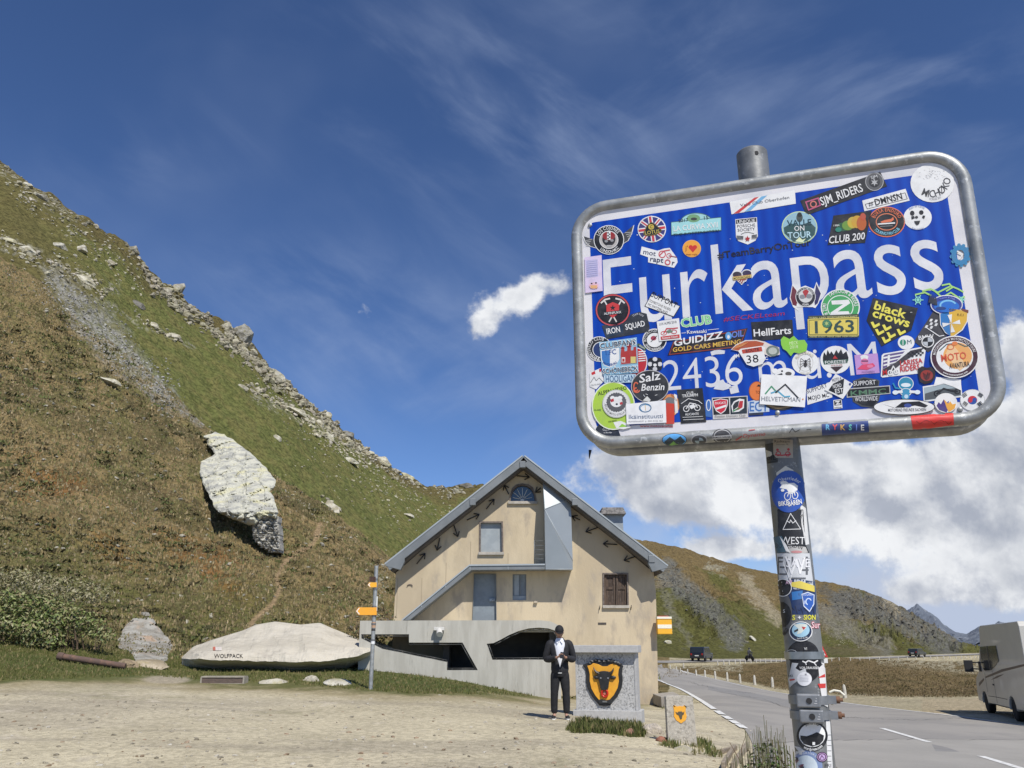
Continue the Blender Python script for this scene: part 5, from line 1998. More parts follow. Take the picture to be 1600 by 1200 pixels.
shrub = empty('shrub', gs, 'bright green leafy shrub at the foot of the slope by the frame edge', 'shrub')
lb = [sb(20, 975, 50, 26), (sb(-30, 960, 50, 34)), sb(60, 985, 40, 26, -.2), sb(95, 965, 46, 26, .3), sb(35, 950, 44, 22, .4), sb(75, 1000, 30, 14, -.3), sb(130, 975, 34, 20, .3), sb(160, 992, 22, 12, .2), sb(5, 935, 34, 16, .6), sb(70, 940, 34, 13, .6)]
leafball('leaves', lb, 6500, .062, mleaf, [(.13, .17, .04), (.19, .22, .07), (.08, .11, .03), (.26, .26, .12), (.20, .17, .08)], 5, shrub)
b = MB()
for k in range(40):
    p = Vector((gs.x + rnd.uniform(-1.6, 1.4), gs.y + rnd.uniform(-.3, .5), gs.z - .05))
    t = p + Vector((rnd.uniform(-.4, .4), rnd.uniform(-.3, .3), rnd.uniform(.6, 1.35)))
    b.tube([p, p.lerp(t, .5) + Vector((rnd.uniform(-.06, .06), 0, 0)), t], [.014, .01, .004], n=4)
b.build('stem', mat('twig', (.12, .08, .05), rough=.9), shrub)
lb = [(tuple(W(55, 915, gs.y + 3)), (2.6, 1.2, .35)), (tuple(W(130, 930, gs.y + 3)), (1.3, 1, .3)), (tuple(W(20, 900, gs.y + 4)), (1.4, 1, .3))]
o = leafball('pale_undergrowth', lb, 2600, .06, mleaf, [(.22, .20, .10), (.17, .17, .07), (.28, .25, .15)], 6)
o['kind'] = 'stuff'
gd = G(600, 955)
o = leafball('undergrowth', [(tuple(W(597, 975, 28.6)), (.5, .4, .55)), (tuple(W(560, 985, 28.4)), (.4, .3, .35)), (tuple(W(580, 1000, 28.0)), (.5, .3, .3))], 900, .05, mleaf, [(.10, .065, .05), (.13, .10, .05), (.07, .09, .03)], 9)
o['kind'] = 'stuff'

gpl = G(1203, 1296)
YP = 3.9
pz = ztp(se(1203, 1190)[0] * YP, YP)
px0 = se(1203, 1190)[0] * YP
plant = empty('spiky_plant', (px0, YP, pz), 'clump of thin dark upright seed stalks growing beside the sign post', 'plant')
r4 = random.Random(12)
b = MB()
stalk_ends = []
kpx = YP / F_PX
zt_ = lambda y: W(1203, y, YP).z
for i in range(120):
    u = r4.gauss(0, 1)
    x = px0 + u * .055
    yb = YP + r4.uniform(-.12, .14)
    hgt_py = 1200 - 62 * math.exp(-(u * .75) ** 2) * r4.uniform(.55, 1.1) - (10 if r4.random() < .15 else 0)
    tip = Vector((px0 + u * .085 + r4.gauss(0, .012), yb + r4.uniform(-.05, .05), zt_(hgt_py)))
    basep = Vector((x * .6 + px0 * .4, yb, pz - .02))
    mid_ = basep.lerp(tip, .55) + Vector((r4.uniform(-.015, .015), 0, 0))
    b.tube([basep, mid_, tip], [.0025, .002, .0012], n=4)
    stalk_ends.append((mid_, tip))
tall = [(Vector((px0 - .005, YP, pz)), W(1193, 1117, YP)), (Vector((px0 + .02, YP, pz)), W(1214, 1137, YP)), (Vector((px0 - .08, YP, pz)), W(1164, 1138, YP)), (Vector((px0 - .06, YP, pz)), W(1170, 1150, YP)), (Vector((px0 + .06, YP, pz)), W(1227, 1152, YP)), (Vector((px0 - .03, YP, pz)), W(1184, 1135, YP))]
for p, q in tall:
    m_ = p.lerp(q, .5) + Vector((.004, 0, 0))
    b.tube([p, m_, q], [.003, .0025, .0012], n=4)
    stalk_ends.append((m_, q))
b.build('stalk', mat('stalk_green', (.10, .12, .045), (.16, .13, .07), scale=20, rough=.8), plant)
b = MB()
for p, q in stalk_ends:
    d_ = q - p
    for k in range(7):
        c = p + d_ * (.35 + .65 * k / 7) + Vector((r4.uniform(-.003, .003), r4.uniform(-.003, .003), 0))
        b.cyl(c, c + d_.normalized() * .012, .0036 * (1.25 - k / 10), .0016, n=5)
b.build('seed_head', mat('seed_brown', (.075, .06, .04), (.13, .10, .06), scale=60, rough=.9), plant)
leafball('leaves', [((px0 + .0, YP, zt_(1205)), (.10, .10, .13)), ((px0 - .02, YP, zt_(1240)), (.14, .12, .14))], 900, .012, mleaf, [(.06, .10, .02), (.09, .14, .03), (.12, .15, .05)], 13, plant)
b = MB()
q0 = W(1170, 1240, 4.2)
b.tube([q0, W(1160, 1195, 4.2), W(1140, 1160, 4.2)], [.003, .0025, .0015], n=4)
b.tube([W(1160, 1195, 4.2), W(1158, 1170, 4.2), W(1165, 1150, 4.2)], [.002, .0018, .001], n=4)
b.build('twig', mat('twig2', (.16, .10, .06)), plant)
g0 = G(1128, 1203)
tb = MB()
for (xa, ya, xb, yb, w_, h_) in ((1130, 1202, 1148, 1172, .05, .09), (1146, 1204, 1168, 1168, .05, .10), (1128, 1178, 1150, 1172, .05, .07)):
    A, B = G(xa, ya), G(xb, yb)
    dv = (B - A); L_ = dv.length; dv.normalize()
    M_ = Matrix.Translation(A) @ dv.to_track_quat('X', 'Z').to_matrix().to_4x4()
    tb.box((0, -w_ / 2, -.02), (L_, w_ / 2, h_), None, M_)
o = tb.build('timber_edging', mat('grey_timber', (.33, .27, .2), (.22, .18, .13), scale=12, rough=.9, stretch=(1, 1, 3)), None, bevel=.008)
tag(o, 'weathered timber edging boards lying in the gravel beside the spiky plant', 'timber edging')
A = G(1033, 1106); 
b = MB()
q0, q1, q2 = G(1034, 1106), G(1062, 1101), G(1116, 1112)
b.prism([Vector((q0.x, q0.y, q0.z)), Vector((q1.x, q1.y, q1.z)), Vector((q1.x + .1, q1.y + 1.6, q1.z)), Vector((q0.x, q0.y + 1.6, q0.z))], (0, 0, .32))
o = b.build('kerb_block', mat('kerb_concrete', (.27, .24, .20), (.36, .33, .28), scale=3, rough=.95), None, bevel=.02)
tag(o, 'low weathered concrete block on the ground at the right corner of the house', 'kerb block')

mgr1 = mat('granite_speckled', (.46, .455, .44), (.24, .24, .235), scale=26, lo=.50, hi=.60, c3=(.62, .61, .59), scale3=40, lo3=.56, hi3=.64, rough=.85, bump=.4, bscale=40, bdist=.01)
mgr2 = mat('granite_smooth', (.47, .465, .45), (.40, .395, .385), scale=14, rough=.8, bump=.15, bscale=60, bdist=.005)
gm_ = G(950, 1124)
YM = gm_.y
ang = R(-14)
Mm = Matrix.Translation(Vector((gm_.x, YM, gm_.z))) @ Matrix.Rotation(ang, 4, 'Z')
km = YM / 1423.0 / 5.454       # metres per zoom pixel (vertical)
kx = (W(1000, 1070, YM).x - W(900, 1070, YM).x) / 545.4 / math.cos(ang)
mon = empty('monument', gm_, 'grey granite block monument with a black bull head on a yellow shield', 'monument')

def MP(X, Y, d=0.0):
    """zoom-7 pixel on the monument front, d metres proud"""
    return Mm @ Vector(((X - 612) * kx, -d, (900 - Y) * km))

def mbox(name, X0, Y0, X1, Y1, d0, d1, m, parent=mon, bevel=.008):
    b = MB()
    b.box(((X0 - 612) * kx, -d0, (900 - Y1) * km), ((X1 - 612) * kx, d1, (900 - Y0) * km), None, Mm)
    return b.build(name, m, parent, bevel=bevel)

mbox('body', 362, 344, 852, 830, 0, .50, mgr1)
mbox('plinth', 328, 826, 888, 960, .07, .57, mgr2)
mbox('cap', 326, 284, 884, 346, .16, .60, mgr2)
for X0, X1 in ((352, 366), (842, 860)):
    mbox('corner_strip', X0, 347, X1, 825, .012, .52, mgr2, bevel=.004)

def mflat(name, pts, d0, d1, m, parent=mon, M=MP, bevel=.004):
    b = MB()
    P = [M(x, y, d1) for x, y in pts]
    b.prism(P, M(pts[0][0], pts[0][1], d0) - M(pts[0][0], pts[0][1], d1))
    return b.build(name, m, parent, bevel=bevel)

sh_out = [(415, 452), (440, 440), (470, 432), (490, 412), (540, 402), (600, 410), (650, 402), (685, 412), (710, 436), (755, 455), (748, 480), (742, 520), (745, 580), (735, 640), (700, 705), (655, 755), (635, 785), (590, 795), (545, 785), (520, 755), (480, 705), (448, 640), (440, 580), (444, 520), (436, 480)]
sh_in = [(455, 458), (485, 452), (505, 435), (550, 445), (580, 462), (620, 462), (650, 445), (680, 440), (700, 452), (728, 462), (716, 490), (710, 530), (714, 585), (702, 640), (668, 700), (630, 740), (595, 752), (545, 742), (515, 705), (485, 650), (472, 585), (474, 530), (466, 490)]
myel = mat('shield_yellow', lin(236, 172, 52), lin(226, 160, 48), scale=9, rough=.5)
mblk = mat('black_paint', (.018, .018, .018), (.03, .03, .03), scale=9, rough=.45)
shd = mflat('shield', sh_out, 0, .035, mblk, bevel=.01)
mflat('shield_field', sh_in, .035, .045, myel, shd)
head = [(545, 512), (570, 502), (600, 500), (630, 504), (650, 514), (652, 540), (640, 570), (632, 610), (628, 640), (610, 660), (575, 660), (562, 640), (556, 600), (548, 570), (540, 540)]
hd = mflat('bull_head', head, .045, .10, mblk, shd, bevel=.02)
b = MB()
for s_, c0 in ((-1, 598), (1, 598)):
    b.tube([MP(c0 + s_ * 42, 522, .07), MP(c0 + s_ * 62, 512, .09), MP(c0 + s_ * 72, 496, .09), MP(c0 + s_ * 78, 474, .08)] if s_ > 0 else [MP(c0 - 45, 522, .07), MP(c0 - 66, 512, .09), MP(c0 - 80, 496, .09), MP(c0 - 90, 468, .08)], [.035, .03, .02, .004], n=8)
b.build('horn', mat('horn_brown', (.045, .035, .028), rough=.5), hd)
b = MB()
for s_ in (-1, 1):
    b.lathe(MP(598 + s_ * 68, 555, .06), [(.005, -.07), (.035, -.03), (.04, .02), (.006, .07)], n=10, axis=(Mm.to_3x3() @ Vector((s_, 0, .12))))
b.build('ear', mblk, hd)
b = MB()
for s_ in (-1, 1):
    b.lathe(MP(598 + s_ * 30, 560, .10), [(.02, -.01), (.015, .01), (.004, .014)], n=10, axis=(Mm.to_3x3() @ Vector((0, -1, 0))))
b.build('eye', mat('eye_grey', (.25, .25, .27), rough=.3), hd)
b = MB()
rc = MP(595, 684, .075)
b.tube([rc + Mm.to_3x3() @ Vector((.062 * math.cos(R(a)), 0, .072 * math.sin(R(a)))) for a in range(0, 360, 20)], .022, n=8, closed=True)
b.build('nose_ring', mat('ring_red', lin(190, 40, 25), rough=.4), hd)
b = MB()
b.lathe(MP(595, 684, .05), [(.036, -.01), (.034, .012), (.01, .016)], n=12, axis=(Mm.to_3x3() @ Vector((0, -1, 0))))
b.build('tongue', mat('tongue_pink', lin(205, 130, 110), rough=.5), hd)
b = MB()
for (x, y, r) in ((500, 420, .045), (530, 412, .05), (560, 418, .045), (600, 420, .04), (640, 414, .05), (665, 420, .05), (700, 430, .055), (730, 445, .05), (480, 434, .03)):
    V0, F0 = RB[int(x) % 8]
    c_ = MP(x, y, .05)
    b.add([Vector((v[0] * r * 1.3, v[1] * r * .6, v[2] * r * .7)) + c_ for v in V0], [tuple(f) for f in F0], 0, False)
b.build('shield_crest', mat('crest_rock', (.04, .04, .042), (.22, .22, .22), scale=18, lo=.52, hi=.6, rough=.6), shd)
mflat('scroll', [(538, 742), (560, 736), (595, 744), (640, 736), (656, 742), (650, 772), (600, 766), (545, 774)], .045, .06, mblk, shd)
mflat('scroll_text_band', [(574, 748), (612, 748), (612, 760), (574, 760)], .06, .063, flat(110, 112, 110), shd)

gk = G(1066, 1163)
YK = gk.y
kk_ = YK / 1423.0 / 5.454
kkx = (W(1084, 1120, YK).x - W(1042, 1120, YK).x) / (1330 - 1100)

def KP(X, Y, d=0.0):
    return Vector((W(1042, 1120, YK).x + (X - 1100) * kkx, YK - d, gk.z + (1105 - Y) * kk_))

mk = empty('marker_stone', gk, 'small upright granite marker stone with a little yellow bull shield', 'marker stone')
b = MB()
b.prism([KP(x, y) for x, y in [(1100, 722), (1112, 714), (1250, 712), (1320, 716), (1332, 722), (1346, 1150), (1100, 1150)]], (0, .16, 0))
b.build('stone', mat('granite_warm', (.47, .43, .36), (.33, .30, .25), scale=22, lo=.48, hi=.62, c3=(.58, .54, .46), scale3=40, lo3=.58, hi3=.66, rough=.9, bump=.5, bscale=30), mk, bevel=.012)
s1 = mflat('small_shield', [(1158, 795), (1170, 788), (1190, 800), (1215, 796), (1240, 800), (1255, 788), (1268, 800), (1262, 840), (1270, 880), (1258, 912), (1218, 938), (1178, 912), (1160, 880), (1164, 840)], 0, .008, flat(240, 172, 50), mk, M=KP, bevel=.002)
mflat('small_bull_head', [(1175, 842), (1192, 850), (1200, 840), (1230, 840), (1238, 850), (1250, 838), (1246, 862), (1234, 868), (1226, 900), (1212, 904), (1200, 870), (1184, 862)], .008, .014, flat(90, 80, 60), s1, M=KP, bevel=.001)
b = MB()
for P, Q in (((1160, 788), (1175, 800)), ((1255, 790), (1272, 804))):
    b.cyl(KP(*P, .01), KP(*Q, .012), .006, n=5)
b.build('shield_tab', flat(60, 40, 35), s1)

def skin(name, verts, edges, m, parent, sub=2, smooth=True, root=0):
    me = bpy.data.meshes.new(name)
    me.from_pydata([v[:3] for v in verts], edges, [])
    o = bpy.data.objects.new(name, me)
    col.objects.link(o)
    md = o.modifiers.new('k', 'SKIN')
    md.use_smooth_shade = True
    for i, v in enumerate(verts):
        sv = me.skin_vertices[0].data[i]
        r = v[3] if isinstance(v[3], tuple) else (v[3], v[3])
        sv.radius = r
        sv.use_root = (i == root)
    s = o.modifiers.new('s', 'SUBSURF'); s.levels = s.render_levels = sub
    bpy.context.view_layer.update()
    dg = bpy.context.evaluated_depsgraph_get()
    me2 = bpy.data.meshes.new_from_object(o.evaluated_get(dg))
    bpy.data.objects.remove(o)
    V = [tuple(v.co) for v in me2.vertices]; Fs = [tuple(p.vertices) for p in me2.polygons]
    bpy.data.meshes.remove(me2)
    return V, Fs

gp_ = G(876, 1124)
YPn = gp_.y
SP = YPn / 1423.0 * (1127 - 980) / 1.76        # metres per body metre
print('person height m', 1.76 * SP)
pb = gp_

def B(x, y, z):
    return (pb.x + x * SP, pb.y + y * SP, pb.z + z * SP)

def bv(lst):
    return [(*B(x, y, z), (r[0] * SP, r[1] * SP) if isinstance(r, tuple) else r * SP) for x, y, z, r in lst]

person = empty('person', gp_, 'person in dark jacket, trousers and cap looking down at a phone beside the monument', 'person')
mskin = mat('skin', (.42, .25, .17), (.36, .2, .14), scale=8, rough=.6)
mjac = mat('jacket', (.014, .014, .017), (.022, .022, .026), scale=20, rough=.8, bump=.4, bscale=14, bdist=.01)
mtro = mat('trousers', (.010, .010, .012), (.016, .016, .018), scale=20, rough=.85, bump=.4, bscale=12, bdist=.01)
mshirt = mat('shirt', (.78, .79, .83), (.68, .70, .76), scale=9, rough=.8, bump=.3, bscale=10, bdist=.01)
bodyv = bv([(0, .01, .90, (.115, .09)), (0, .02, 1.12, (.10, .07)), (0, .03, 1.32, (.10, .06)), (.0, -.0, 1.44, (.07, .06)), (0, -.02, 1.50, .052), (.0, -.035, 1.56, .05),
            (-.155, .01, 1.36, .04), (-.255, .03, 1.11, .034), (-.13, -.16, 1.11, .028), (-.045, -.235, 1.135, .027),
            (.155, .01, 1.36, .04), (.255, .03, 1.11, .034), (.17, -.16, 1.11, .028), (.085, -.235, 1.135, .027),
            (-.09, 0, .84, .085), (-.115, -.015, .48, .056), (-.115, .01, .10, .036), (-.125, -.06, .035, .03),
            (.09, 0, .84, .085), (.105, -.015, .48, .056), (.11, .01, .10, .036), (.12, -.06, .035, .03)])
be = [(0, 1), (1, 2), (2, 3), (3, 4), (4, 5), (2, 6), (6, 7), (7, 8), (8, 9), (2, 10), (10, 11), (11, 12), (12, 13), (0, 14), (14, 15), (15, 16), (16, 17), (0, 18), (18, 19), (19, 20), (20, 21)]
V, Fs = skin('body', bodyv, be, mskin, None)
mb = MB()
mb.smooth = True
mb.add(V, Fs)
hm = Matrix.Translation(Vector(B(0, -.045, 1.595))) @ Matrix.Rotation(R(22), 4, 'X')
bm = bmesh.new()
bmesh.ops.create_icosphere(bm, subdivisions=4, radius=1)
HV = []
for v in bm.verts:
    x, y, z = v.co
    X, Y_, Zz = x * .073, y * .095, z * .118
    if z < 0:
        X *= 1 + z * .22
        if y > 0: Y_ *= 1 + z * .25
    if y < 0:
        Y_ *= .93
        Y_ -= .022 * math.exp(-((X / .014) ** 2 + ((Zz + .018) / .024) ** 2)) * 1.0       # nose
        Y_ += .010 * math.exp(-(((abs(X) - .030) / .014) ** 2 + ((Zz - .012) / .012) ** 2))   # sockets
        Y_ -= .006 * math.exp(-((X / .026) ** 2 + ((Zz + .058) / .010) ** 2))             # lips
        Y_ -= .008 * math.exp(-((X / .022) ** 2 + ((Zz + .095) / .018) ** 2))             # chin
    HV.append(hm @ (Vector((X, Y_, Zz)) * SP))
mb.add(HV, [tuple(v.index for v in f.verts) for f in bm.faces], 0, True)
bm.free()
for s_ in (-1, 1):
    c_ = hm @ (Vector((s_ * .076, .005, -.005)) * SP)
    mb.lathe(c_, [(.004 * SP, -.006 * SP), (.018 * SP, .0), (.024 * SP, .006 * SP), (.012 * SP, .011 * SP)], n=10, axis=(s_, -.2, 0))
for s_, hx_ in ((-1, -.045), (1, .085)):
    root = Vector((hx_, -.235, 1.135))
    palm = [(hx_ - s_ * .0, -.235, 1.135, .026), (hx_ - s_ * .02, -.275, 1.15, (.032, .02)), (hx_ - s_ * .03, -.30, 1.16, (.028, .017))]
    V, Fs = skin('h', bv(palm), [(0, 1), (1, 2)], mskin, None, sub=1)
    mb.add(V, Fs, 0, True)
    for k in range(4):
        off = (k - 1.5) * .018
        L_ = (.9, 1.0, .95, .78)[k]
        p = Vector((hx_ - s_ * .03, -.30, 1.16)) + Vector((0, -off * .3, off))
        q = p + Vector((-s_ * .028 * L_, -.018, .004)); r_2 = q + Vector((-s_ * .022 * L_, .012, .003)); t_ = r_2 + Vector((-s_ * .008, .018, 0))
        mb.tube([B(*p), B(*q), B(*r_2), B(*t_)], [.0088 * SP, .0082 * SP, .0074 * SP, .006 * SP], n=7)
    p = Vector((hx_ - s_ * .015, -.28, 1.172))
    mb.tube([B(*p), B(*(p + Vector((-s_ * .018, -.012, .022)))), B(*(p + Vector((-s_ * .04, -.02, .026))))], [.011 * SP, .0095 * SP, .0075 * SP], n=7)
body = mb.build('body', mskin, person)
b = MB()
for s_ in (-1, 1):
    c_ = hm @ (Vector((s_ * .030, -.083, .012)) * SP)
    b.lathe(c_, [(.012 * SP, -.004 * SP), (.009 * SP, .003 * SP), (.003 * SP, .005 * SP)], n=8, axis=(0, -1, 0))
b.build('eye', mat('eye_dark', (.03, .02, .02), rough=.3), body)
b = MB()
b.tube([hm @ (Vector((x, -.098 + abs(x) * .35, -.058)) * SP) for x in (-.022, 0, .022)], .004 * SP, n=6)
b.build('mouth', mat('lip', (.30, .12, .10), rough=.5), body)
b = MB()
V2 = []
bm = bmesh.new(); bmesh.ops.create_icosphere(bm, subdivisions=3, radius=1)
for v in bm.verts:
    x, y, z = v.co
    V2.append(hm @ (Vector((x * .079, (y * .094 + .012) if y > 0 else y * .06 + .012, max(z * .11, -.075))) * SP))
b.add(V2, [tuple(v.index for v in f.verts) for f in bm.faces], 0, True)
bm.free()
b.build('hair', mat('hair_dark', (.02, .014, .01), rough=.7), body)
b = MB()
V2 = []
bm = bmesh.new(); bmesh.ops.create_icosphere(bm, subdivisions=4, radius=1)
for v in bm.verts:
    x, y, z = v.co
    V2.append(hm @ (Vector((x * .088, y * .108 + .004, max(z * .105, 0) + .035)) * SP))
b.add(V2, [tuple(v.index for v in f.verts) for f in bm.faces], 0, True)
bm.free()
pk = [(-.072, -.07), (-.055, -.13), (-.025, -.165), (0, -.172), (.025, -.165), (.055, -.13), (.072, -.07)]
b.prism([hm @ (Vector((x, y, .038 - abs(x) * .12)) * SP) for x, y in pk], (hm.to_3x3() @ Vector((0, 0, .007))) * SP)
b.build('cap', mat('cap_black', (.012, .012, .014), rough=.8), person)
def gloft(rings, open_=None, n=40, cap=True):
    """rings: (z, rx, ry, cy); open_(z) half angle of the gap at the front"""
    V, Fs = [], []
    for z, rx, ry, cy in rings:
        g = open_(z) if open_ else 0
        for i in range(n + (1 if open_ else 0)):
            a = -math.pi / 2 + g + (2 * math.pi - 2 * g) * i / n
            w = 1 + .035 * mnoise.noise(Vector((math.cos(a) * 2.2, math.sin(a) * 2.2, z * 9)))
            V.append(B(math.cos(a) * rx * w, cy + math.sin(a) * ry * w, z))
    m = n + (1 if open_ else 0)
    for k in range(len(rings) - 1):
        for i in range(n):
            j = i + 1 if open_ else (i + 1) % n
            Fs.append((k * m + i, k * m + j, (k + 1) * m + j, (k + 1) * m + i))
    if cap and not open_:
        Fs += [tuple(range(n)), tuple(range((len(rings) - 1) * m, len(rings) * m))]
    return V, Fs

def limb(mb, pts, k=6, n=14):
    P = [Vector(p[:3]) for p in pts]; r = [p[3] for p in pts]
    out, rr = [], []
    for i in range(len(P) - 1):
        for j in range(k):
            t = j / k
            p0, p1, p2, p3 = P[max(i - 1, 0)], P[i], P[i + 1], P[min(i + 2, len(P) - 1)]
            q = .5 * ((2 * p1) + (p2 - p0) * t + (2 * p0 - 5 * p1 + 4 * p2 - p3) * t * t + (3 * p1 - p0 - 3 * p2 + p3) * t ** 3)
            out.append(q); rr.append((r[i] * (1 - t) + r[i + 1] * t) * SP * (1 + .05 * mnoise.noise(q * 13)))
    out.append(P[-1]); rr.append(r[-1] * SP)
    mb.tube([B(*q) for q in out], rr, n=n)

V, Fs = gloft([(.86, .13, .09, 0), (1.1, .14, .095, -.005), (1.3, .15, .095, -.01), (1.4, .125, .085, -.01), (1.45, .07, .065, -.015), (1.485, .062, .062, -.02)])
mb = MB(); mb.add(V, Fs, 0, True)
for s_ in (-1, 1):
    mb.prism([B(.058 * s_, -.06, 1.49), B(.008 * s_, -.105, 1.435), B(.05 * s_, -.112, 1.38), B(.085 * s_, -.07, 1.44)], (0, -.008, 0))
mb.build('shirt', mshirt, person)
jr = [(.835, .150, .118, .0), (.85, .160, .124, 0), (.90, .170, .130, 0), (.93, .172, .130, 0), (1.0, .168, .124, 0), (1.1, .172, .122, 0), (1.2, .182, .122, 0), (1.3, .196, .120, 0), (1.37, .200, .110, .002), (1.41, .175, .098, .006), (1.445, .125, .084, .01), (1.475, .082, .078, .006), (1.50, .078, .078, .004)]
V, Fs = gloft(jr, lambda z: float(np.interp(z, [.83, .98, 1.02, 1.15, 1.3, 1.4, 1.5], [.001, .02, .18, .36, .46, .62, .95])))
mb = MB(); mb.add(V, Fs, 0, True)
for s_ in (-1, 1):
    limb(mb, [(.12 * s_, .0, 1.40, .05), (.185 * s_, .005, 1.375, .076), (.235 * s_, .02, 1.24, .071), (.262 * s_, .035, 1.11, .064), (.215 * s_ + .01, -.065, 1.095, .066), (.15 * s_ + .02, -.16, 1.11, .054), (.105 * s_ + .02, -.215, 1.13, .043)])
jk = mb.build('jacket', mjac, person)
so_ = jk.modifiers.new('t', 'SOLIDIFY'); so_.thickness = .006
mb = MB()
V, Fs = gloft([(.90, .150, .112, 0), (.86, .158, .118, 0), (.80, .165, .122, 0), (.77, .150, .11, 0)])
mb.add(V, Fs, 0, True)
for s_ in (-1, 1):
    limb(mb, [(.07 * s_, 0, .88, .085), (.085 * s_, 0, .78, .098), (.10 * s_, -.008, .62, .088), (.112 * s_, -.012, .48, .075), (.118 * s_, .004, .28, .070), (.118 * s_, .008, .15, .062), (.118 * s_, .008, .115, .05)])
mb.build('trousers', mtro, person)
mb = MB()
mb.box(B(-.045, -.135, .835), B(.03, -.125, .85))
mb.build('belt_tag', flat(210, 210, 205), person)
for s_, x_ in ((-1, -.125), (1, .12)):
    mb = MB()
    V, Fs = skin('shoe', bv([(x_, .05, .055, (.042, .04)), (x_ + s_ * .01, -.05, .045, (.046, .033)), (x_ + s_ * .02, -.14, .035, (.04, .024))]), [(0, 1), (1, 2)], None, None)
    mb.add(V, Fs, 0, True)
    so = mb.build('shoe', mat('shoe_black', (.015, .015, .016), rough=.7), person)
    mb = MB()
    pts = [(x_ - .042, .09), (x_ + .042, .09), (x_ + .046 + s_ * .01, -.05), (x_ + .03 + s_ * .02, -.17), (x_ + s_ * .02, -.185), (x_ - .03 + s_ * .02, -.17), (x_ - .046 + s_ * .01, -.05)]
    mb.prism([B(a, c, .0) for a, c in pts], (0, 0, .022 * SP))
    mb.build('sole', flat(225, 225, 220), so, bevel=.004)
mb = MB()
M_ = Matrix.Translation(Vector(B(.03, -.325, 1.17))) @ Matrix.Rotation(R(-35), 4, 'X') @ Matrix.Rotation(R(8), 4, 'Y')
mb.box((-.038 * SP, -.005 * SP, -.07 * SP), (.038 * SP, .005 * SP, .07 * SP), None, M_)
ph = mb.build('phone', mat('phone_black', (.01, .01, .012), rough=.2), None, bevel=.004)
tag(ph, 'dark smartphone held in both hands by the standing person', 'phone')

gv = G(1549, 1114)
HV_ = R(-17)
Mv = Matrix.Translation(gv) @ Matrix(((math.sin(R(17)), -math.cos(R(17)), 0, 0), (math.cos(R(17)), math.sin(R(17)), 0, 0), (0, 0, 1, 0), (0, 0, 0, 1)))
zr = ztp(*(Mv @ Vector((-3.8, 0, 0))).xy)
Mv = Mv @ Matrix.Rotation(math.atan2(zr - gv.z, 3.8), 4, 'Y')
van = empty('motorhome', gv, 'pale grey motorhome with brown stripes parked at the roadside, cut by the frame edge', 'motorhome')
mvan = mat('van_paint', (.56, .54, .48), (.52, .50, .45), scale=1.5, rough=.35, spec=.5, coat=.3)
mvg = mat('van_glass', (.02, .024, .024), rough=.1, spec=.8)
mrub = mat('rubber', (.018, .018, .018), rough=.85)
WD = 2.2

def vp(pts, y):
    return [Mv @ Vector((x, y, z)) for x, z in pts]

cab = [(1.05, .36), (1.10, .62), (1.06, .95), (.92, 1.14), (.38, 1.34), (-.60, 2.36), (-3.0, 2.40), (-3.0, .36), (-2.2, .36), (-.45, .36)]
def arch(cx, r=.43, n=9):
    return [(cx + r * math.cos(R(180 * i / (n - 1))), .30 + r * math.sin(R(180 * i / (n - 1)))) for i in range(n)]

low = [(1.05, .36)] + [(1.10, .62), (1.06, .95), (.92, 1.14), (.38, 1.34), (-.60, 2.34), (-.74, 2.60), (-.80, 2.82), (-1.05, 2.93), (-6.0, 2.93), (-6.1, 2.8), (-6.1, .40)] + [(-4.25, .36)] + [(p[0], p[1]) for p in reversed(arch(-3.8))] + [(-3.33, .36), (-.46, .36)] + [(p[0], p[1]) for p in reversed(arch(0))] + [(.45, .36)]
b = MB()
b.prism(vp(low, 0.13), Mv.to_3x3() @ Vector((0, -WD, 0)))
b.build('body', mvan, van, bevel=.07, seg=3)
b = MB()
b.prism(vp([(.95, .30), (-6.0, .30), (-6.0, .45), (.95, .45)], -.05), Mv.to_3x3() @ Vector((0, -WD + .4, 0)))
b.build('chassis', mat('chassis_black', (.02, .02, .02)), van)
b = MB()
b.prism(vp([(.36, 1.37), (-.56, 2.32), (-.60, 2.29), (.28, 1.36)], .10), Mv.to_3x3() @ Vector((0, -WD + .1, 0)))
b.build('windscreen', mvg, van)
b = MB()
b.prism(vp([(-.62, 2.22), (-2.95, 2.25), (-3.02, 1.78), (-2.5, 1.64), (-1.75, 1.46), (-.72, 1.42), (-.30, 1.62)], .148), Mv.to_3x3() @ Vector((0, -.03, 0)))
wn_ = b.build('cab_window', mvg, van)
b = MB()
b.prism(vp([(-1.62, 2.24), (-1.74, 2.24), (-1.72, 1.46), (-1.60, 1.48)], .153), Mv.to_3x3() @ Vector((0, -.01, 0)))
b.build('pillar', mat('van_trim', (.045, .045, .042), rough=.5), wn_)
b = MB()
for sm in ([(-1.78, 1.44), (-1.80, 1.44), (-1.80, .42), (-1.78, .42)], [(-.62, 1.36), (-.64, 1.36), (-.62, .72), (-.60, .72)], [(-1.8, .62), (-.62, .60), (-.62, .58), (-1.8, .60)], [(-3.25, .62), (-1.8, .62), (-1.8, .60), (-3.25, .60)]):
    b.prism(vp(sm, .133), Mv.to_3x3() @ Vector((0, -.02, 0)))
b.build('door_seam', mat('seam_dark', (.08, .08, .075)), van)
for pts in ([(-.62, 1.22), (-1.6, 1.34), (-3.2, 1.52), (-6, 1.72), (-6, 1.66), (-3.2, 1.44), (-1.6, 1.27), (-.62, 1.17)], [(-1.4, 1.14), (-2.4, 1.30), (-3.4, 1.38), (-2.3, 1.22)], [(.55, .98), (-.35, 1.17), (-.35, 1.10), (.6, .86)]):
    b = MB()
    b.prism(vp(pts, .134), Mv.to_3x3() @ Vector((0, -.02, 0)))
    b.build('stripe', mat('stripe_brown', (.12, .085, .065), rough=.5), van)
b = MB()
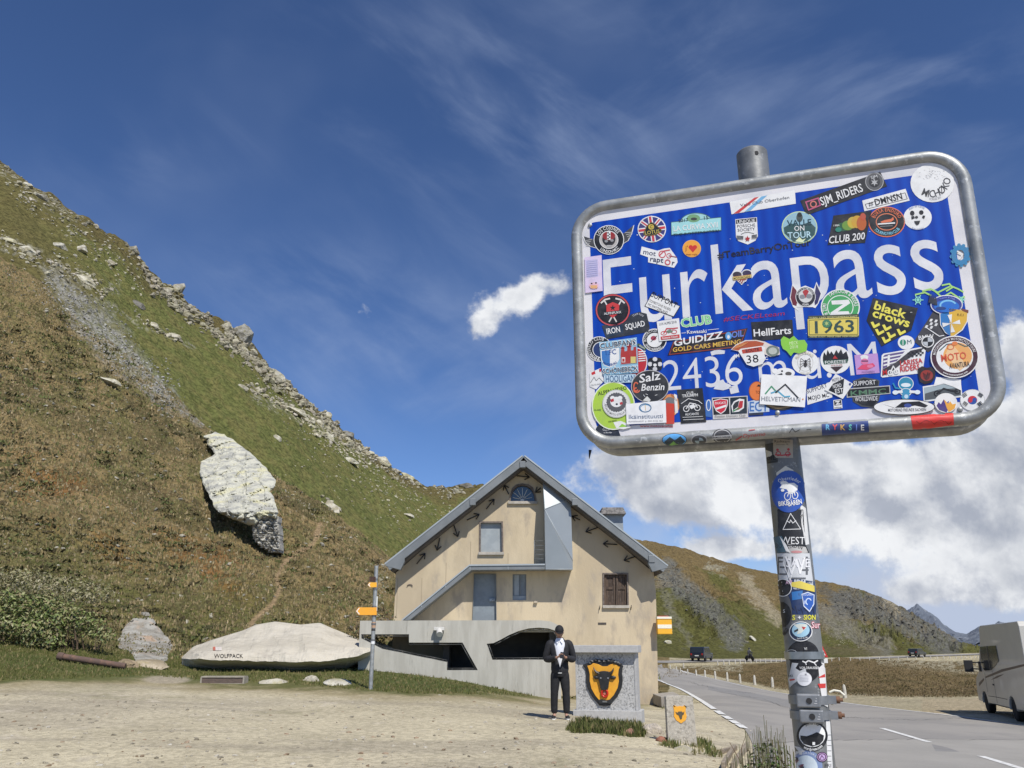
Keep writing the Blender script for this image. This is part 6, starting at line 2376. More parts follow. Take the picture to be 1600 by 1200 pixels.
b.prism(vp([(-1.62, 1.02), (-1.74, 1.02), (-1.74, .97), (-1.62, .97)], .155), Mv.to_3x3() @ Vector((0, -.03, 0)))
b.build('door_handle', MATS['van_trim'], van, bevel=.005)
for nm, xq in (('wheel', 0), ('wheel', -3.8)):
    for ys in (0.0, -WD + .26):
        wh = empty('wheel', Mv @ Vector((xq, ys, .34)), None, None)
        wh.parent = van; wh.matrix_parent_inverse = Matrix.Translation(-van.location)
        c_ = Mv @ Vector((xq, ys - .02, .34)); ax = Mv.to_3x3() @ Vector((0, 1, 0))

        def child(nm, mb_, m, k=wh):
            me_o = mb_.build(nm, m, None)
            me_o.parent = k
            me_o.matrix_parent_inverse = Matrix.Translation(-Vector(k.location))
        t_ = MB()
        t_.lathe(c_, [(.20, -.11), (.30, -.115), (.34, -.09), (.345, 0), (.34, .09), (.30, .115), (.20, .11)], n=24, axis=ax)
        child('tyre', t_, mrub)
        t_ = MB()
        t_.lathe(c_, [(.03, .02), (.10, .075), (.17, .06), (.205, .10), (.21, .04), (.2, -.05), (.05, -.05)], n=20, axis=ax)
        child('rim', t_, mat('rim_grey', (.30, .30, .29), rough=.4, metal=.5))
b = MB()
mc = Vector((.12, .13, 1.52))
b.cyl(Mv @ (mc + Vector((-.12, 0, .16))), Mv @ (mc + Vector((.0, .24, .17))), .022, n=8)
b.cyl(Mv @ (mc + Vector((-.12, 0, -.06))), Mv @ (mc + Vector((.0, .24, -.05))), .022, n=8)
b.box((.0 + .04, .13 + .20, 1.36), (.22, .13 + .47, 1.76), None, Mv)
b.box((-.2, .12, 1.38), (.02, .17, 1.72), None, Mv)
b.build('mirror', mat('mirror_black', (.02, .02, .022), rough=.5), van, bevel=.03)
b = MB()
b.box((.92, -.1, .70), (1.08, .10, .92), None, Mv)
b.build('headlight', mat('lamp_glass', (.5, .5, .5), rough=.1), van, bevel=.02)

def small_car(px, py, Y, length, height, width, heading, colr, label, suv, group):
    s, e = se(px, py)
    x0, y0 = s * Y, Y
    z0 = ztp(x0, y0) + .10 + .05 * (Y / 40 - 1) * 0
    M = Matrix.Translation((x0, y0, z0)) @ Matrix.Rotation(heading, 4, 'Z')
    t = empty('parked_car' if not suv else 'car', (x0, y0, z0), label, 'car', group)
    L2 = length / 2
    if suv:
        prof = [(-L2, .35), (-L2 - .02, .85), (-L2 + .06, 1.0), (-L2 + .28, height - .08), (-L2 + .5, height), (L2 * .25, height), (L2 * .52, 1.02), (L2 - .1, .95), (L2, .75), (L2, .35)]
        win = [(-L2 + .45, 1.06), (-L2 + .55, height - .12), (L2 * .22, height - .1), (L2 * .44, 1.06)]
        rw = [(-L2 + .03, 1.04), (-L2 + .26, height - .12)]
    else:
        prof = [(-L2, .35), (-L2, .80), (-L2 + .2, .95), (-L2 + .6, height - .03), (L2 * .1, height), (L2 * .5, .93), (L2 - .1, .80), (L2, .6), (L2, .35)]
        win = [(-L2 + .5, .98), (-L2 + .75, height - .1), (L2 * .08, height - .08), (L2 * .42, .96)]
        rw = [(-L2 + .22, .98), (-L2 + .56, height - .09)]
    b = MB()
    b.prism([M @ Vector((x, -width / 2, z)) for x, z in prof], M.to_3x3() @ Vector((0, width, 0)))
    b.build('body', colr, t, bevel=.08, seg=3)
    b = MB()
    for sy in (-1, 1):
        b.prism([M @ Vector((x, sy * (width / 2 + .006), z)) for x, z in win], M.to_3x3() @ Vector((0, -sy * .02, 0)))
    b.build('side_window', mvg, t)
    b = MB()
    a, c = rw
    b.prism([M @ Vector((a[0] - .02, -width / 2 + .18, a[1])), M @ Vector((a[0] - .02, width / 2 - .18, a[1])), M @ Vector((c[0] - .02, width / 2 - .25, c[1])), M @ Vector((c[0] - .02, -width / 2 + .25, c[1]))], M.to_3x3() @ Vector((.03, 0, 0)))
    b.build('rear_window', mvg, t)
    for sx in (-L2 * .62, L2 * .62):
        for sy in (-1, 1):
            b = MB()
            b.lathe(M @ Vector((sx, sy * (width / 2 - .10), .33)), [(.05, -.11), (.30, -.11), (.335, -.08), (.335, .08), (.30, .11), (.05, .11)], n=16, axis=M.to_3x3() @ Vector((0, 1, 0)))
            b.build('wheel', mrub, t)
    for sy in (-1, 1):
        b = MB()
        b.box((-L2 - .04, sy * (width / 2 - .22) - .1, .75), (-L2 + .1, sy * (width / 2 - .22) + .1, .98), None, M)
        b.build('tail_light', flat(150, 25, 25, rough=.3), t)
    b = MB()
    b.box((-L2 - .045, -.26, .62), (-L2 + .05, .26, .74), None, M)
    b.build('number_plate', flat(215, 215, 210), t)
    return t

mcar1 = mat('navy_paint', (.012, .016, .024), rough=.3, coat=.5, spec=.5)
mcar2 = mat('black_car_paint', (.02, .024, .028), rough=.3, coat=.5)
small_car(1097, 1036, 117, 4.6, 1.78, 1.9, R(62), mcar1, 'dark blue off-roader seen from behind on the far bend near the house', True, 'cars on the far road')
small_car(1434, 1029, 164, 4.4, 1.48, 1.8, R(44), mcar2, 'small dark saloon car on the far road below the grey cliff', False, 'cars on the far road')
s, e = se(1171.5, 1034)
YMb = 121.0
mx, my = s * YMb, YMb
mz = ztp(mx, my) + .15
Mk = Matrix.Translation((mx, my, mz)) @ Matrix.Rotation(R(-70), 4, 'Z')
bike = empty('motorcycle', (mx, my, mz), 'dark motorcycle ridden along the far road toward the viewer', 'motorcycle')
for x in (-.72, .72):
    b = MB(); c_ = Mk @ Vector((x, 0, .32)); ax = Mk.to_3x3() @ Vector((0, 1, 0))
    b.lathe(c_, [(.2, -.06), (.30, -.06), (.33, 0), (.30, .06), (.2, .06)], n=16, axis=ax)
    b.build('wheel', mrub, bike)
b = MB()
b.prism([Mk @ Vector((x, -.14, z)) for x, z in [(-.7, .75), (-.3, .72), (.0, .88), (.3, .98), (.5, .9), (.45, .55), (.2, .3), (-.25, .3)]], Mk.to_3x3() @ Vector((0, .28, 0)))
b.cyl(Mk @ Vector((.72, .06, .32)), Mk @ Vector((.45, .06, 1.0)), .03, n=6)
b.cyl(Mk @ Vector((.45, -.36, 1.05)), Mk @ Vector((.45, .36, 1.05)), .025, n=6)
b.build('body', mat('bike_dark', (.02, .022, .03), rough=.4), bike, bevel=.04)
V, Fs = skin('r', [(*(Mk @ Vector((x, y, z))), r) for x, y, z, r in [(-.15, 0, .88, .17), (-.05, 0, 1.15, .18), (.02, 0, 1.38, .17), (.05, 0, 1.50, .07), (.02, -.2, 1.35, .08), (.15, -.3, 1.12, .06), (.42, -.3, 1.08, .05), (.02, .2, 1.35, .08), (.15, .3, 1.12, .06), (.42, .3, 1.08, .05), (.12, -.2, .78, .09), (-.08, -.2, .35, .07), (.12, .2, .78, .09), (-.08, .2, .35, .07)]],
             [(0, 1), (1, 2), (2, 3), (2, 4), (4, 5), (5, 6), (2, 7), (7, 8), (8, 9), (0, 10), (10, 11), (0, 12), (12, 13)], None, None)
b = MB(); b.add(V, Fs, 0, True)
b.lathe(Mk @ Vector((.08, 0, 1.66)), [(.02, -.15), (.10, -.12), (.135, 0), (.11, .1), (.03, .14)], n=14)
rider = b.build('person', mat('rider_suit', (.02, .022, .03), (.05, .05, .06), scale=6, rough=.6))
tag(rider, 'motorcyclist in dark riding suit and helmet sitting on the motorcycle', 'person')

YT = 62.0
b = MB()
s, e = se(1280, 1020)
tx = s * YT; tz = ztp(tx, YT)
tsg = empty('warning_sign', (tx, YT, tz), 'red edged white triangular warning sign half hidden behind the sticker covered pole', 'traffic sign')
P0, P1, P2 = W(1270, 1025, YT), W(1294, 1027, YT), W(1282, 1003, YT)
b = MB(); b.prism([P0, P1, P2], (0, .03, 0)); b.build('triangle', flat(200, 40, 35), tsg)
cc = (P0 + P1 + P2) / 3
b = MB(); b.prism([cc + (p - cc) * .66 + Vector((0, -.01, 0)) for p in (P0, P1, P2)], (0, .01, 0)); b.build('white_field', flat(235, 235, 230), tsg)
b = MB(); p0, p1 = W(1273, 1036, YT), W(1293, 1028.5, YT); b.box((p0.x, YT, p0.z), (p1.x, YT + .03, p1.z)); b.build('plate', flat(230, 230, 225), tsg)
b = MB(); b.cyl((tx + .05, YT + .06, tz - .2), (tx + .05, YT + .06, P2.z - .1), .035, n=8); b.build('post', msteel, tsg)
PB = W(1254.7, 1005, 1.96)
PT = W(1174.6, 241, 1.96)
pdir = (PT - PB).normalized()
gzp = 0.0
PBase = PB + pdir * ((gzp - .05 - PB.z) / pdir.z)
RP = 0.0405
sign = empty('road_sign', (PBase.x, PBase.y, 0), 'big blue pass summit sign plastered with stickers in a galvanised tube frame on a post', 'road sign')
mgalv = mat('galvanised', (.40, .41, .40), (.27, .28, .275), scale=22, lo=.36, hi=.64, c3=(.50, .51, .50), scale3=60, lo3=.58, hi3=.66, rough=.48, metal=.45, bump=.15, bscale=90, bdist=.003)
b = MB()
b.cyl(PBase, PT, RP, n=48, cap=False)
b.cyl(PT, PT + pdir * .004, RP, RP - .003, n=48)
post = b.build('post', mat('post_galv', (.25, .255, .25), (.17, .175, .175), scale=18, lo=.36, hi=.64, c3=(.33, .335, .33), scale3=70, lo3=.58, hi3=.68, rough=.5, metal=.35, bump=.15, bscale=90, bdist=.003), sign)
hp = W(1182, 239.5, 1.9)
Rx = Vector((.952, -.307, -.005)).normalized()
Uz = Vector((-.002, -.034, .999)); Uz = (Uz - Rx * Uz.dot(Rx)).normalized()
Nz = Rx.cross(Uz).normalized()
if Nz.y > 0:
    Nz = -Nz
Omid = PB.lerp(PT, .603) + Nz * .105
eye = Vector((0, 0, CAMZ))

def sp(px, py):
    d = Vector(ray(px, py))
    t = (Omid - eye).dot(Nz) / d.dot(Nz)
    q = eye + d * t - Omid
    return q.dot(Rx), q.dot(Uz)

def sw(u, v, h=0.0):
    return Omid + Rx * u + Uz * v + Nz * h

def smap(px, py, h):
    u, v = sp(px, py)
    return sw(u, v, h)

uL = np.mean([sp(x, y)[0] for x, y in ((900, 354), (903, 505), (911, 651))])
uR = np.mean([sp(x, y)[0] for x, y in ((1504, 264), (1535, 455), (1560, 581))])
vT = np.mean([sp(x, y)[1] for x, y in ((1015, 310), (1265, 272), (1445, 247))])
vB = np.mean([sp(x, y)[1] for x, y in ((992, 689), (1287, 671), (1422, 660), (1512, 652))])
print('sign', uL, uR, vT, vB, [sp(x, y) for x, y in ((921.6, 348), (1475, 267.4), (1530.6, 626), (931, 668.5))])

def rrect(u0, v0, u1, v1, r, n=10):
    P = []
    for cx, cy, a0 in ((u1 - r, v1 - r, 0), (u0 + r, v1 - r, 90), (u0 + r, v0 + r, 180), (u1 - r, v0 + r, 270)):
        for i in range(n + 1):
            a = R(a0 + 90 * i / n)
            P.append((cx + r * math.cos(a), cy + r * math.sin(a)))
    return P

def densify(P, st=.02):
    out = []
    for (x0, y0), (x1, y1) in zip(P, P[1:] + P[:1]):
        k = max(1, int(math.hypot(x1 - x0, y1 - y0) / st))
        out += [(x0 + (x1 - x0) * i / k, y0 + (y1 - y0) * i / k) for i in range(k)]
    return out

RC = .082
ringc = densify(rrect(uL, vB, uR, vT, RC))
b = MB(); b.tube([sw(u, v, -.004) for u, v in ringc], .0153, n=20, closed=True)
ring = b.build('frame', mgalv, sign)
ringb = densify(rrect(uL + .004, vB - .003, uR - .004, vT - .004, RC))
b = MB(); b.tube([sw(u, v, -.098) for u, v in ringb], .0155, n=16, closed=True)
ring2 = b.build('rear_frame', mgalv, sign)
b = MB()
b.prism([sw(u, v, -.0035) for u, v in rrect(uL + .008, vB + .008, uR - .008, vT - .008, RC - .012)], Nz * .0033)
mplate = mat('sign_white', lin(226, 224, 226), lin(205, 205, 210), scale=9, lo=.4, hi=.7, rough=.55, bump=.05, bscale=400)
panel = b.build('panel', mplate, sign)
b = MB()
b.prism([sw(u, v, -.012) for u, v in rrect(uL + .012, vB + .012, uR - .012, vT - .012, RC - .016)], Nz * .006)
b.build('backing', mat('back_alu', (.2, .2, .2), rough=.6, metal=.5), sign)
for vv in (vB + .14, vT - .14):
    b = MB()
    pc = PB.lerp(PT, .5)
    b.box((-.09, -.07, -.02), (.09, .055, .02), None, Matrix.Translation(sw(0, vv, -.075)) @ Matrix((Rx, Nz, Uz)).transposed().to_4x4())
    b.build('bracket', mgalv, sign, bevel=.004)
mblue = bpy.data.materials.new('sign_blue'); mblue.use_nodes = True
nt = mblue.node_tree; N_ = nt.nodes; Lk_ = nt.links; bs = N_['Principled BSDF']
tcn = N_.new('ShaderNodeTexCoord'); mp = N_.new('ShaderNodeMapping'); mp.inputs['Rotation'].default_value = (0, 0, R(17.9))
Lk_.new(tcn.outputs['Object'], mp.inputs[0])
wv = N_.new('ShaderNodeTexWave'); wv.inputs['Scale'].default_value = 11; wv.inputs['Distortion'].default_value = 1.2; wv.inputs['Detail'].default_value = 2
Lk_.new(mp.outputs[0], wv.inputs['Vector'])
no = N_.new('ShaderNodeTexNoise'); no.inputs['Scale'].default_value = 4
mxx = N_.new('ShaderNodeMix'); mxx.data_type = 'RGBA'
mm_ = N_.new('ShaderNodeMath'); mm_.operation = 'MULTIPLY'
Lk_.new(wv.outputs['Fac'], mm_.inputs[0]); Lk_.new(no.outputs[0], mm_.inputs[1])
Lk_.new(mm_.outputs[0], mxx.inputs[0])
mxx.inputs[6].default_value = (*lin(3, 58, 165), 1); mxx.inputs[7].default_value = (*lin(10, 82, 194), 1)
Lk_.new(mxx.outputs[2], bs.inputs['Base Color']); bs.inputs['Roughness'].default_value = .35
b = MB()
BQ = [smap(921.6, 348, .0004), smap(1475, 267.4, .0004), smap(1530.6, 626, .0004), smap(931, 668.5, .0004)]
us = [sp(921.6, 348), sp(1475, 267.4), sp(1530.6, 626), sp(931, 668.5)]
u0, u1 = (us[0][0] + us[3][0]) / 2, (us[1][0] + us[2][0]) / 2
v0, v1 = (us[2][1] + us[3][1]) / 2, (us[0][1] + us[1][1]) / 2
b.add([sw(u, v, .0003) for u, v in rrect(u0, v0, u1, v1, .012, 4)], [tuple(range(20))], 0, False)
b.build('blue_field', mblue, sign)

mlet = mat('lettering_white', lin(228, 228, 230), lin(205, 207, 214), scale=14, rough=.5)

def letters(name, txt, pL, pR, ptop, bold, res=5):
    """baseline from pL to pR (photo px), cap height up to ptop"""
    a = sp(*pL); c = sp(*pR); t = sp(*ptop)
    V, Fs, w_, _ = layout(txt, bold, 1.0, 0.0, res)
    mnx = min(v[0] for v in V); mxv = max(v[0] for v in V)
    k = (c[0] - a[0]) / (mxv - mnx)
    sl = (c[1] - a[1]) / (c[0] - a[0])
    hh = t[1] - (a[1] + sl * (t[0] - a[0]))
    P = [sw(a[0] + (x - mnx) * k, a[1] + (x - mnx) * k * sl + y * hh, .0006) for x, y in V]
    me = bpy.data.meshes.new(name)
    me.from_pydata(P, [], Fs)
    me.materials.append(mlet)
    bm = bmesh.new(); bm.from_mesh(me)
    for f in bm.faces:
        if f.normal.dot(f.calc_center_median() - eye) > 0:
            f.normal_flip()
    bm.to_mesh(me); bm.free()
    return link(name, me, sign)

letters('lettering', 'Furkapass', (945.5, 510.5), (1477, 450), (952, 405), .0)
letters('lettering', '2436 m ü. M', (1038, 611), (1374, 583.5), (1068, 561), -.006)

F1, F2, F3, F4 = (880, 230, 4.444), (1220, 230, 4.444), (880, 460, 4.444), (1220, 460, 4.444)
BK = (24, 24, 28); W_ = (236, 236, 234); RD = (200, 42, 45); BL = (30, 70, 150); GR = (60, 160, 90); YL = (235, 205, 60); ORN = (232, 130, 60); GY = (130, 132, 134); DR = (90, 20, 28); SK = (120, 185, 225)
STK = []

def S(d, label, lvl=0, surf='sign'):
    STK.append((d, label, lvl, surf))

d = Dec(F1)
for sx in (-1, 1):
    pts = [(250, 650), (200, 640), (135, 618), (150, 660), (185, 690), (245, 708)] if sx < 0 else [(385, 610), (430, 595), (495, 540), (480, 600), (455, 650), (405, 680)]
    d.poly(pts, W_)
    d.poly([(318 + (x - 318) * .96, 640 + (y - 640) * .96) for x, y in pts], (70, 70, 72))
    for k in range(4):
        a, c = (pts[1], pts[3]) if sx < 0 else (pts[1], pts[3])
        d.line([(a[0] + k * 8 * sx, a[1] + k * 14), (c[0] + k * 12 * -sx * .3, c[1] + k * 10 - 8)], 5, (170, 170, 168))
d.ell(318, 645, 106, 102, W_).ell(318, 645, 101, 97, BK).ell(318, 645, 66, 63, W_).ell(318, 645, 62, 59, (190, 185, 180))
d.arc('LOS COJONES', 318, 645, 72, 22, W_, mid=97, xs=.75).arc('LONDON MCC', 318, 645, 92, 20, W_, mid=-85, xs=.75, inside=True)
d.ell(318, 640, 46, 48, (35, 32, 34)).ell(318, 618, 44, 30, (150, 40, 40)).rect(306, 588, 330, 645, W_)
for k in range(5):
    d.rect(308 + (k % 2) * 10, 592 + k * 10, 318 + (k % 2) * 10, 602 + k * 10, BK, same=k > 0)
d.ell(300, 655, 12, 9, (150, 150, 150)).ell(340, 650, 12, 9, (150, 150, 150)).rect(304, 682, 338, 694, (180, 180, 178))
S(d, 'round black club sticker with a skull and grey wings')
d = Dec(F1)
d.ell(616, 570, 99, 92, W_).ell(616, 570, 92, 85, (55, 55, 120))
for a in (8, 53, 98, 143):
    c, s_ = math.cos(R(a)), math.sin(R(a))
    w1, w2 = (16, 9) if a in (8, 98) else (12, 6)
    d.line([(616 - 88 * c, 570 + 82 * s_), (616 + 88 * c, 570 - 82 * s_)], w1 * 2, W_)
for a in (8, 53, 98, 143):
    c, s_ = math.cos(R(a)), math.sin(R(a))
    d.line([(616 - 88 * c, 570 + 82 * s_), (616 + 88 * c, 570 - 82 * s_)], 16 if a in (8, 98) else 9, (205, 60, 70))
d.poly([(612, 520), (640, 535), (686, 578), (680, 592), (640, 612), (590, 620), (560, 612), (556, 600), (580, 548)], (110, 95, 40))
d.poly([(612, 526), (636, 540), (679, 580), (672, 590), (636, 606), (592, 613), (566, 608), (564, 600), (584, 552)], BK)
d.ell(612, 556, 20, 19, (205, 180, 70)).text('C', 612, 565, 20, BK, bold=.03).text('LOTUS', 620, 604, 24, (210, 190, 90), w=104, rot=8, bold=.02)
S(d, 'round car club sticker with a dark badge on a union flag')
d = Dec(F1)
d.ell(925, 520, 112, 64, (60, 100, 110), a0=4, a1=184).ell(925, 520, 106, 58, (165, 215, 215), a0=4, a1=184)
d.poly([(748, 520), (1098, 486), (1100, 580), (750, 613)], (60, 100, 110)).poly([(752, 525), (1094, 491), (1095, 576), (754, 608)], (165, 220, 222))
d.ell(905, 495, 46, 28, (120, 165, 120)).ell(908, 500, 22, 10, (60, 60, 60))
d.text('2017', 835, 520, 22, BK, w=70, rot=6).text('15', 992, 503, 24, BK, w=40, rot=6).text('LA CURVIA XVII', 922, 572, 36, W_, w=315, rot=5.5, bold=.02).text('THE ROTTENHORN', 925, 602, 14, (30, 50, 55), w=320, rot=5.5, bold=.02)
S(d, 'pale turquoise rally plate sticker with a domed top')
d = Dec(F1)
d.poly([(545, 690), (655, 720), (700, 705), (740, 700), (790, 770), (795, 800), (770, 838), (590, 800), (590, 765), (535, 745)], W_)
d.text('mot', 552, 742, 34, (40, 50, 90), anchor='l', w=90, rot=-10, bold=.03).ring(688, 745, 26, 26, 7, (205, 80, 90)).line([(668, 755), (700, 722), (740, 715)], 8, (205, 80, 90)).ring(735, 755, 18, 18, 5, (205, 80, 90)).line([(735, 755), (788, 765)], 6, (150, 60, 70))
d.text('rapt', 600, 792, 34, (40, 50, 90), anchor='l', w=95, rot=-7, bold=.03).ring(726, 800, 20, 20, 7, (205, 80, 90)).text('r', 762, 820, 34, (40, 50, 90), rot=-7, bold=.03)
S(d, 'white cut-out motorcycle sticker with dark blue letters and red wheels')
d = Dec(F1)
d.ell(893, 705, 64, 60, (240, 185, 90)).ell(893, 705, 60, 56, (240, 165, 60)).ell(886, 695, 15, 14, (205, 50, 45)).ell(915, 695, 15, 14, (205, 50, 45), same=True).poly([(872, 700), (929, 700), (901, 732)], (205, 50, 45)).text("j'", 858, 716, 30, (90, 40, 25)).text('mon velo', 893, 752, 14, (120, 60, 30), w=80)
S(d, 'small round orange sticker with a red heart')
d = Dec(F1)
d.poly([(1195, 502), (1345, 487), (1352, 620), (1335, 650), (1282, 677), (1215, 652), (1200, 625)], W_)
d.poly([(1199, 506), (1341, 491), (1342, 520), (1200, 534)], BK).text('UNIQUE', 1270, 526, 22, W_, w=128, rot=5, bold=.02).text('PORSCHE', 1271, 556, 20, (60, 60, 65), w=128, rot=5).text('SOCIETY', 1272, 583, 20, (60, 60, 65), w=122, rot=5)
d.line([(1235, 606), (1262, 594), (1290, 592), (1325, 602)], 3, BK)
for k in range(3):
    d.line([(1206, 618 + k * 11), (1250, 622 + k * 9)], 5, BK).line([(1345, 610 + k * 11), (1310, 616 + k * 9)], 5, BK)
d.star(1280, 638, 22, (170, 40, 45))
S(d, 'white shield sticker with a black band and red star')
d = Dec((0, 0, 1))
d.poly([(1140, 315.5), (1242, 297.5), (1243.5, 318.5), (1143, 335)], W_).poly([(1146, 334.2), (1179, 309), (1186, 307.8), (1155, 332.8)], (205, 60, 60)).poly([(1163, 331.4), (1190, 307.2), (1199, 305.6), (1172, 330)], (120, 180, 220)).text('Velo Club Oberhofen', 1157, 323.5, 4.6, (70, 75, 85), anchor='l', w=78, rot=9.5)
S(d, 'white cycling club sticker with red and light blue slanted stripes')
d = Dec((0, 0, 1))
d.text('#TeamBarryOnTour', 1122, 405, 10.2, (14, 14, 40), anchor='l', w=147, rot=8.5, bold=.05)
S(d, 'black hashtag lettering cut from vinyl')
d = Dec(F1)
d.poly([(150, 768), (268, 752), (276, 1000), (155, 1015)], (222, 205, 232)).poly([(155, 788), (240, 780), (245, 900), (165, 912)], (196, 190, 225))
for k in range(8):
    d.line([(165, 800 + k * 14), (240, 792 + k * 14)], 2.5, (150, 155, 200))
d.ell(215, 965, 32, 22, (235, 190, 205)).rect(192, 962, 238, 984, (235, 180, 120)).ell(200, 950, 6, 5, BK).ell(230, 946, 6, 5, BK)
S(d, 'lilac shimmering rectangular sticker on the left border', 1)
d = Dec(F1)
d.ell(1208, 885, 36, 26, W_).ell(1276, 875, 36, 26, W_).poly([(1170, 895), (1312, 880), (1240, 958)], W_).ell(1208, 886, 31, 21, (60, 50, 60)).ell(1276, 877, 31, 21, (60, 50, 80)).poly([(1177, 900), (1306, 884), (1240, 950)], (150, 70, 60)).poly([(1175, 903), (1310, 886), (1306, 908), (1180, 926)], (215, 190, 110)).text('MOTOROADS', 1242, 916, 16, (60, 40, 30), w=118, rot=7, bold=.02)
for k in range(4):
    d.line([(1215 + k * 16, 946 - abs(k - 1.5) * 8), (1225 + k * 16, 928)], 5, (235, 230, 225))
S(d, 'small heart shaped sticker with a yellow band')
d = Dec(F2)
d.poly([(135, 372), (690, 172), (738, 272), (178, 474)], (34, 33, 35)).ring(650, 240, 64, 64, 6, (170, 170, 170)).ell(650, 240, 56, 56, (90, 90, 92)).ell(650, 240, 40, 40, (40, 40, 42)).text('SJM', 650, 218, 20, (225, 225, 225), w=50, rot=15).star(650, 246, 28, (180, 180, 180), n=6)
d.poly([(168, 380), (262, 350), (280, 408), (190, 444)], (190, 90, 130)).poly([(180, 386), (256, 361), (270, 403), (195, 432)], (40, 34, 38)).ring(226, 398, 24, 24, 8, (215, 120, 110)).text('SJM_RIDERS', 282, 408, 56, W_, anchor='l', w=310, rot=19, bold=.03)
S(d, 'long black slanted sticker with white letters and a camera logo')
d = Dec(F2)
d.poly([(565, 372), (866, 290), (895, 372), (580, 446)], W_).line([(586, 398), (862, 318), (878, 360), (600, 430)], 4, BK, closed=True).text('#', 612, 414, 32, BK, anchor='l', w=34, rot=14).text('DMNSN', 655, 408, 44, BK, anchor='l', w=200, rot=14, bold=.04)
S(d, 'white slanted hashtag sticker with a thin black frame')
d = Dec(F2)
d.ell(1052, 250, 152, 134, W_)
r5 = random.Random(3)
for k in range(46):
    a, q = r5.uniform(10, 170), r5.uniform(20, 110)
    d.line([(1052 + q * math.cos(R(a)), 230 - q * .8 * math.sin(R(a))), (1052 + q * math.cos(R(a)) + 8, 230 - q * .8 * math.sin(R(a)) + r5.uniform(-8, 8))], 2.2, (165, 165, 168), same=k > 0)
d.arc('MICHØKO', 1045, 215, 135, 50, (60, 60, 64), mid=-62, xs=.82, bold=.03, inside=True).arc('FORGE SKI', 1052, 250, 120, 16, (190, 190, 192), mid=-80, inside=True)
S(d, 'big round white sticker in the upper corner with black curved letters')
d = Dec(F2)
d.ell(130, 558, 124, 112, (205, 225, 170)).ell(130, 558, 118, 106, (150, 190, 205)).poly([(20, 560), (70, 530), (130, 545), (200, 520), (242, 560), (235, 610), (180, 655), (90, 658), (25, 600)], (50, 85, 85)).ell(130, 490, 22, 32, (70, 80, 75)).ell(130, 470, 16, 16, (40, 42, 40)).poly([(100, 655), (130, 625), (150, 645), (175, 635), (150, 664)], (225, 235, 190))
d.text('VALLE', 130, 545, 40, (25, 60, 70), w=170, rot=3, bold=.02).text('ON', 130, 582, 34, W_, w=75, rot=3, bold=.02).text('TOUR', 130, 632, 42, (190, 225, 235), w=165, rot=3, bold=.03)
S(d, 'round teal sticker with a hiker among mountains')
d = Dec(F2)
d.poly([(365, 476), (632, 442), (585, 665), (325, 680)], BK)
for (x, y, rx, ry, c) in ((430, 555, 44, 30, (40, 90, 60)), (465, 545, 40, 34, (110, 150, 60)), (500, 525, 38, 40, (200, 175, 60)), (530, 520, 40, 44, (205, 160, 50)), (560, 530, 34, 50, (185, 95, 40)), (570, 485, 20, 26, (190, 80, 50)), (400, 575, 22, 16, (40, 130, 110))):
    d.ell(x, y, rx, ry, c)
d.text('1984', 385, 552, 13, W_, w=44, rot=4).text('CLUB 200', 330, 672, 48, W_, anchor='l', w=255, rot=7, shear=.2, bold=.03)
S(d, 'black slanted sticker with a green yellow and red bust and white digits')
d = Dec(F2)
d.ell(735, 520, 128, 106, (225, 120, 80)).ell(735, 520, 121, 99, BK).ring(735, 520, 76, 60, 6, (225, 130, 90)).arc('BURSA ENDURO', 735, 520, 86, 27, (232, 120, 75), mid=90, xs=.72, ry=72, bold=.03).arc('TOURING FAN CLUB', 735, 520, 112, 25, (130, 200, 225), mid=-88, xs=.62, ry=92, bold=.03, inside=True)
d.poly([(690, 520), (720, 508), (765, 500), (780, 486), (785, 505), (765, 520), (700, 528)], (225, 120, 80)).line([(675, 536), (790, 528)], 9, W_).line([(690, 552), (775, 548)], 4, (150, 150, 150))
S(d, 'round black sticker with orange and light blue ring lettering')
d = Dec(F2)
d.ell(950, 490, 98, 84, W_).ell(912, 460, 16, 18, BK).ell(975, 455, 16, 16, BK).poly([(905, 482), (925, 478), (930, 495), (908, 505)], BK).poly([(985, 475), (1003, 478), (995, 500), (980, 492)], BK).ell(942, 488, 11, 9, BK).poly([(925, 515), (968, 512), (960, 535), (945, 545), (932, 532)], BK).arc('Asso do Canda', 950, 490, 74, 15, (120, 140, 190), mid=95).arc('ticino trekking', 950, 490, 86, 13, (150, 160, 190), mid=-90, inside=True)
S(d, 'round white sticker with a black animal face')
d = Dec(F2)
for k in range(12):
    a = 30 * k + 8
    x, y = 1245 + 62 * math.cos(R(a)), 752 - 72 * math.sin(R(a))
    d.ell(x, y, 13, 13, (60, 140, 185), n=6)
d.ring(1245, 752, 62, 70, 34, (50, 130, 180)).line([(1225, 725), (1262, 745), (1240, 780)], 9, W_)
S(d, 'cyan gear wheel sticker at the right border')
d = Dec(F2)
for pts in ([(985, 1000), (1040, 985), (1090, 1010), (1180, 965), (1230, 985), (1265, 1005)], [(1070, 1000), (1120, 1045), (1180, 1010), (1240, 1050), (1275, 1040)], [(1120, 960), (1170, 950), (1190, 975), (1150, 1000)], [(935, 1025), (1000, 1010), (1040, 1030)]):
    d.line(pts, 11, (170, 220, 120))
for cx, cy, r in ((952, 1062, 36), (1252, 1060, 26)):
    for a in (0, 60, 120):
        d.line([(cx - r * math.cos(R(a)), cy - r * math.sin(R(a))), (cx + r * math.cos(R(a)), cy + r * math.sin(R(a)))], 6, (150, 225, 200))
    d.ring(cx, cy, r * .62, r * .62, 5, (150, 225, 200))
S(d, 'lime line drawing of a skier with pale green snow crystals')
d = Dec(F4)
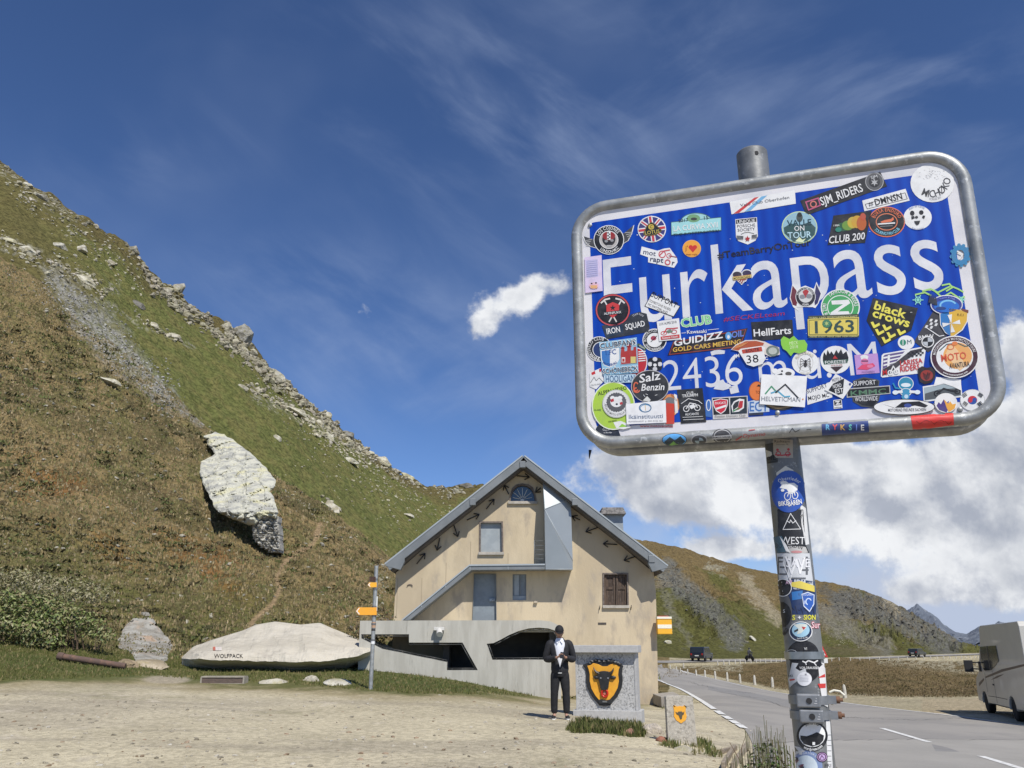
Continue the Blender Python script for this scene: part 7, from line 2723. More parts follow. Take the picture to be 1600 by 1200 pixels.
d.ell(1150, 75, 112, 68, W_).ell(1150, 75, 106, 62, (40, 60, 150)).ell(1150, 85, 88, 42, (30, 110, 205)).ring(1160, 80, 60, 40, 12, (130, 200, 240), a0=20, a1=230).ell(1110, 100, 36, 12, (20, 60, 130))
for k in range(4):
    x = 1035 + k * 13
    d.poly([(x - 12, 60 + k * 6), (x + 12, 60 + k * 6), (x, -8 + k * 4)], (40, 45, 60))
d.arc('Tunnel & Cliffs', 1150, 80, 70, 15, (150, 160, 230), mid=85, ry=50)
S(d, 'oval blue wave sticker with dark fir trees', 1)
d = Dec(F4)
d.poly([(1100, 130), (1165, 92), (1240, 105), (1300, 118), (1296, 190), (1262, 250), (1195, 300), (1140, 270), (1105, 215)], W_)
d.poly([(1106, 140), (1165, 100), (1180, 296), (1140, 262), (1110, 212)], (40, 120, 190)).poly([(1165, 100), (1240, 110), (1294, 122), (1290, 188), (1256, 246), (1192, 294), (1178, 296)], (225, 180, 60)).poly([(1245, 100), (1302, 112), (1300, 134), (1260, 118)], (120, 60, 40))
for a in (10, 100, 190, 280):
    c, s_ = math.cos(R(a)), math.sin(R(a))
    d.poly([(1182, 205), (1182 + 62 * c - 16 * s_, 205 - 62 * s_ - 16 * c), (1182 + 62 * c + 16 * s_, 205 - 62 * s_ + 16 * c)], W_)
d.text('R.C.I', 1245, 152, 15, (90, 60, 20), w=46, rot=-4)
S(d, 'blue and yellow shield sticker with a white cross', 1)
d = Dec(F4)
d.poly([(1058, 118), (1100, 130), (1152, 290), (1095, 360), (1022, 402), (930, 332), (935, 310)], (62, 60, 64))
for i in range(4):
    for j in range(3):
        if (i + j) % 2 == 0:
            d.poly([(1040 + i * 17 - j * 16, 170 + j * 22 + i * 3), (1056 + i * 17 - j * 16, 172 + j * 22 + i * 3), (1046 + i * 17 - j * 16, 190 + j * 22 + i * 3), (1030 + i * 17 - j * 16, 188 + j * 22 + i * 3)], W_, same=(i + j) > 0)
d.text('BMW', 955, 318, 28, W_, anchor='l', w=110, rot=8, bold=.02).ell(1020, 330, 44, 40, W_).ell(1020, 330, 37, 33, BK).ell(1020, 330, 34, 30, (190, 195, 200), a0=0, a1=90).ell(1020, 330, 34, 30, (190, 195, 200), a0=180, a1=270, same=True).line([(1010, 232), (1100, 292), (1132, 286)], 6, W_)
S(d, 'dark checkered sticker with a round quartered badge', 0)
d = Dec(F2)
d.poly([(80, 950), (110, 985), (170, 962), (230, 985), (248, 935), (285, 1020), (262, 1085), (240, 1118), (220, 1111), (110, 1111), (125, 1140), (85, 1110), (62, 1050)], W_)
d.poly([(82, 962), (108, 995), (120, 1050), (108, 1105), (82, 1095), (68, 1045)], (110, 35, 50)).poly([(246, 950), (278, 1018), (256, 1085), (236, 1100), (232, 1040)], (50, 45, 95)).ell(172, 1040, 70, 70, W_).ell(172, 1040, 66, 66, (40, 36, 44)).ell(172, 1035, 48, 46, (215, 215, 212)).poly([(150, 1005), (172, 1050), (195, 1002), (180, 990), (165, 992)], (180, 40, 45)).ell(150, 1040, 20, 15, (140, 140, 145)).ell(196, 1036, 20, 15, (140, 140, 145))
d.arc('MOTO KOMPANEN', 172, 1040, 50, 13, W_, mid=92).arc('RIDERS', 172, 1040, 62, 13, W_, mid=-90, inside=True)
S(d, 'round dark sticker between a red and a blue horn')
d = Dec(F4)
d.ell(413, 90, 136, 126, W_).ell(413, 90, 128, 118, (70, 165, 95)).ell(413, 90, 92, 84, W_).ell(413, 90, 86, 78, (70, 165, 95)).poly([(350, 45), (470, 38), (482, 62), (395, 120), (470, 118), (480, 140), (350, 150), (345, 128), (432, 70), (355, 72)], W_)
d.arc('TAPROOM & BEERS', 413, 90, 98, 26, W_, mid=70, xs=.7, bold=.03).arc('# ZIMI', 413, 90, 98, 26, W_, mid=188, xs=.7, bold=.03)
S(d, 'round green sticker with a big white letter')
d = Dec(F4)
d.poly([(190, 152), (540, 138), (541, 160), (190, 174)], (70, 75, 50)).text('TURN- UND SPORTGEMEINSCHAFT', 365, 168, 13, (225, 220, 150), w=335, rot=2.2)
d.poly([(186, 174), (542, 160), (542, 288), (190, 290)], (225, 205, 95)).line([(196, 182), (534, 168), (534, 280), (198, 282)], 4, (90, 95, 50), closed=True)
d.text('1963', 364, 268, 82, (50, 75, 70), w=310, rot=2, bold=.04).ell(318, 205, 30, 28, (70, 130, 95)).star(318, 205, 18, (180, 200, 120), n=6)
d.poly([(190, 290), (542, 288), (542, 300), (192, 304)], (70, 75, 50)).text('MEINE STADT  MEINE LIEBE  MEIN VEREIN', 366, 300, 9, (225, 220, 150), w=330, rot=.5)
S(d, 'yellow club plate sticker with dark numerals', 1)
d = Dec(F4)
d.poly([(640, 25), (952, 96), (906, 250), (700, 362), (595, 182)], BK).text('black', 640, 100, 58, (235, 225, 90), anchor='l', w=225, rot=-17, bold=.06).text('crows', 630, 152, 58, (235, 225, 90), anchor='l', w=270, rot=-17, bold=.06)
for (x, y) in ((655, 212), (735, 232), (835, 262), (685, 262), (765, 285), (730, 318)):
    d.poly([(x - 32, y - 18), (x - 14, y - 22), (x - 2, y + 2), (x + 28, y - 14), (x + 34, y + 2), (x - 6, y + 24), (x - 12, y + 22)], (235, 225, 90))
d.text('tm', 905, 130, 9, W_)
S(d, 'black pentagon sticker with bold yellow letters and chevrons')
d = Dec(F4)
d.ell(870, 335, 58, 49, W_).ell(848, 335, 22, 22, (50, 140, 110)).line([(848, 315), (848, 352)], 5, W_).text('M', 893, 346, 30, (50, 90, 100), w=36, rot=4)
S(d, 'little round white sticker with two green letters')
d = Dec(F4)
d.ell(1205, 438, 168, 148, W_).ell(1205, 438, 160, 140, (70, 34, 48)).ell(1205, 438, 128, 110, W_).ell(1225, 430, 100, 92, (238, 175, 100)).poly([(1140, 420), (1180, 340), (1230, 400), (1280, 500), (1240, 535), (1190, 480)], (240, 200, 150))
d.line([(1100, 395), (1150, 350), (1230, 345), (1275, 365), (1310, 360)], 7, (60, 90, 90)).ring(1175, 370, 26, 20, 6, (215, 110, 60)).ell(1205, 345, 20, 14, (225, 130, 70))
d.text('MOTO', 1110, 472, 48, (215, 90, 60), anchor='l', w=180, rot=7, bold=.03).text('AVANTURA', 1170, 520, 36, (40, 40, 50), anchor='l', w=140, rot=7, bold=.01)
d.arc('MOTOAVANTURA MOTORCYCLE TOURS', 1205, 438, 134, 18, W_, mid=95, xs=.75, ry=116).arc('www.motoavantura.com', 1205, 438, 152, 16, W_, mid=-88, ry=132, inside=True)
S(d, 'large round maroon ringed sticker with an orange motorcycle print', 2)
d = Dec(F4)
d.poly([(712, 412), (1000, 362), (1008, 372), (985, 540), (975, 548), (706, 578), (694, 570), (700, 425)], W_)
d.poly([(722, 420), (860, 396), (800, 470), (706, 520), (712, 430)], (100, 85, 135))
for k in range(3):
    d.poly([(712, 436 + k * 26), (850 - k * 22, 412 + k * 26), (842 - k * 22, 422 + k * 26), (712, 448 + k * 26)], W_)
d.poly([(742, 424), (758, 420), (754, 500), (738, 508)], W_)
d.poly([(706, 522), (800, 472), (900, 392), (1000, 370), (960, 400), (850, 470), (760, 545), (704, 566)], (60, 55, 60))
for i in range(8):
    for j in range(3):
        if (i + j) % 2 == 0:
            d.rect(880 + i * 14, 405 + j * 12 - i * 2.4, 894 + i * 14, 417 + j * 12 - i * 2.4, BK, same=not (i == 0 and j == 0))
d.text('LARISSA', 828, 498, 34, (200, 45, 45), anchor='l', w=158, rot=8, bold=.04).text('RIDERS', 828, 540, 36, (200, 45, 45), anchor='l', w=140, rot=8, bold=.04).text('M', 706, 562, 34, (200, 45, 45), anchor='l', w=34, rot=5, bold=.04).ring(760, 545, 19, 19, 7, W_).ring(802, 535, 19, 19, 7, W_).line([(760, 545), (780, 500), (802, 535)], 8, W_)
S(d, 'white framed biker club sticker with a striped flag and checks')
d = Dec(F4)
d.poly([(510, 422), (672, 410), (686, 545), (525, 558)], (196, 150, 210)).ell(580, 435, 28, 14, W_).rect(556, 438, 604, 452, W_).ell(582, 468, 26, 22, (225, 120, 165)).rect(560, 460, 605, 468, (70, 40, 90)).poly([(530, 520), (560, 492), (640, 478), (655, 498), (600, 525)], (225, 70, 110)).ell(620, 500, 22, 12, (235, 120, 160)).text('WUCHEREN', 606, 545, 12, (110, 70, 140), w=90, rot=3)
S(d, 'square lilac sticker with a pink cook')
d = Dec(F4)
d.ell(380, 455, 106, 97, W_).poly([(292, 438), (300, 400), (315, 425), (325, 385), (340, 415), (350, 395), (368, 420), (385, 385), (400, 410), (418, 380), (432, 415), (455, 395), (470, 440), (468, 462), (292, 462)], BK).poly([(292, 462), (468, 450), (462, 478), (300, 488)], (45, 85, 70)).text('FORESTEE', 380, 480, 20, W_, w=150, rot=3, bold=.02).poly([(345, 505), (432, 500), (385, 540)], (60, 40, 44)).text('WILDLIFE', 388, 498, 10, (170, 60, 60), w=80, rot=3).poly([(360, 448), (375, 425), (395, 448)], (190, 50, 50))
S(d, 'round white sticker with black treetops and a green ribbon')
d = Dec(F4)
d.ell(170, 475, 93, 82, W_).ring(170, 475, 55, 60, 2.5, (180, 180, 175)).ell(170, 490, 12, 18, (50, 45, 45)).ell(172, 465, 9, 9, (50, 45, 45))
for sx in (-1, 1):
    for k in range(4):
        d.line([(170 + sx * 8, 462 + k * 8), (170 + sx * 30, 445 + k * 20), (170 + sx * (36 + k), 468 + k * 22)], 3, (70, 60, 60))
d.arc('BLACKBAND', 170, 475, 60, 18, (200, 190, 160), mid=95).arc('spider riders', 170, 475, 78, 12, (190, 185, 170), mid=-90, inside=True)
S(d, 'round white sticker with a dark spider')
d = Dec(F4)
d.poly([(178, 662), (345, 608), (358, 715), (185, 768)], W_).text('SUPPORT', 182, 690, 30, (40, 50, 80), anchor='l', w=150, rot=17, bold=.02).text('MOJO MC', 190, 738, 28, (40, 40, 50), anchor='l', w=150, rot=10, bold=.02)
S(d, 'crumpled white support sticker')
d = Dec(F4)
d.poly([(380, 552), (502, 624), (430, 728), (303, 664)], W_).poly([(362, 622), (440, 585), (430, 690), (400, 700), (330, 668)], BK).text('NORD', 362, 655, 26, W_, anchor='l', w=62, rot=10, bold=.02).text('EST', 376, 690, 30, W_, anchor='l', w=60, rot=8, bold=.02).text('MOTO A', 360, 612, 22, (80, 80, 90), anchor='l', w=66, rot=16).ell(480, 625, 8, 8, (60, 70, 140))
S(d, 'white diamond sticker with black triangle lettering', 1)
d = Dec(F4)
d.poly([(500, 600), (575, 575), (665, 590), (686, 600), (680, 640), (690, 700), (680, 740), (640, 790), (560, 780), (500, 745), (495, 700), (500, 640)], (70, 72, 74)).poly([(508, 608), (575, 585), (676, 604), (670, 700), (672, 736), (636, 780), (566, 770), (510, 740)], BK)
d.poly([(455, 655), (758, 632), (762, 690), (458, 718)], (190, 190, 188)).poly([(462, 661), (752, 639), (755, 685), (464, 711)], BK).text('KMMC', 480, 706, 34, (90, 130, 100), anchor='l', w=255, rot=4, bold=.03).text('SUPPORT', 505, 636, 30, (225, 225, 225), anchor='l', w=155, rot=4, bold=.02).text('WORLDWIDE', 515, 745, 30, (225, 225, 225), anchor='l', w=158, rot=3, bold=.02)
S(d, 'black shield sticker with a wide bar across and grey letters')
d = Dec(F4)
d.ell(868, 620, 54, 48, W_).ell(868, 620, 49, 43, (40, 140, 175)).ell(868, 630, 34, 14, (225, 235, 240)).ell(868, 680, 40, 28, W_).ell(868, 680, 34, 24, (60, 150, 190)).line([(800, 680), (840, 676)], 18, W_).line([(898, 676), (950, 680)], 18, W_).ell(795, 682, 20, 15, (225, 235, 240)).ell(948, 680, 20, 15, (225, 235, 240)).ell(865, 712, 28, 20, (60, 150, 190)).ell(870, 710, 14, 14, (200, 225, 240)).line([(780, 620), (795, 650), (825, 655)], 10, (40, 140, 175))
S(d, 'blue hooded cartoon figure sticker')
d = Dec(F4)
d.poly([(950, 520), (980, 500), (1010, 512), (1045, 505), (1072, 530), (1070, 580), (1045, 612), (1000, 628), (965, 610), (955, 570)], (40, 28, 30)).ell(1012, 565, 44, 38, (150, 50, 40)).poly([(985, 545), (1010, 560), (1040, 542), (1030, 585), (1010, 600), (992, 585)], (90, 20, 20)).line([(1020, 545), (1005, 590)], 6, (40, 20, 20))
S(d, 'dark jagged badge sticker with a red emblem', 1)
d = Dec(F4)
d.poly([(985, 640), (1248, 598), (1262, 712), (992, 748)], W_).poly([(992, 648), (1240, 606), (1252, 704), (998, 738)], (165, 180, 185)).poly([(1000, 690), (1100, 660), (1250, 650), (1250, 700), (1000, 735)], (85, 90, 92)).ring(1085, 690, 24, 22, 8, BK).ring(1225, 675, 22, 20, 8, BK).line([(1085, 690), (1130, 655), (1180, 670), (1225, 675)], 12, BK).poly([(1060, 640), (1078, 575), (1250, 590), (1252, 668), (1190, 640), (1130, 620)], (240, 240, 238))
S(d, 'torn photo sticker of a motorcycle with peeled white paper')
d = Dec(F4)
d.ell(1145, 755, 79, 68, (238, 236, 232)).poly([(1080, 775), (1095, 750), (1110, 765), (1130, 730), (1150, 755), (1165, 740), (1160, 800), (1150, 822), (1100, 805)], (80, 60, 130)).poly([(1130, 730), (1160, 760), (1175, 745), (1190, 765), (1215, 760), (1205, 795), (1165, 820), (1150, 790)], (235, 170, 70))
S(d, 'round white sticker with violet and orange peaks', 1)
d = Dec(F4)
d.ell(1330, 735, 86, 76, (190, 190, 190)).ell(1330, 735, 82, 72, W_).ell(1330, 735, 33, 30, (200, 50, 60), a0=-20, a1=160).ell(1330, 735, 33, 30, (40, 80, 160), a0=160, a1=340, same=True).ell(1315, 738, 15, 14, (200, 50, 60)).ell(1345, 732, 15, 14, (40, 80, 160))
for cx, cy, a in ((1275, 700, 35), (1385, 700, -35), (1280, 760, -35), (1380, 760, 35)):
    for k in (-1, 0, 1):
        ox, oy = k * 9 * math.sin(R(a)), k * 9 * math.cos(R(a))
        d.line([(cx - 15 * math.cos(R(a)) + ox, cy + 15 * math.sin(R(a)) + oy), (cx + 15 * math.cos(R(a)) + ox, cy - 15 * math.sin(R(a)) + oy)], 5, BK)
S(d, 'round white flag sticker with a red and blue disc')
d = Dec(F4)
d.ell(855, 785, 214, 56, BK).ell(855, 785, 209, 51, W_).poly([(695, 762), (790, 790), (840, 752), (960, 745), (1020, 775), (1000, 790), (930, 775), (850, 790), (780, 790)], BK).ell(880, 775, 26, 14, (60, 80, 150)).text('MOTORRAD FREUNDE SACHSEN', 875, 815, 20, (60, 60, 64), w=265, rot=1, bold=.02)
S(d, 'long white oval sticker with a black bird swoosh', 2)
d = Dec(F4)
d.poly([(364, 735), (422, 728), (428, 790), (368, 796)], W_).poly([(369, 740), (418, 734), (422, 768), (372, 773)], BK).poly([(378, 742), (412, 739), (395, 758), (414, 757), (414, 765), (378, 768), (396, 750), (378, 750)], W_).text('zukzug', 397, 790, 12, BK, w=50, rot=4)
S(d, 'small square black and white sticker at the lower edge')
d = Dec(F3)
d.ell(345, 110, 122, 114, BK).ring(345, 110, 118, 110, 9, (205, 80, 85)).ell(345, 110, 98, 92, (30, 26, 30))
for sx in (-1, 1):
    d.line([(345 - sx * 58, 45), (345 + sx * 25, 190)], 9, (225, 220, 215)).line([(345 - sx * 80, 60), (345 - sx * 55, 38), (345 - sx * 22, 30)], 11, (225, 220, 215))
d.poly([(300, 75), (345, 55), (390, 72), (388, 130), (345, 165), (302, 132)], (205, 60, 60)).star(345, 95, 22, BK).poly([(262, 128), (428, 108), (420, 134), (270, 150)], BK).text('ALPINFUXX', 345, 138, 16, W_, w=120, rot=6, bold=.02)
S(d, 'round black sticker with a red ring, crossed hammers and a star')
d = Dec(F3)
d.poly([(268, 218), (440, 180), (470, 140), (530, 122), (580, 135), (602, 230), (590, 262), (300, 312)], (44, 48, 56)).poly([(275, 228), (410, 200), (420, 270), (300, 300)], (30, 50, 72)).text('IRON', 302, 278, 38, W_, anchor='l', w=100, rot=10, bold=.04).text('SQUAD', 435, 248, 38, W_, anchor='l', w=140, rot=12, bold=.04).arc('TEAM RIDE', 520, 190, 46, 13, (200, 200, 205), mid=90)
S(d, 'dark slate sticker with white block letters')
d = Dec(F3)
d.poly([(615, -8), (815, 82), (768, 160), (564, 84)], BK).poly([(617, -2), (808, 84), (766, 153), (571, 82)], W_).text('SUPPORT', 606, 14, 38, BK, anchor='l', w=195, rot=-25, bold=.03).text('TOMBSTONE RIDERS', 594, 50, 17, (60, 60, 60), anchor='l', w=165, rot=-24).text('MC SWITZERLAND', 585, 76, 17, (60, 60, 60), anchor='l', w=150, rot=-24)
S(d, 'tilted white support sticker with black frame')
d = Dec(F3)
d.text('CLUB', 820, 230, 58, (205, 230, 205), anchor='l', w=215, rot=8, bold=.16).text('CLUB', 822, 229, 56, (130, 205, 140), anchor='l', w=212, rot=8, bold=.03)
d.text('Kawasaki', 858, 274, 24, W_, anchor='l', w=140, rot=3, bold=.03).line([(822, 270), (850, 268)], 3, W_).line([(1005, 248), (1080, 240)], 3, W_)
S(d, 'cut green club lettering with small white name below')
d = Dec(F3)
d.ell(252, 380, 90, 88, W_).ell(252, 380, 85, 83, BK).ell(262, 385, 58, 56, W_).ell(262, 385, 53, 51, (40, 60, 110)).arc('VELO CLUB', 252, 380, 62, 22, W_, mid=125, xs=.8, bold=.02).arc('LORRAINE', 252, 380, 82, 22, W_, mid=-130, xs=.8, bold=.02, inside=True)
S(d, 'black round cycling sticker half covered by the fan club shield')
d = Dec(F3)
d.ell(510, 470, 75, 100, W_).ell(510, 470, 69, 94, (190, 40, 50))
for k in range(5):
    d.line([(525, 400 + k * 16), (570, 396 + k * 16)], 7, W_)
d.poly([(505, 350), (525, 340), (580, 375), (570, 390)], (60, 90, 60)).text('RIGHTS', 545, 372, 12, W_, rot=-35, w=44)
S(d, 'round red and white striped fan sticker')
d = Dec(F3)
d.poly([(250, 335), (512, 300), (524, 545), (276, 565)], (150, 195, 220)).poly([(262, 390), (390, 372), (392, 450), (370, 490), (325, 510), (285, 495), (264, 455)], W_).poly([(268, 396), (326, 388), (326, 504), (288, 490), (270, 452)], (60, 120, 190)).text('1.FC', 290, 425, 34, (40, 80, 150), anchor='l', w=82, rot=6, bold=.04).arc('MAGDEBURG', 326, 420, 78, 16, (40, 80, 150), mid=-90, inside=True, bold=.03)
d.poly([(392, 365), (512, 350), (518, 480), (398, 492)], (150, 185, 205)).poly([(400, 420), (405, 375), (425, 372), (428, 398), (445, 395), (448, 362), (470, 360), (472, 392), (488, 390), (490, 368), (508, 365), (512, 478), (404, 488)], (175, 55, 50)).rect(408, 440, 432, 474, W_).rect(412, 448, 428, 470, (175, 55, 50)).rect(470, 435, 505, 480, (215, 200, 120)).poly([(398, 378), (415, 362), (432, 376)], (150, 40, 40)).poly([(440, 368), (459, 345), (478, 366)], (150, 40, 40), same=True)
d.text('CLUBFANS', 256, 382, 40, W_, anchor='l', w=258, rot=7, bold=.07).text('CLUBFANS', 259, 379, 34, (40, 45, 60), anchor='l', w=250, rot=7, bold=.01).text('SCHÖNEBECK', 276, 556, 38, W_, anchor='l', w=250, rot=5, bold=.07).text('SCHÖNEBECK', 279, 553, 32, (40, 45, 60), anchor='l', w=243, rot=5, bold=.01)
S(d, 'fan club shield sticker in light blue with a red castle', 1)
d = Dec(F3)
d.poly([(283, 565), (505, 555), (508, 612), (288, 618)], (190, 215, 230)).text('HOOLIGAN', 295, 612, 44, (50, 90, 130), anchor='l', w=205, rot=2, bold=.03)
S(d, 'pale blue word sticker under the fan club shield', 1)
d = Dec(F3)
d.ell(635, 318, 84, 80, W_).ell(635, 318, 78, 74, BK).ell(635, 318, 54, 50, W_).ell(628, 305, 20, 16, (170, 60, 80)).line([(610, 330), (650, 290)], 5, BK).arc('MOTORCYCLE PLANET', 635, 318, 58, 15, W_, mid=100).arc('SPAIN HUNGARY', 635, 318, 73, 15, W_, mid=-100, inside=True).text('HONDA CLUB', 660, 384, 14, W_, w=80, rot=12)
S(d, 'round black and white sticker behind the red motorcycle card')
d = Dec(F3)
d.poly([(650, 190), (805, 167), (820, 314), (668, 327)], W_).text('LOS ALPES 2018', 668, 218, 16, (60, 60, 70), anchor='l', w=122, rot=8, bold=.03).ring(700, 272, 22, 15, 5, (200, 50, 60)).ring(770, 262, 22, 15, 5, (200, 50, 60)).line([(700, 272), (720, 240), (760, 240), (795, 235)], 8, (200, 50, 60)).poly([(715, 258), (745, 245), (765, 262), (730, 272)], (110, 130, 110)).poly([(678, 296), (808, 280), (810, 304), (682, 318)], (200, 60, 60)).text('Rutastie Classic', 744, 306, 12, W_, w=110, rot=7, bold=.03)
S(d, 'white card sticker with a red motorcycle', 1)
d = Dec(F3)
d.poly([(762, 328), (1282, 234), (1238, 368), (724, 426)], (28, 20, 26)).line([(768, 334), (1268, 244), (1228, 362), (738, 418)], 4, (170, 60, 50), closed=True).poly([(752, 380), (1240, 312), (1232, 345), (745, 402)], (70, 30, 34))
d.text('GUIDIZZ', 768, 362, 44, W_, anchor='l', w=345, rot=10, bold=.06, shear=.15).ell(1148, 290, 22, 28, (90, 160, 220)).ell(1148, 296, 9, 13, W_).text('OIL', 1168, 304, 40, (100, 130, 215), anchor='l', w=86, rot=9, bold=.06, shear=.15).text('GOLD CARS MEETING', 760, 402, 30, (230, 190, 80), anchor='l', w=480, rot=7, bold=.03, shear=.1)
S(d, 'long dark parallelogram sticker with white and gold lettering')
d = Dec((0, 0, 1))
d.poly([(1173.5, 503.5), (1238, 499.5), (1240, 528), (1176, 534)], BK).text('HellFarts', 1177, 526, 10.8, W_, anchor='l', w=60, rot=4.5, bold=.04)
S(d, 'black rectangular sticker with white gothic lettering')
d = Dec(F4)
d.poly([(0, 315), (20, 292), (60, 312), (90, 290), (120, 320), (165, 318), (185, 350), (178, 395), (130, 412), (90, 405), (70, 432), (40, 395), (15, 380), (2, 350)], (140, 205, 70)).text('MECK', 90, 350, 22, (225, 245, 190), w=62, rot=5).text('2018', 92, 378, 22, (225, 245, 190), w=58, rot=5)
S(d, 'lime green country shaped sticker', 1)
d = Dec(F3)
d.poly([(1165, 385), (1200, 350), (1265, 320), (1340, 318), (1400, 330), (1440, 350), (1500, 370), (1505, 420), (1440, 435), (1390, 415), (1330, 400), (1250, 405)], (225, 215, 205)).poly([(1172, 384), (1204, 356), (1268, 327), (1340, 325), (1396, 340), (1380, 368), (1320, 392), (1250, 398)], (180, 85, 50)).ell(1455, 395, 46, 38, (120, 130, 120)).ell(1455, 395, 30, 24, (190, 195, 185))
for k in range(5):
    d.line([(1190 + k * 12, 380 - k * 4), (1225 + k * 14, 345 - k * 2)], 4, (225, 150, 90))
d.poly([(1215, 395), (1235, 380), (1380, 360), (1402, 372), (1395, 410), (1405, 450), (1385, 485), (1322, 505), (1275, 490), (1250, 450)], W_).poly([(1240, 388), (1378, 366), (1384, 398), (1246, 415)], (190, 70, 50)).text('ROUTE', 1315, 402, 22, BK, w=95, rot=8, bold=.03).text('38', 1316, 478, 54, BK, w=92, rot=6, bold=.0).text('M', 1213, 440, 22, W_, w=26, rot=6, bold=.05).text('C', 1412, 458, 22, W_, w=24, rot=6, bold=.05)
S(d, 'route shield sticker carried by a rusty orange eagle', 1)
d = Dec(F3)
for a in (45, 135, 225, 315):
    x, y = 638 + 32 * math.cos(R(a)), 485 - 30 * math.sin(R(a))
    d.ell(x, y, 27, 24, BK)
for a in (0, 90, 180, 270):
    x, y = 638 + 34 * math.cos(R(a)), 485 - 34 * math.sin(R(a))
    d.ell(x, y, 16, 15, (215, 215, 215))
d.ell(638, 485, 22, 20, BK).ell(638, 492, 12, 11, W_)
S(d, 'small black and white clover sticker left of the altitude figures')
d = Dec(F3)
d.poly([(185, 545), (260, 512), (285, 600), (230, 660), (185, 640)], (232, 232, 230)).poly([(195, 545), (220, 532), (225, 552), (200, 562)], RD).poly([(250, 520), (262, 516), (264, 536), (252, 540)], RD).line([(190, 615), (215, 575), (230, 600), (250, 580), (280, 610)], 4, GY).text('STELVIO PASS', 192, 638, 10, GY, anchor='l', w=70, rot=8)
S(d, 'pale mountain drawing sticker with tiny red flags on the left border')
d = Dec(F3)
d.ell(350, 775, 150, 168, (235, 240, 220)).ell(350, 775, 143, 160, (175, 210, 70)).text('ALPEN VIDEO', 245, 705, 26, (30, 45, 25), anchor='l', w=205, rot=12, bold=.04)
d.poly([(370, 930), (350, 890), (400, 880), (460, 905), (470, 925), (420, 938)], W_).poly([(385, 925), (410, 900), (450, 920)], (150, 205, 70)).text('GLARE', 240, 810, 12, (40, 60, 30), w=50).text('SAN REMO', 345, 888, 12, (30, 40, 30), w=60, rot=8)
S(d, 'large lime green round sticker in the lower corner', 1)
d = Dec(F3)
d.ell(372, 762, 98, 98, (200, 200, 198)).ell(372, 762, 92, 92, (225, 225, 222)).arc('APUANE MOTO STELLA ALPINA', 372, 762, 84, 14, (110, 110, 112), mid=-90, inside=True, xs=.9)
for k in range(24):
    a = 15 * k
    d.ell(372 + 62 * math.cos(R(a)), 752 - 60 * math.sin(R(a)), 9, 9, (95, 95, 98), n=6, same=k > 0)
d.ell(372, 752, 62, 58, (95, 95, 98)).ell(372, 750, 42, 36, W_).ell(345, 722, 16, 14, W_).ell(398, 722, 16, 14, W_, same=True).poly([(330, 735), (352, 725), (356, 745), (335, 752)], (190, 50, 60)).poly([(395, 755), (412, 748), (416, 765), (398, 770)], (190, 50, 60)).ell(375, 765, 8, 6, BK)
S(d, 'grey gear sticker with a white bear head lying over the lime one', 2)
d = Dec(F3)
d.ell(605, 642, 132, 114, (190, 190, 188)).ell(605, 642, 127, 109, (44, 44, 46)).text('Salz', 528, 618, 56, W_, anchor='l', w=150, rot=10, bold=.03, shear=.2).text('Benzin', 540, 672, 46, W_, anchor='l', w=165, rot=2, bold=.03, shear=.2).ring(508, 645, 20, 34, 9, (220, 105, 70), a0=40, a1=320).ring(512, 668, 24, 20, 9, (220, 105, 70), a0=90, a1=360)
d.poly([(555, 740), (585, 710), (610, 735), (600, 750)], (215, 215, 210)).line([(560, 700), (570, 715)], 3, W_).line([(640, 705), (655, 700)], 3, W_).line([(575, 695), (590, 700)], 3, W_)
S(d, 'round charcoal sticker with white brush script', 2)
d = Dec(F3)
d.ell(745, 770, 62, 78, (225, 150, 90)).ell(740, 775, 48, 62, (120, 120, 122)).poly([(770, 690), (790, 700), (798, 820), (778, 830)], (235, 235, 230)).text('PANORAMA', 765, 722, 14, (120, 60, 30), w=60, rot=-50)
S(d, 'orange and grey round sticker half hidden behind the red tile')
d = Dec(F3)
d.poly([(716, 756), (773, 762), (773, 902), (716, 902)], (205, 65, 45))
S(d, 'plain red tile sticker', 2)
d = Dec(F3)
d.poly([(438, 766), (714, 738), (719, 894), (444, 906)], (240, 240, 240)).ring(572, 792, 44, 32, 7, (60, 110, 150)).ring(575, 794, 38, 26, 4, (90, 150, 190), a0=30, a1=230).line([(572, 770), (575, 810)], 3, (215, 180, 90)).text('Ikäinstituutti', 456, 868, 28, (110, 125, 150), anchor='l', w=242, rot=1.5, bold=.01).text('ikainstituutti.fi  p. 050 4122 163', 456, 890, 10, (140, 140, 145), anchor='l', w=238, rot=1)
S(d, 'white business card sticker with a blue ring logo', 3)
d = Dec(F3)
d.text('www.motovacanze', 535, 922, 17, (215, 80, 75), anchor='l', w=228, rot=0, bold=.02)
S(d, 'red web address lettering on the lower border')
d = Dec(F3)
d.poly([(228, 930), (250, 900), (380, 935), (400, 985), (228, 975)], (38, 44, 56)).text('CLUB', 298, 946, 15, W_, w=48, bold=.02).text('club', 310, 964, 9, W_, w=60)
S(d, 'dark navy sticker remnant at the bottom left of the panel')
d = Dec(F3)
d.poly([(790, 664), (968, 650), (994, 886), (818, 898)], (34, 34, 36)).text('CLUB', 880, 690, 15, W_, w=50, rot=5, bold=.02).text('TRIUMPH', 882, 712, 20, W_, w=112, rot=5, bold=.03).ring(855, 795, 22, 22, 5, W_).ring(932, 788, 22, 22, 5, W_).line([(855, 795), (880, 755), (920, 762), (932, 788)], 6, W_).poly([(872, 775), (905, 762), (922, 782), (890, 798)], W_).line([(820, 760), (870, 725), (940, 740), (965, 760)], 4, W_).text('ALICANTE', 895, 840, 16, W_, w=95, rot=3, bold=.02).line([(830, 855), (970, 848)], 3, W_).line([(835, 872), (975, 866)], 3, W_)
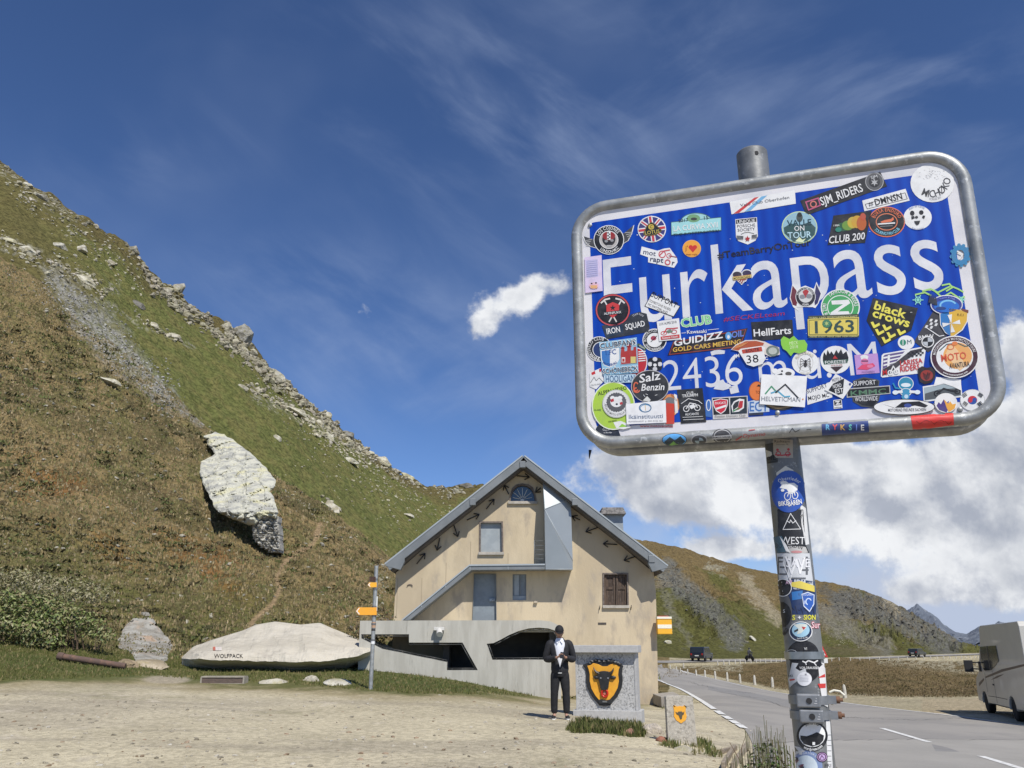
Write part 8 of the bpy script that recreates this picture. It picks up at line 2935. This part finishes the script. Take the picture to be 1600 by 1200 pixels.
S(d, 'black card sticker with a white motorcycle drawing')
d = Dec(F3)
d.poly([(985, 735), (1030, 728), (1032, 855), (990, 848)], (60, 110, 180)).ring(1010, 770, 18, 40, 6, W_)
S(d, 'strip of blue and white sticker beside the black card')
d = Dec(F3)
d.poly([(1032, 718), (1280, 704), (1285, 854), (1040, 868)], (215, 212, 208)).poly([(1038, 724), (1150, 718), (1156, 832), (1044, 838)], (30, 26, 28)).poly([(1040, 738), (1092, 724), (1144, 732), (1142, 770), (1125, 810), (1096, 832), (1062, 812), (1044, 775)], W_).poly([(1045, 742), (1092, 729), (1139, 736), (1137, 770), (1121, 806), (1096, 825), (1067, 808), (1049, 773)], (205, 45, 65)).text('DUCATI', 1092, 762, 15, W_, w=76, rot=3, bold=.04).poly([(1060, 790), (1135, 765), (1130, 782), (1065, 802)], W_)
d.poly([(1160, 718), (1274, 710), (1277, 826), (1163, 832)], (25, 40, 50)).poly([(1168, 775), (1185, 745), (1225, 725), (1258, 730), (1255, 790), (1220, 815), (1175, 820)], W_).poly([(1178, 775), (1192, 752), (1222, 738), (1215, 780), (1180, 806)], (40, 44, 46)).poly([(1225, 742), (1250, 740), (1245, 785), (1222, 800), (1185, 812), (1215, 785)], (190, 45, 50)).line([(1180, 812), (1222, 790)], 8, (50, 140, 80)).text('Desmo Owners Club', 1160, 852, 15, (90, 90, 95), w=215, rot=2)
S(d, 'white bordered double sticker with red shield and helmet stripes')
d = Dec(F3)
d.poly([(1282, 745), (1345, 730), (1430, 785), (1432, 815), (1290, 825)], (200, 212, 225)).text('ECT', 1290, 812, 64, (70, 115, 180), anchor='l', w=135, rot=0, bold=.05).poly([(1288, 826), (1390, 820), (1390, 838), (1290, 842)], (50, 55, 70))
S(d, 'large pale blue outlined letters, part of a covered sticker')
d = Dec(F3)
d.ell(1345, 672, 56, 68, (150, 80, 40)).ell(1345, 672, 51, 63, (228, 125, 60)).poly([(1342, 640), (1358, 625), (1376, 642)], BK).text('TO', 1350, 690, 20, (90, 40, 20), w=28)
S(d, 'orange round sticker tucked behind the white mountain card')
d = Dec((0, 0, 1))
d.ell(1219, 622, 31, 19.5, BK).ell(1219, 622, 28.5, 17, (150, 125, 80)).ell(1219, 622, 25, 14, BK)
S(d, 'black round sticker with a gold ring under the white mountain card')
d = Dec((0, 0, 1))
d.ell(1226, 583, 16, 8, (240, 240, 238)).ell(1211, 580, 5, 4, (240, 240, 238)).ell(1232, 584, 5, 3, (90, 85, 80)).ell(1222, 580, 1.6, 1.3, BK).poly([(1208, 588), (1222, 583), (1224, 590)], (50, 50, 52))
S(d, 'white bear head peeping over the mountain card')
d = Dec((0, 0, 1))
d.poly([(1190, 585.5), (1261, 588.5), (1257.5, 637), (1187, 632)], (243, 243, 241)).line([(1196, 616), (1205.5, 604.5), (1214, 614)], 2.3, (70, 150, 110)).line([(1205, 615), (1215, 611.5), (1226, 621), (1234, 620)], 2.3, (90, 170, 200)).line([(1212, 614), (1227, 601.5), (1247, 622.5)], 2.3, (35, 36, 40)).text('HELVETICMAN', 1189, 627, 6.8, (120, 125, 135), anchor='l', w=62, rot=-1.5).ell(1254.5, 624.5, 1.2, 1.2, (220, 140, 60))
S(d, 'white card sticker with green, blue and black peaks', 2)
for k, (pts, lab) in enumerate([([(1118, 603), (1121, 596), (1130, 593), (1133, 598), (1141, 601), (1144, 606), (1130, 610), (1115, 608)], 'torn white paper remnant under the altitude figures'), ([(1139, 605), (1152, 601), (1155, 613), (1142, 616)], 'small torn white square of paper left of the mountain card'), ([(1110, 550), (1120, 546), (1133, 548), (1132, 553), (1118, 554), (1112, 556)], 'ragged white scrap under the long dark sticker')]):
    d = Dec((0, 0, 1)); d.poly(pts, (220, 222, 226)); S(d, lab)
d = Dec(F3)
d.text('#SECKELteam', 1112, 190, 30, (165, 30, 80), anchor='l', w=430, rot=6, bold=.0, shear=.3)
S(d, 'thin magenta hashtag lettering')
d = Dec((0, 0, 1))
r6 = random.Random(9)
for k in range(70):
    x, y = r6.uniform(930, 1525), r6.uniform(330, 640)
    if y < 350 - (x - 930) * .14:
        continue
    d.ell(x, y, r6.uniform(.4, 1.3), r6.uniform(.3, .9), (205, 215, 230), n=6, same=True)
S(d, 'scattered pale specks of old glue')

print('stickers', len(STK))
for d, lab, lvl, sf in STK:
    nl = max(1, max(i[3] for i in d.items))
    d.lay_on('sticker', smap, sign, base=.0009 + .0017 * lvl, dl=min(.00011, .0016 / nl), label=lab)
b = MB()
for x, y in ((922, 352), (1215, 645), (1500, 640)):
    u, v = sp(x, y)
    b = MB(); b.lathe(sw(u, v, 0), [(.006, .0), (.005, .003), (.002, .0045)], n=12, axis=Nz); b.build('rivet', mgalv, sign)
fm = surf_map(ring)
TUB = []
d = Dec(F4); d.poly([(902, 846), (1198, 822), (1202, 905), (918, 945)], (215, 55, 50))
for k in range(5):
    d.line([(940 + k * 50, 880), (965 + k * 50, 900 - (k % 2) * 25), (985 + k * 50, 885)], 3, (120, 25, 25))
TUB.append((d, 'bright red tape with dark scribbles on the lower frame tube'))
d = Dec(F4); d.poly([(284, 902), (606, 878), (614, 955), (286, 978)], (38, 62, 125))
for x, t, c in ((325, 'R', (110, 190, 230)), (375, 'Y', (225, 90, 90)), (428, 'K', (230, 180, 90)), (482, 'S', (110, 200, 190)), (525, 'I', (120, 150, 230)), (566, 'E', W_)):
    d.text(t, x, 940, 34, c, bold=.07)
TUB.append((d, 'dark blue strip with a row of coloured letters on the lower frame tube'))
d = Dec(F3); d.ell(772, 1010, 86, 44, BK).ell(772, 1010, 82, 40, (90, 165, 225)).poly([(700, 1025), (740, 990), (775, 1012), (815, 985), (848, 1020), (820, 1042), (720, 1044)], (40, 60, 70)).poly([(735, 1045), (765, 1018), (800, 1045)], (120, 180, 80))
TUB.append((d, 'oval blue and green mountain sticker on the lower frame tube'))
d = Dec(F3); d.ell(944, 1012, 56, 38, (175, 175, 178)).ell(944, 1012, 50, 33, (70, 72, 76)).ell(944, 1014, 30, 20, (150, 170, 180), a0=0, a1=90).ell(944, 1014, 30, 20, (150, 170, 180), a0=180, a1=270, same=True)
TUB.append((d, 'grey quartered roundel on the lower frame tube'))
d = Dec(F3); d.ell(1105, 985, 68, 52, (55, 55, 58)).ring(1105, 985, 60, 45, 6, (170, 170, 172)).poly([(1032, 985), (1170, 975), (1172, 998), (1034, 1006)], (200, 200, 200)).text('FAMOUS GARAGE', 1102, 996, 11, BK, w=120, rot=3, bold=.02).text('SOUND', 1022, 1000, 18, (70, 70, 72), w=50)
TUB.append((d, 'round dark sticker with a banner on the lower frame tube'))
d = Dec(F3); d.text('Dynamo', 1245, 995, 24, (190, 60, 65), anchor='l', w=160, rot=6, shear=.3).line([(1200, 1010), (1240, 985)], 7, (190, 60, 65)).line([(1290, 945), (1330, 940)], 5, (190, 80, 85))
TUB.append((d, 'red scribbled name on the lower frame tube'))
d = Dec(F4); d.line([(60, 960), (80, 930), (100, 955), (130, 940)], 5, (60, 60, 62)).line([(180, 940), (210, 938)], 5, (60, 60, 62))
TUB.append((d, 'dark pen scrawl on the lower frame tube'))
for d, lab in TUB:
    d.lay_on('sticker', fm, sign, base=.0006, dl=.0002, cut=[(0, 4), (1, 2)], label=lab)

pm = surf_map(post)
Q5, Q6 = (1120, 690, 4.615), (1120, 940, 4.615)
PST = []

def PS(d, lab, lvl=0):
    PST.append((d, lab, lvl))

d = Dec(Q5); d.poly([(350, 20), (440, 0), (440, 150), (365, 160)], (64, 64, 62)).poly([(355, 60), (395, 75), (400, 100), (358, 118)], (200, 198, 190)).text('ofL', 360, 132, 34, BK, anchor='l', w=68, bold=.05).line([(368, 153), (440, 138)], 5, (40, 40, 40))
PS(d, 'grey weathered sticker with black letter fragments at the top of the post')
d = Dec(Q5); d.poly([(408, -20), (545, -12), (548, 118), (430, 118), (410, 90)], (165, 158, 148)).text('Radteam', 470, 8, 18, (70, 70, 70), w=110).text('Teutonen 74', 470, 26, 10, (90, 90, 90), w=86).line([(425, 95), (470, 100), (530, 92)], 9, (175, 50, 60)).ring(445, 88, 18, 18, 6, (175, 50, 60)).ring(510, 90, 18, 18, 6, (175, 50, 60)).ell(440, 60, 9, 9, (175, 50, 60)).ell(515, 58, 9, 9, (175, 50, 60))
PS(d, 'grey card with red cyclists near the top of the post', 1)
d = Dec(Q5); d.poly([(430, 225), (495, 175), (550, 205), (560, 240), (500, 235), (430, 245)], (215, 212, 200)); PS(d, 'torn paper edge above the blue oval')
d = Dec(Q5); d.poly([(395, 460), (445, 480), (440, 680), (415, 690), (400, 600)], (120, 118, 105)); PS(d, 'grey paper remnant left of the black mountain sticker')
d = Dec(Q5); d.poly([(600, 450), (640, 480), (665, 740), (640, 745), (610, 600)], (222, 222, 220)); PS(d, 'white torn paper strip at the right of the post')
d = Dec(Q5)
d.poly([(437, 486), (622, 490), (640, 760), (470, 735), (445, 700)], (40, 40, 42)).line([(532, 518), (604, 630), (478, 634)], 4.5, W_, closed=True).line([(505, 570), (525, 585), (532, 565), (548, 588), (570, 570)], 4.5, W_).text('WEST', 462, 738, 52, W_, anchor='l', w=172, rot=-1, bold=-.005)
PS(d, 'black sticker with a white triangle mountain and letters')
d = Dec(Q5)
d.ell(518, 360, 121, 152, (44, 84, 172)).arc('Oberrieder', 518, 390, 112, 26, W_, mid=88, xs=.85, bold=0).poly([(455, 335), (475, 305), (500, 292), (520, 300), (555, 298), (582, 320), (578, 352), (550, 362), (540, 378), (520, 372), (505, 345), (480, 340)], W_).ell(486, 300, 26, 15, W_)
d.ring(510, 395, 24, 30, 5, W_).ring(562, 388, 22, 28, 5, W_).line([(510, 395), (520, 365), (555, 362), (562, 388)], 6, W_).ell(476, 352, 12, 10, W_)
d.text('BIKE', 448, 466, 32, W_, anchor='l', w=72, rot=7, bold=.05).text('BÄREN', 516, 468, 34, W_, anchor='l', w=98, rot=12, bold=.05)
PS(d, 'blue oval cycling sticker with a white bear on a bicycle', 1)
d = Dec(Q5); d.poly([(412, 690), (470, 680), (500, 740), (520, 790), (440, 805), (420, 740)], (70, 100, 115)).text('BO', 426, 765, 30, (40, 60, 70), anchor='l', w=50).poly([(455, 680), (500, 738), (530, 800), (500, 790)], W_); PS(d, 'slate blue peeling sticker left under the black one', 1)
d = Dec(Q5); d.poly([(485, 752), (520, 740), (640, 760), (662, 800), (560, 812), (500, 800)], (190, 188, 184)).arc('STALPEN', 560, 870, 105, 22, BK, mid=88, bold=.04).line([(500, 748), (640, 752), (660, 800)], 6, BK).ell(575, 795, 40, 9, (200, 140, 140)); PS(d, 'curved black letters over a torn pale sticker')
d = Dec(Q5)
d.poly([(432, 805), (668, 805), (692, 1000), (695, 1060), (458, 1070), (440, 900)], (208, 210, 212))
for (x0, y0, x1, y1) in ((440, 830, 480, 845), (440, 860, 478, 872), (440, 830, 450, 960), (455, 900, 490, 912), (452, 950, 500, 962), (500, 830, 512, 960), (540, 830, 552, 900), (640, 830, 655, 960), (600, 920, 660, 932), (470, 1000, 500, 1060), (520, 980, 640, 992), (620, 840, 668, 850), (458, 1010, 520, 1018)):
    d.rect(x0, y0, x1, y1, (100, 102, 106))
d.line([(500, 830), (540, 950), (575, 850), (600, 950), (630, 840)], 12, (240, 240, 240)).line([(480, 870), (530, 1000), (560, 900)], 5, (245, 245, 245)).text('SAVE', 500, 905, 60, (235, 235, 238), anchor='l', w=170, bold=.02).line([(520, 1010), (690, 1040)], 4, (225, 220, 120))
PS(d, 'silver mesh of overlapping grey letter shapes')
d = Dec(Q5); d.poly([(520, 1020), (600, 1005), (700, 1040), (702, 1085), (520, 1040)], (225, 205, 90)).poly([(505, 1002), (545, 1000), (540, 1025), (500, 1030)], (205, 170, 190)); PS(d, 'yellow torn band above the dark blue crest sticker', 1)
d = Dec(Q6)
d.poly([(470, -150), (530, -170), (705, -145), (716, 10), (712, 100), (545, 90), (500, 40)], (34, 56, 100)).poly([(540, -70), (620, -80), (612, -20), (545, -10)], (50, 120, 190))
for k in range(9):
    d.line([(525 + k * 20, 60 - (k % 3) * 14), (540 + k * 20, 84 - (k % 2) * 20)], 6, (22, 30, 60))
d.poly([(610, -55), (655, -70), (702, -50), (700, 20), (668, 76), (625, 35)], (215, 225, 240)).poly([(616, -50), (655, -63), (696, -46), (694, 16), (667, 66), (630, 30)], (50, 95, 180)).ring(660, 0, 22, 26, 7, (210, 225, 245), a0=20, a1=250).text('LUGANO', 656, -42, 13, (220, 230, 245), w=66)
d.text('S', 556, 132, 34, (235, 230, 60), bold=.05).text('SION', 625, 130, 34, (235, 230, 60), anchor='l', w=86, bold=.05).star(596, 114, 14, W_, n=4)
PS(d, 'dark blue sticker with a pale blue crest and yellow letters')
d = Dec(Q6); d.ell(478, 85, 66, 160, (95, 96, 98)).ell(480, -100, 58, 60, BK).ring(480, -100, 62, 64, 5, W_).ell(470, 95, 70, 92, BK).text('ORLD', 505, 225, 24, BK, w=56, rot=50, bold=.05).text('S', 490, 80, 24, W_)
PS(d, 'grey and black round stickers wrapping round the left of the post', 1)
d = Dec(Q6); d.text('Sur', 680, 190, 44, (225, 90, 110), anchor='l', w=60, bold=.09).text('Sur', 681, 189, 42, (240, 225, 225), anchor='l', w=58, bold=.01); PS(d, 'pink lettering at the right of the post', 1)
d = Dec(Q6); d.ell(606, 215, 80, 72, W_).ell(606, 215, 74, 66, (30, 45, 75)).ell(606, 205, 60, 52, (165, 205, 225)).poly([(555, 165), (610, 160), (650, 165), (640, 195), (605, 230), (580, 235), (590, 195)], (220, 225, 215)).poly([(560, 210), (585, 195), (590, 208), (565, 222)], (60, 60, 60)).poly([(612, 180), (640, 185), (625, 205)], (190, 60, 60)).text('Fondi en Ski', 618, 268, 12, W_, w=72, rot=8)
PS(d, 'round navy and light blue sticker with an eagle', 2)
d = Dec(Q6); d.ell(622, 375, 112, 95, BK).ring(540, 372, 40, 26, 4, (200, 200, 200)).text('VI', 640, 348, 18, W_); PS(d, 'black round sticker above the steel band')
d = Dec(Q6); d.ell(640, 455, 112, 130, BK).text('VOR DRAUSSER', 597, 486, 17, W_, anchor='l', w=140, bold=.02).line([(620, 430), (640, 440), (660, 425), (700, 440), (725, 425)], 9, W_).line([(640, 440), (645, 455)], 6, W_).line([(700, 440), (715, 460)], 6, W_); PS(d, 'black round sticker with a white dachshund below the steel band')
d = Dec(Q6); d.poly([(545, 440), (590, 445), (570, 480), (600, 500), (640, 480), (650, 530), (600, 560), (560, 590), (530, 620), (520, 560)], (205, 207, 208)).ell(632, 558, 52, 50, (232, 232, 234)); 
for k in range(5):
    d.line([(600, 535 + k * 10), (660, 533 + k * 10)], 2.2, (185, 185, 190))
d.star(642, 524, 10, (150, 150, 155)).text('SKI', 520, 545, 16, (40, 40, 40), anchor='l', w=34, rot=4).poly([(530, 560), (565, 556), (566, 566), (532, 572)], (190, 60, 60))
PS(d, 'white round label with tiny print among torn paper', 1)
d = Dec(Q6); d.poly([(730, 480), (775, 440), (790, 700), (760, 720), (745, 640)], (228, 226, 224)).poly([(730, 545), (775, 520), (778, 545), (735, 550)], (205, 60, 55)).poly([(725, 592), (780, 590), (780, 622), (740, 625)], (205, 60, 55)).poly([(772, 700), (800, 715), (795, 760), (765, 745)], (225, 225, 222))
PS(d, 'white and red striped paper wrapping the right side of the post', 1)
d = Dec(Q6); d.ell(688, 970, 109, 108, BK).ell(688, 962, 92, 86, W_).poly([(606, 965), (650, 970), (690, 955), (720, 940), (770, 965), (765, 1000), (740, 1030), (690, 1045), (630, 1025), (606, 990)], BK, ).arc('wordpress.com', 688, 970, 104, 20, W_, mid=-85, inside=True, bold=.04).poly([(690, 1012), (708, 1012), (708, 1034), (690, 1034)], W_).arc('Jens on Tour', 688, 970, 84, 15, BK, mid=90)
PS(d, 'round black and white blog sticker with a castle silhouette', 1)
d = Dec(Q6); d.poly([(785, 820), (815, 850), (835, 1200), (800, 1210), (790, 1000)], (225, 225, 224))
for k in range(6):
    d.rect(796, 960 + k * 38, 824, 964 + k * 38, (90, 90, 92), same=k > 0)
d.poly([(765, 822), (805, 826), (808, 860), (770, 858)], (50, 80, 130)); PS(d, 'white paper label strip at the lower right of the post')
d = Dec(Q6); d.ell(650, 1190, 112, 118, (130, 150, 190)).ell(640, 1200, 88, 92, (215, 228, 235)).poly([(560, 1040), (600, 1050), (640, 1080), (600, 1090)], (215, 215, 215)).text('FRI', 800, 1195, 26, (50, 50, 54), w=50).arc('VELO TOUR ALPIN', 650, 1190, 92, 14, (225, 230, 240), mid=70); PS(d, 'large pale blue round sticker at the foot of the picture')
d = Dec(Q6); d.ell(757, 1120, 39, 36, (60, 30, 60)).ring(757, 1120, 33, 30, 4, (200, 160, 210)).ell(757, 1120, 22, 20, (200, 170, 215)).line([(745, 1132), (755, 1108), (768, 1128)], 5, (90, 40, 90)); PS(d, 'small purple round sticker', 1)
d = Dec(Q6)
for k in range(10):
    x, y = 560 + r6.random() * 60, 1060 + r6.random() * 130
    d.poly([(x, y), (x + r6.uniform(8, 30), y + r6.uniform(-6, 6)), (x + r6.uniform(6, 26), y + r6.uniform(14, 36)), (x - 4, y + 24)], [(215, 215, 212), (120, 60, 80), (70, 70, 74)][k % 3])
PS(d, 'jumble of torn sticker scraps low on the left of the post', 1)
for d, lab, lvl in PST:
    nl = max(1, max(i[3] for i in d.items))
    d.lay_on('sticker', pm, sign, base=.0004 + lvl * .0009, dl=min(.00012, .0009 / nl), cut=[(0, 2.2), (1, 12)], label=lab)

def paxis(py):
    """axis point of the post seen at this photo row"""
    lo_, hi_ = -1.0, 2.5
    for _ in range(50):
        m_ = (lo_ + hi_) / 2
        p = PB + pdir * m_
        if topx(p.x, p.y, p.z)[1] > py:
            lo_ = m_
        else:
            hi_ = m_
    return PB + pdir * m_

mband = mat('band_steel', (.42, .43, .43), (.30, .31, .31), scale=30, rough=.3, metal=.8)
b = MB()
p0, p1 = paxis(1029.5), paxis(1018)
b.cyl(p0, p1, RP + .0024, n=48, cap=True)
b.build('steel_band', mband, sign)
fr_ = (Vector((0, 0, CAMZ)) - PB); fr_.z = 0; fr_.normalize()
rt_ = Vector((fr_.y, -fr_.x, 0)) * -1
if rt_.x < 0:
    rt_ = -rt_
for (ya, yb, dx) in ((1082, 1103, -.002), (1106, 1126.5, .001)):
    c0, c1 = paxis(yb), paxis(ya)
    hgt = (c1 - c0).length
    Mc = Matrix.Translation((c0 + c1) / 2) @ Matrix((rt_, -fr_, Vector((0, 0, 1)))).transposed().to_4x4()
    b = MB()
    b.box((-.0235 + dx, -RP - .020, -hgt * .5), (.0255 + dx, -RP + .012, hgt * .5), None, Mc)
    blk = b.build('clamp_block', mat('clamp_alu', (.30, .31, .32), (.24, .25, .26), scale=40, rough=.45, metal=.5), sign, bevel=.003)
    b = MB()
    b.cyl(Mc @ Vector((dx + .002, -RP - .0215, 0)), Mc @ Vector((dx + .002, -RP - .018, 0)), .0062, n=16)
    b.build('bolt_hole', mblack, blk)
    b = MB()
    for k in range(3):
        b.box((dx + .012 + .002 * k, -RP - .0208, -.006 + k * .005), (dx + .018, -RP - .0202, -.004 + k * .005), None, Mc)
    b.build('stamp', mat('stamp_light', (.5, .5, .5)), blk)
    b = MB()
    b.cyl(Mc @ Vector((0, 0, -hgt * .32)), Mc @ Vector((0, 0, hgt * .32)), RP + .003, n=40)
    b.box((RP - .008, -.016, -hgt * .30), (RP + .016, .0, hgt * .30), None, Mc)
    b.build('clamp_band', MATS['clamp_alu'], sign)
    b = MB()
    b.cyl(Mc @ Vector((RP + .010, -.004, 0)), Mc @ Vector((RP + .024, -.004, 0)), .0075, n=8)
    b.cyl(Mc @ Vector((RP + .014, -.004, 0)), Mc @ Vector((RP + .030, -.004, 0)), .004, n=8)
    b.build('bolt', mat('rusty_bolt', (.10, .05, .03), (.18, .09, .05), scale=90, rough=.8), sign)
b = MB()
c0 = paxis(1081)
pts = [c0 + rt_ * (RP + .004) + fr_ * .0, c0 + rt_ * (RP + .014) + Vector((0, 0, .004)), c0 + rt_ * (RP + .026) + Vector((0, 0, .002)), c0 + rt_ * (RP + .034) + Vector((0, 0, -.006))]
b.tube(pts, .0024, n=8)
b.tube([c0 + rt_ * (RP + .002) + Vector((0, 0, -.012)), c0 + rt_ * (RP + .012) + Vector((0, 0, -.016)), c0 + rt_ * (RP + .006) + Vector((0, 0, -.026))], .003, n=8)
b.build('cable_tie', flat(225, 222, 205), sign)
b = MB()
dh = Vector(ray(1181.5, 239)).normalized()
hpp = pm(1181.5, 239, .0)
b.lathe(hpp, [(.0062, -.002), (.006, .001)], n=14, axis=fr_)
b.build('drill_hole', mblack, sign)
b = MB()
q = smap(918, 700, -.03)
b.cyl(q, q + Vector((-.003, 0, -.022)), .004, .0008, n=8)
b.build('cable_tie', mblack, sign)
bpy.data.objects.remove(_fo)
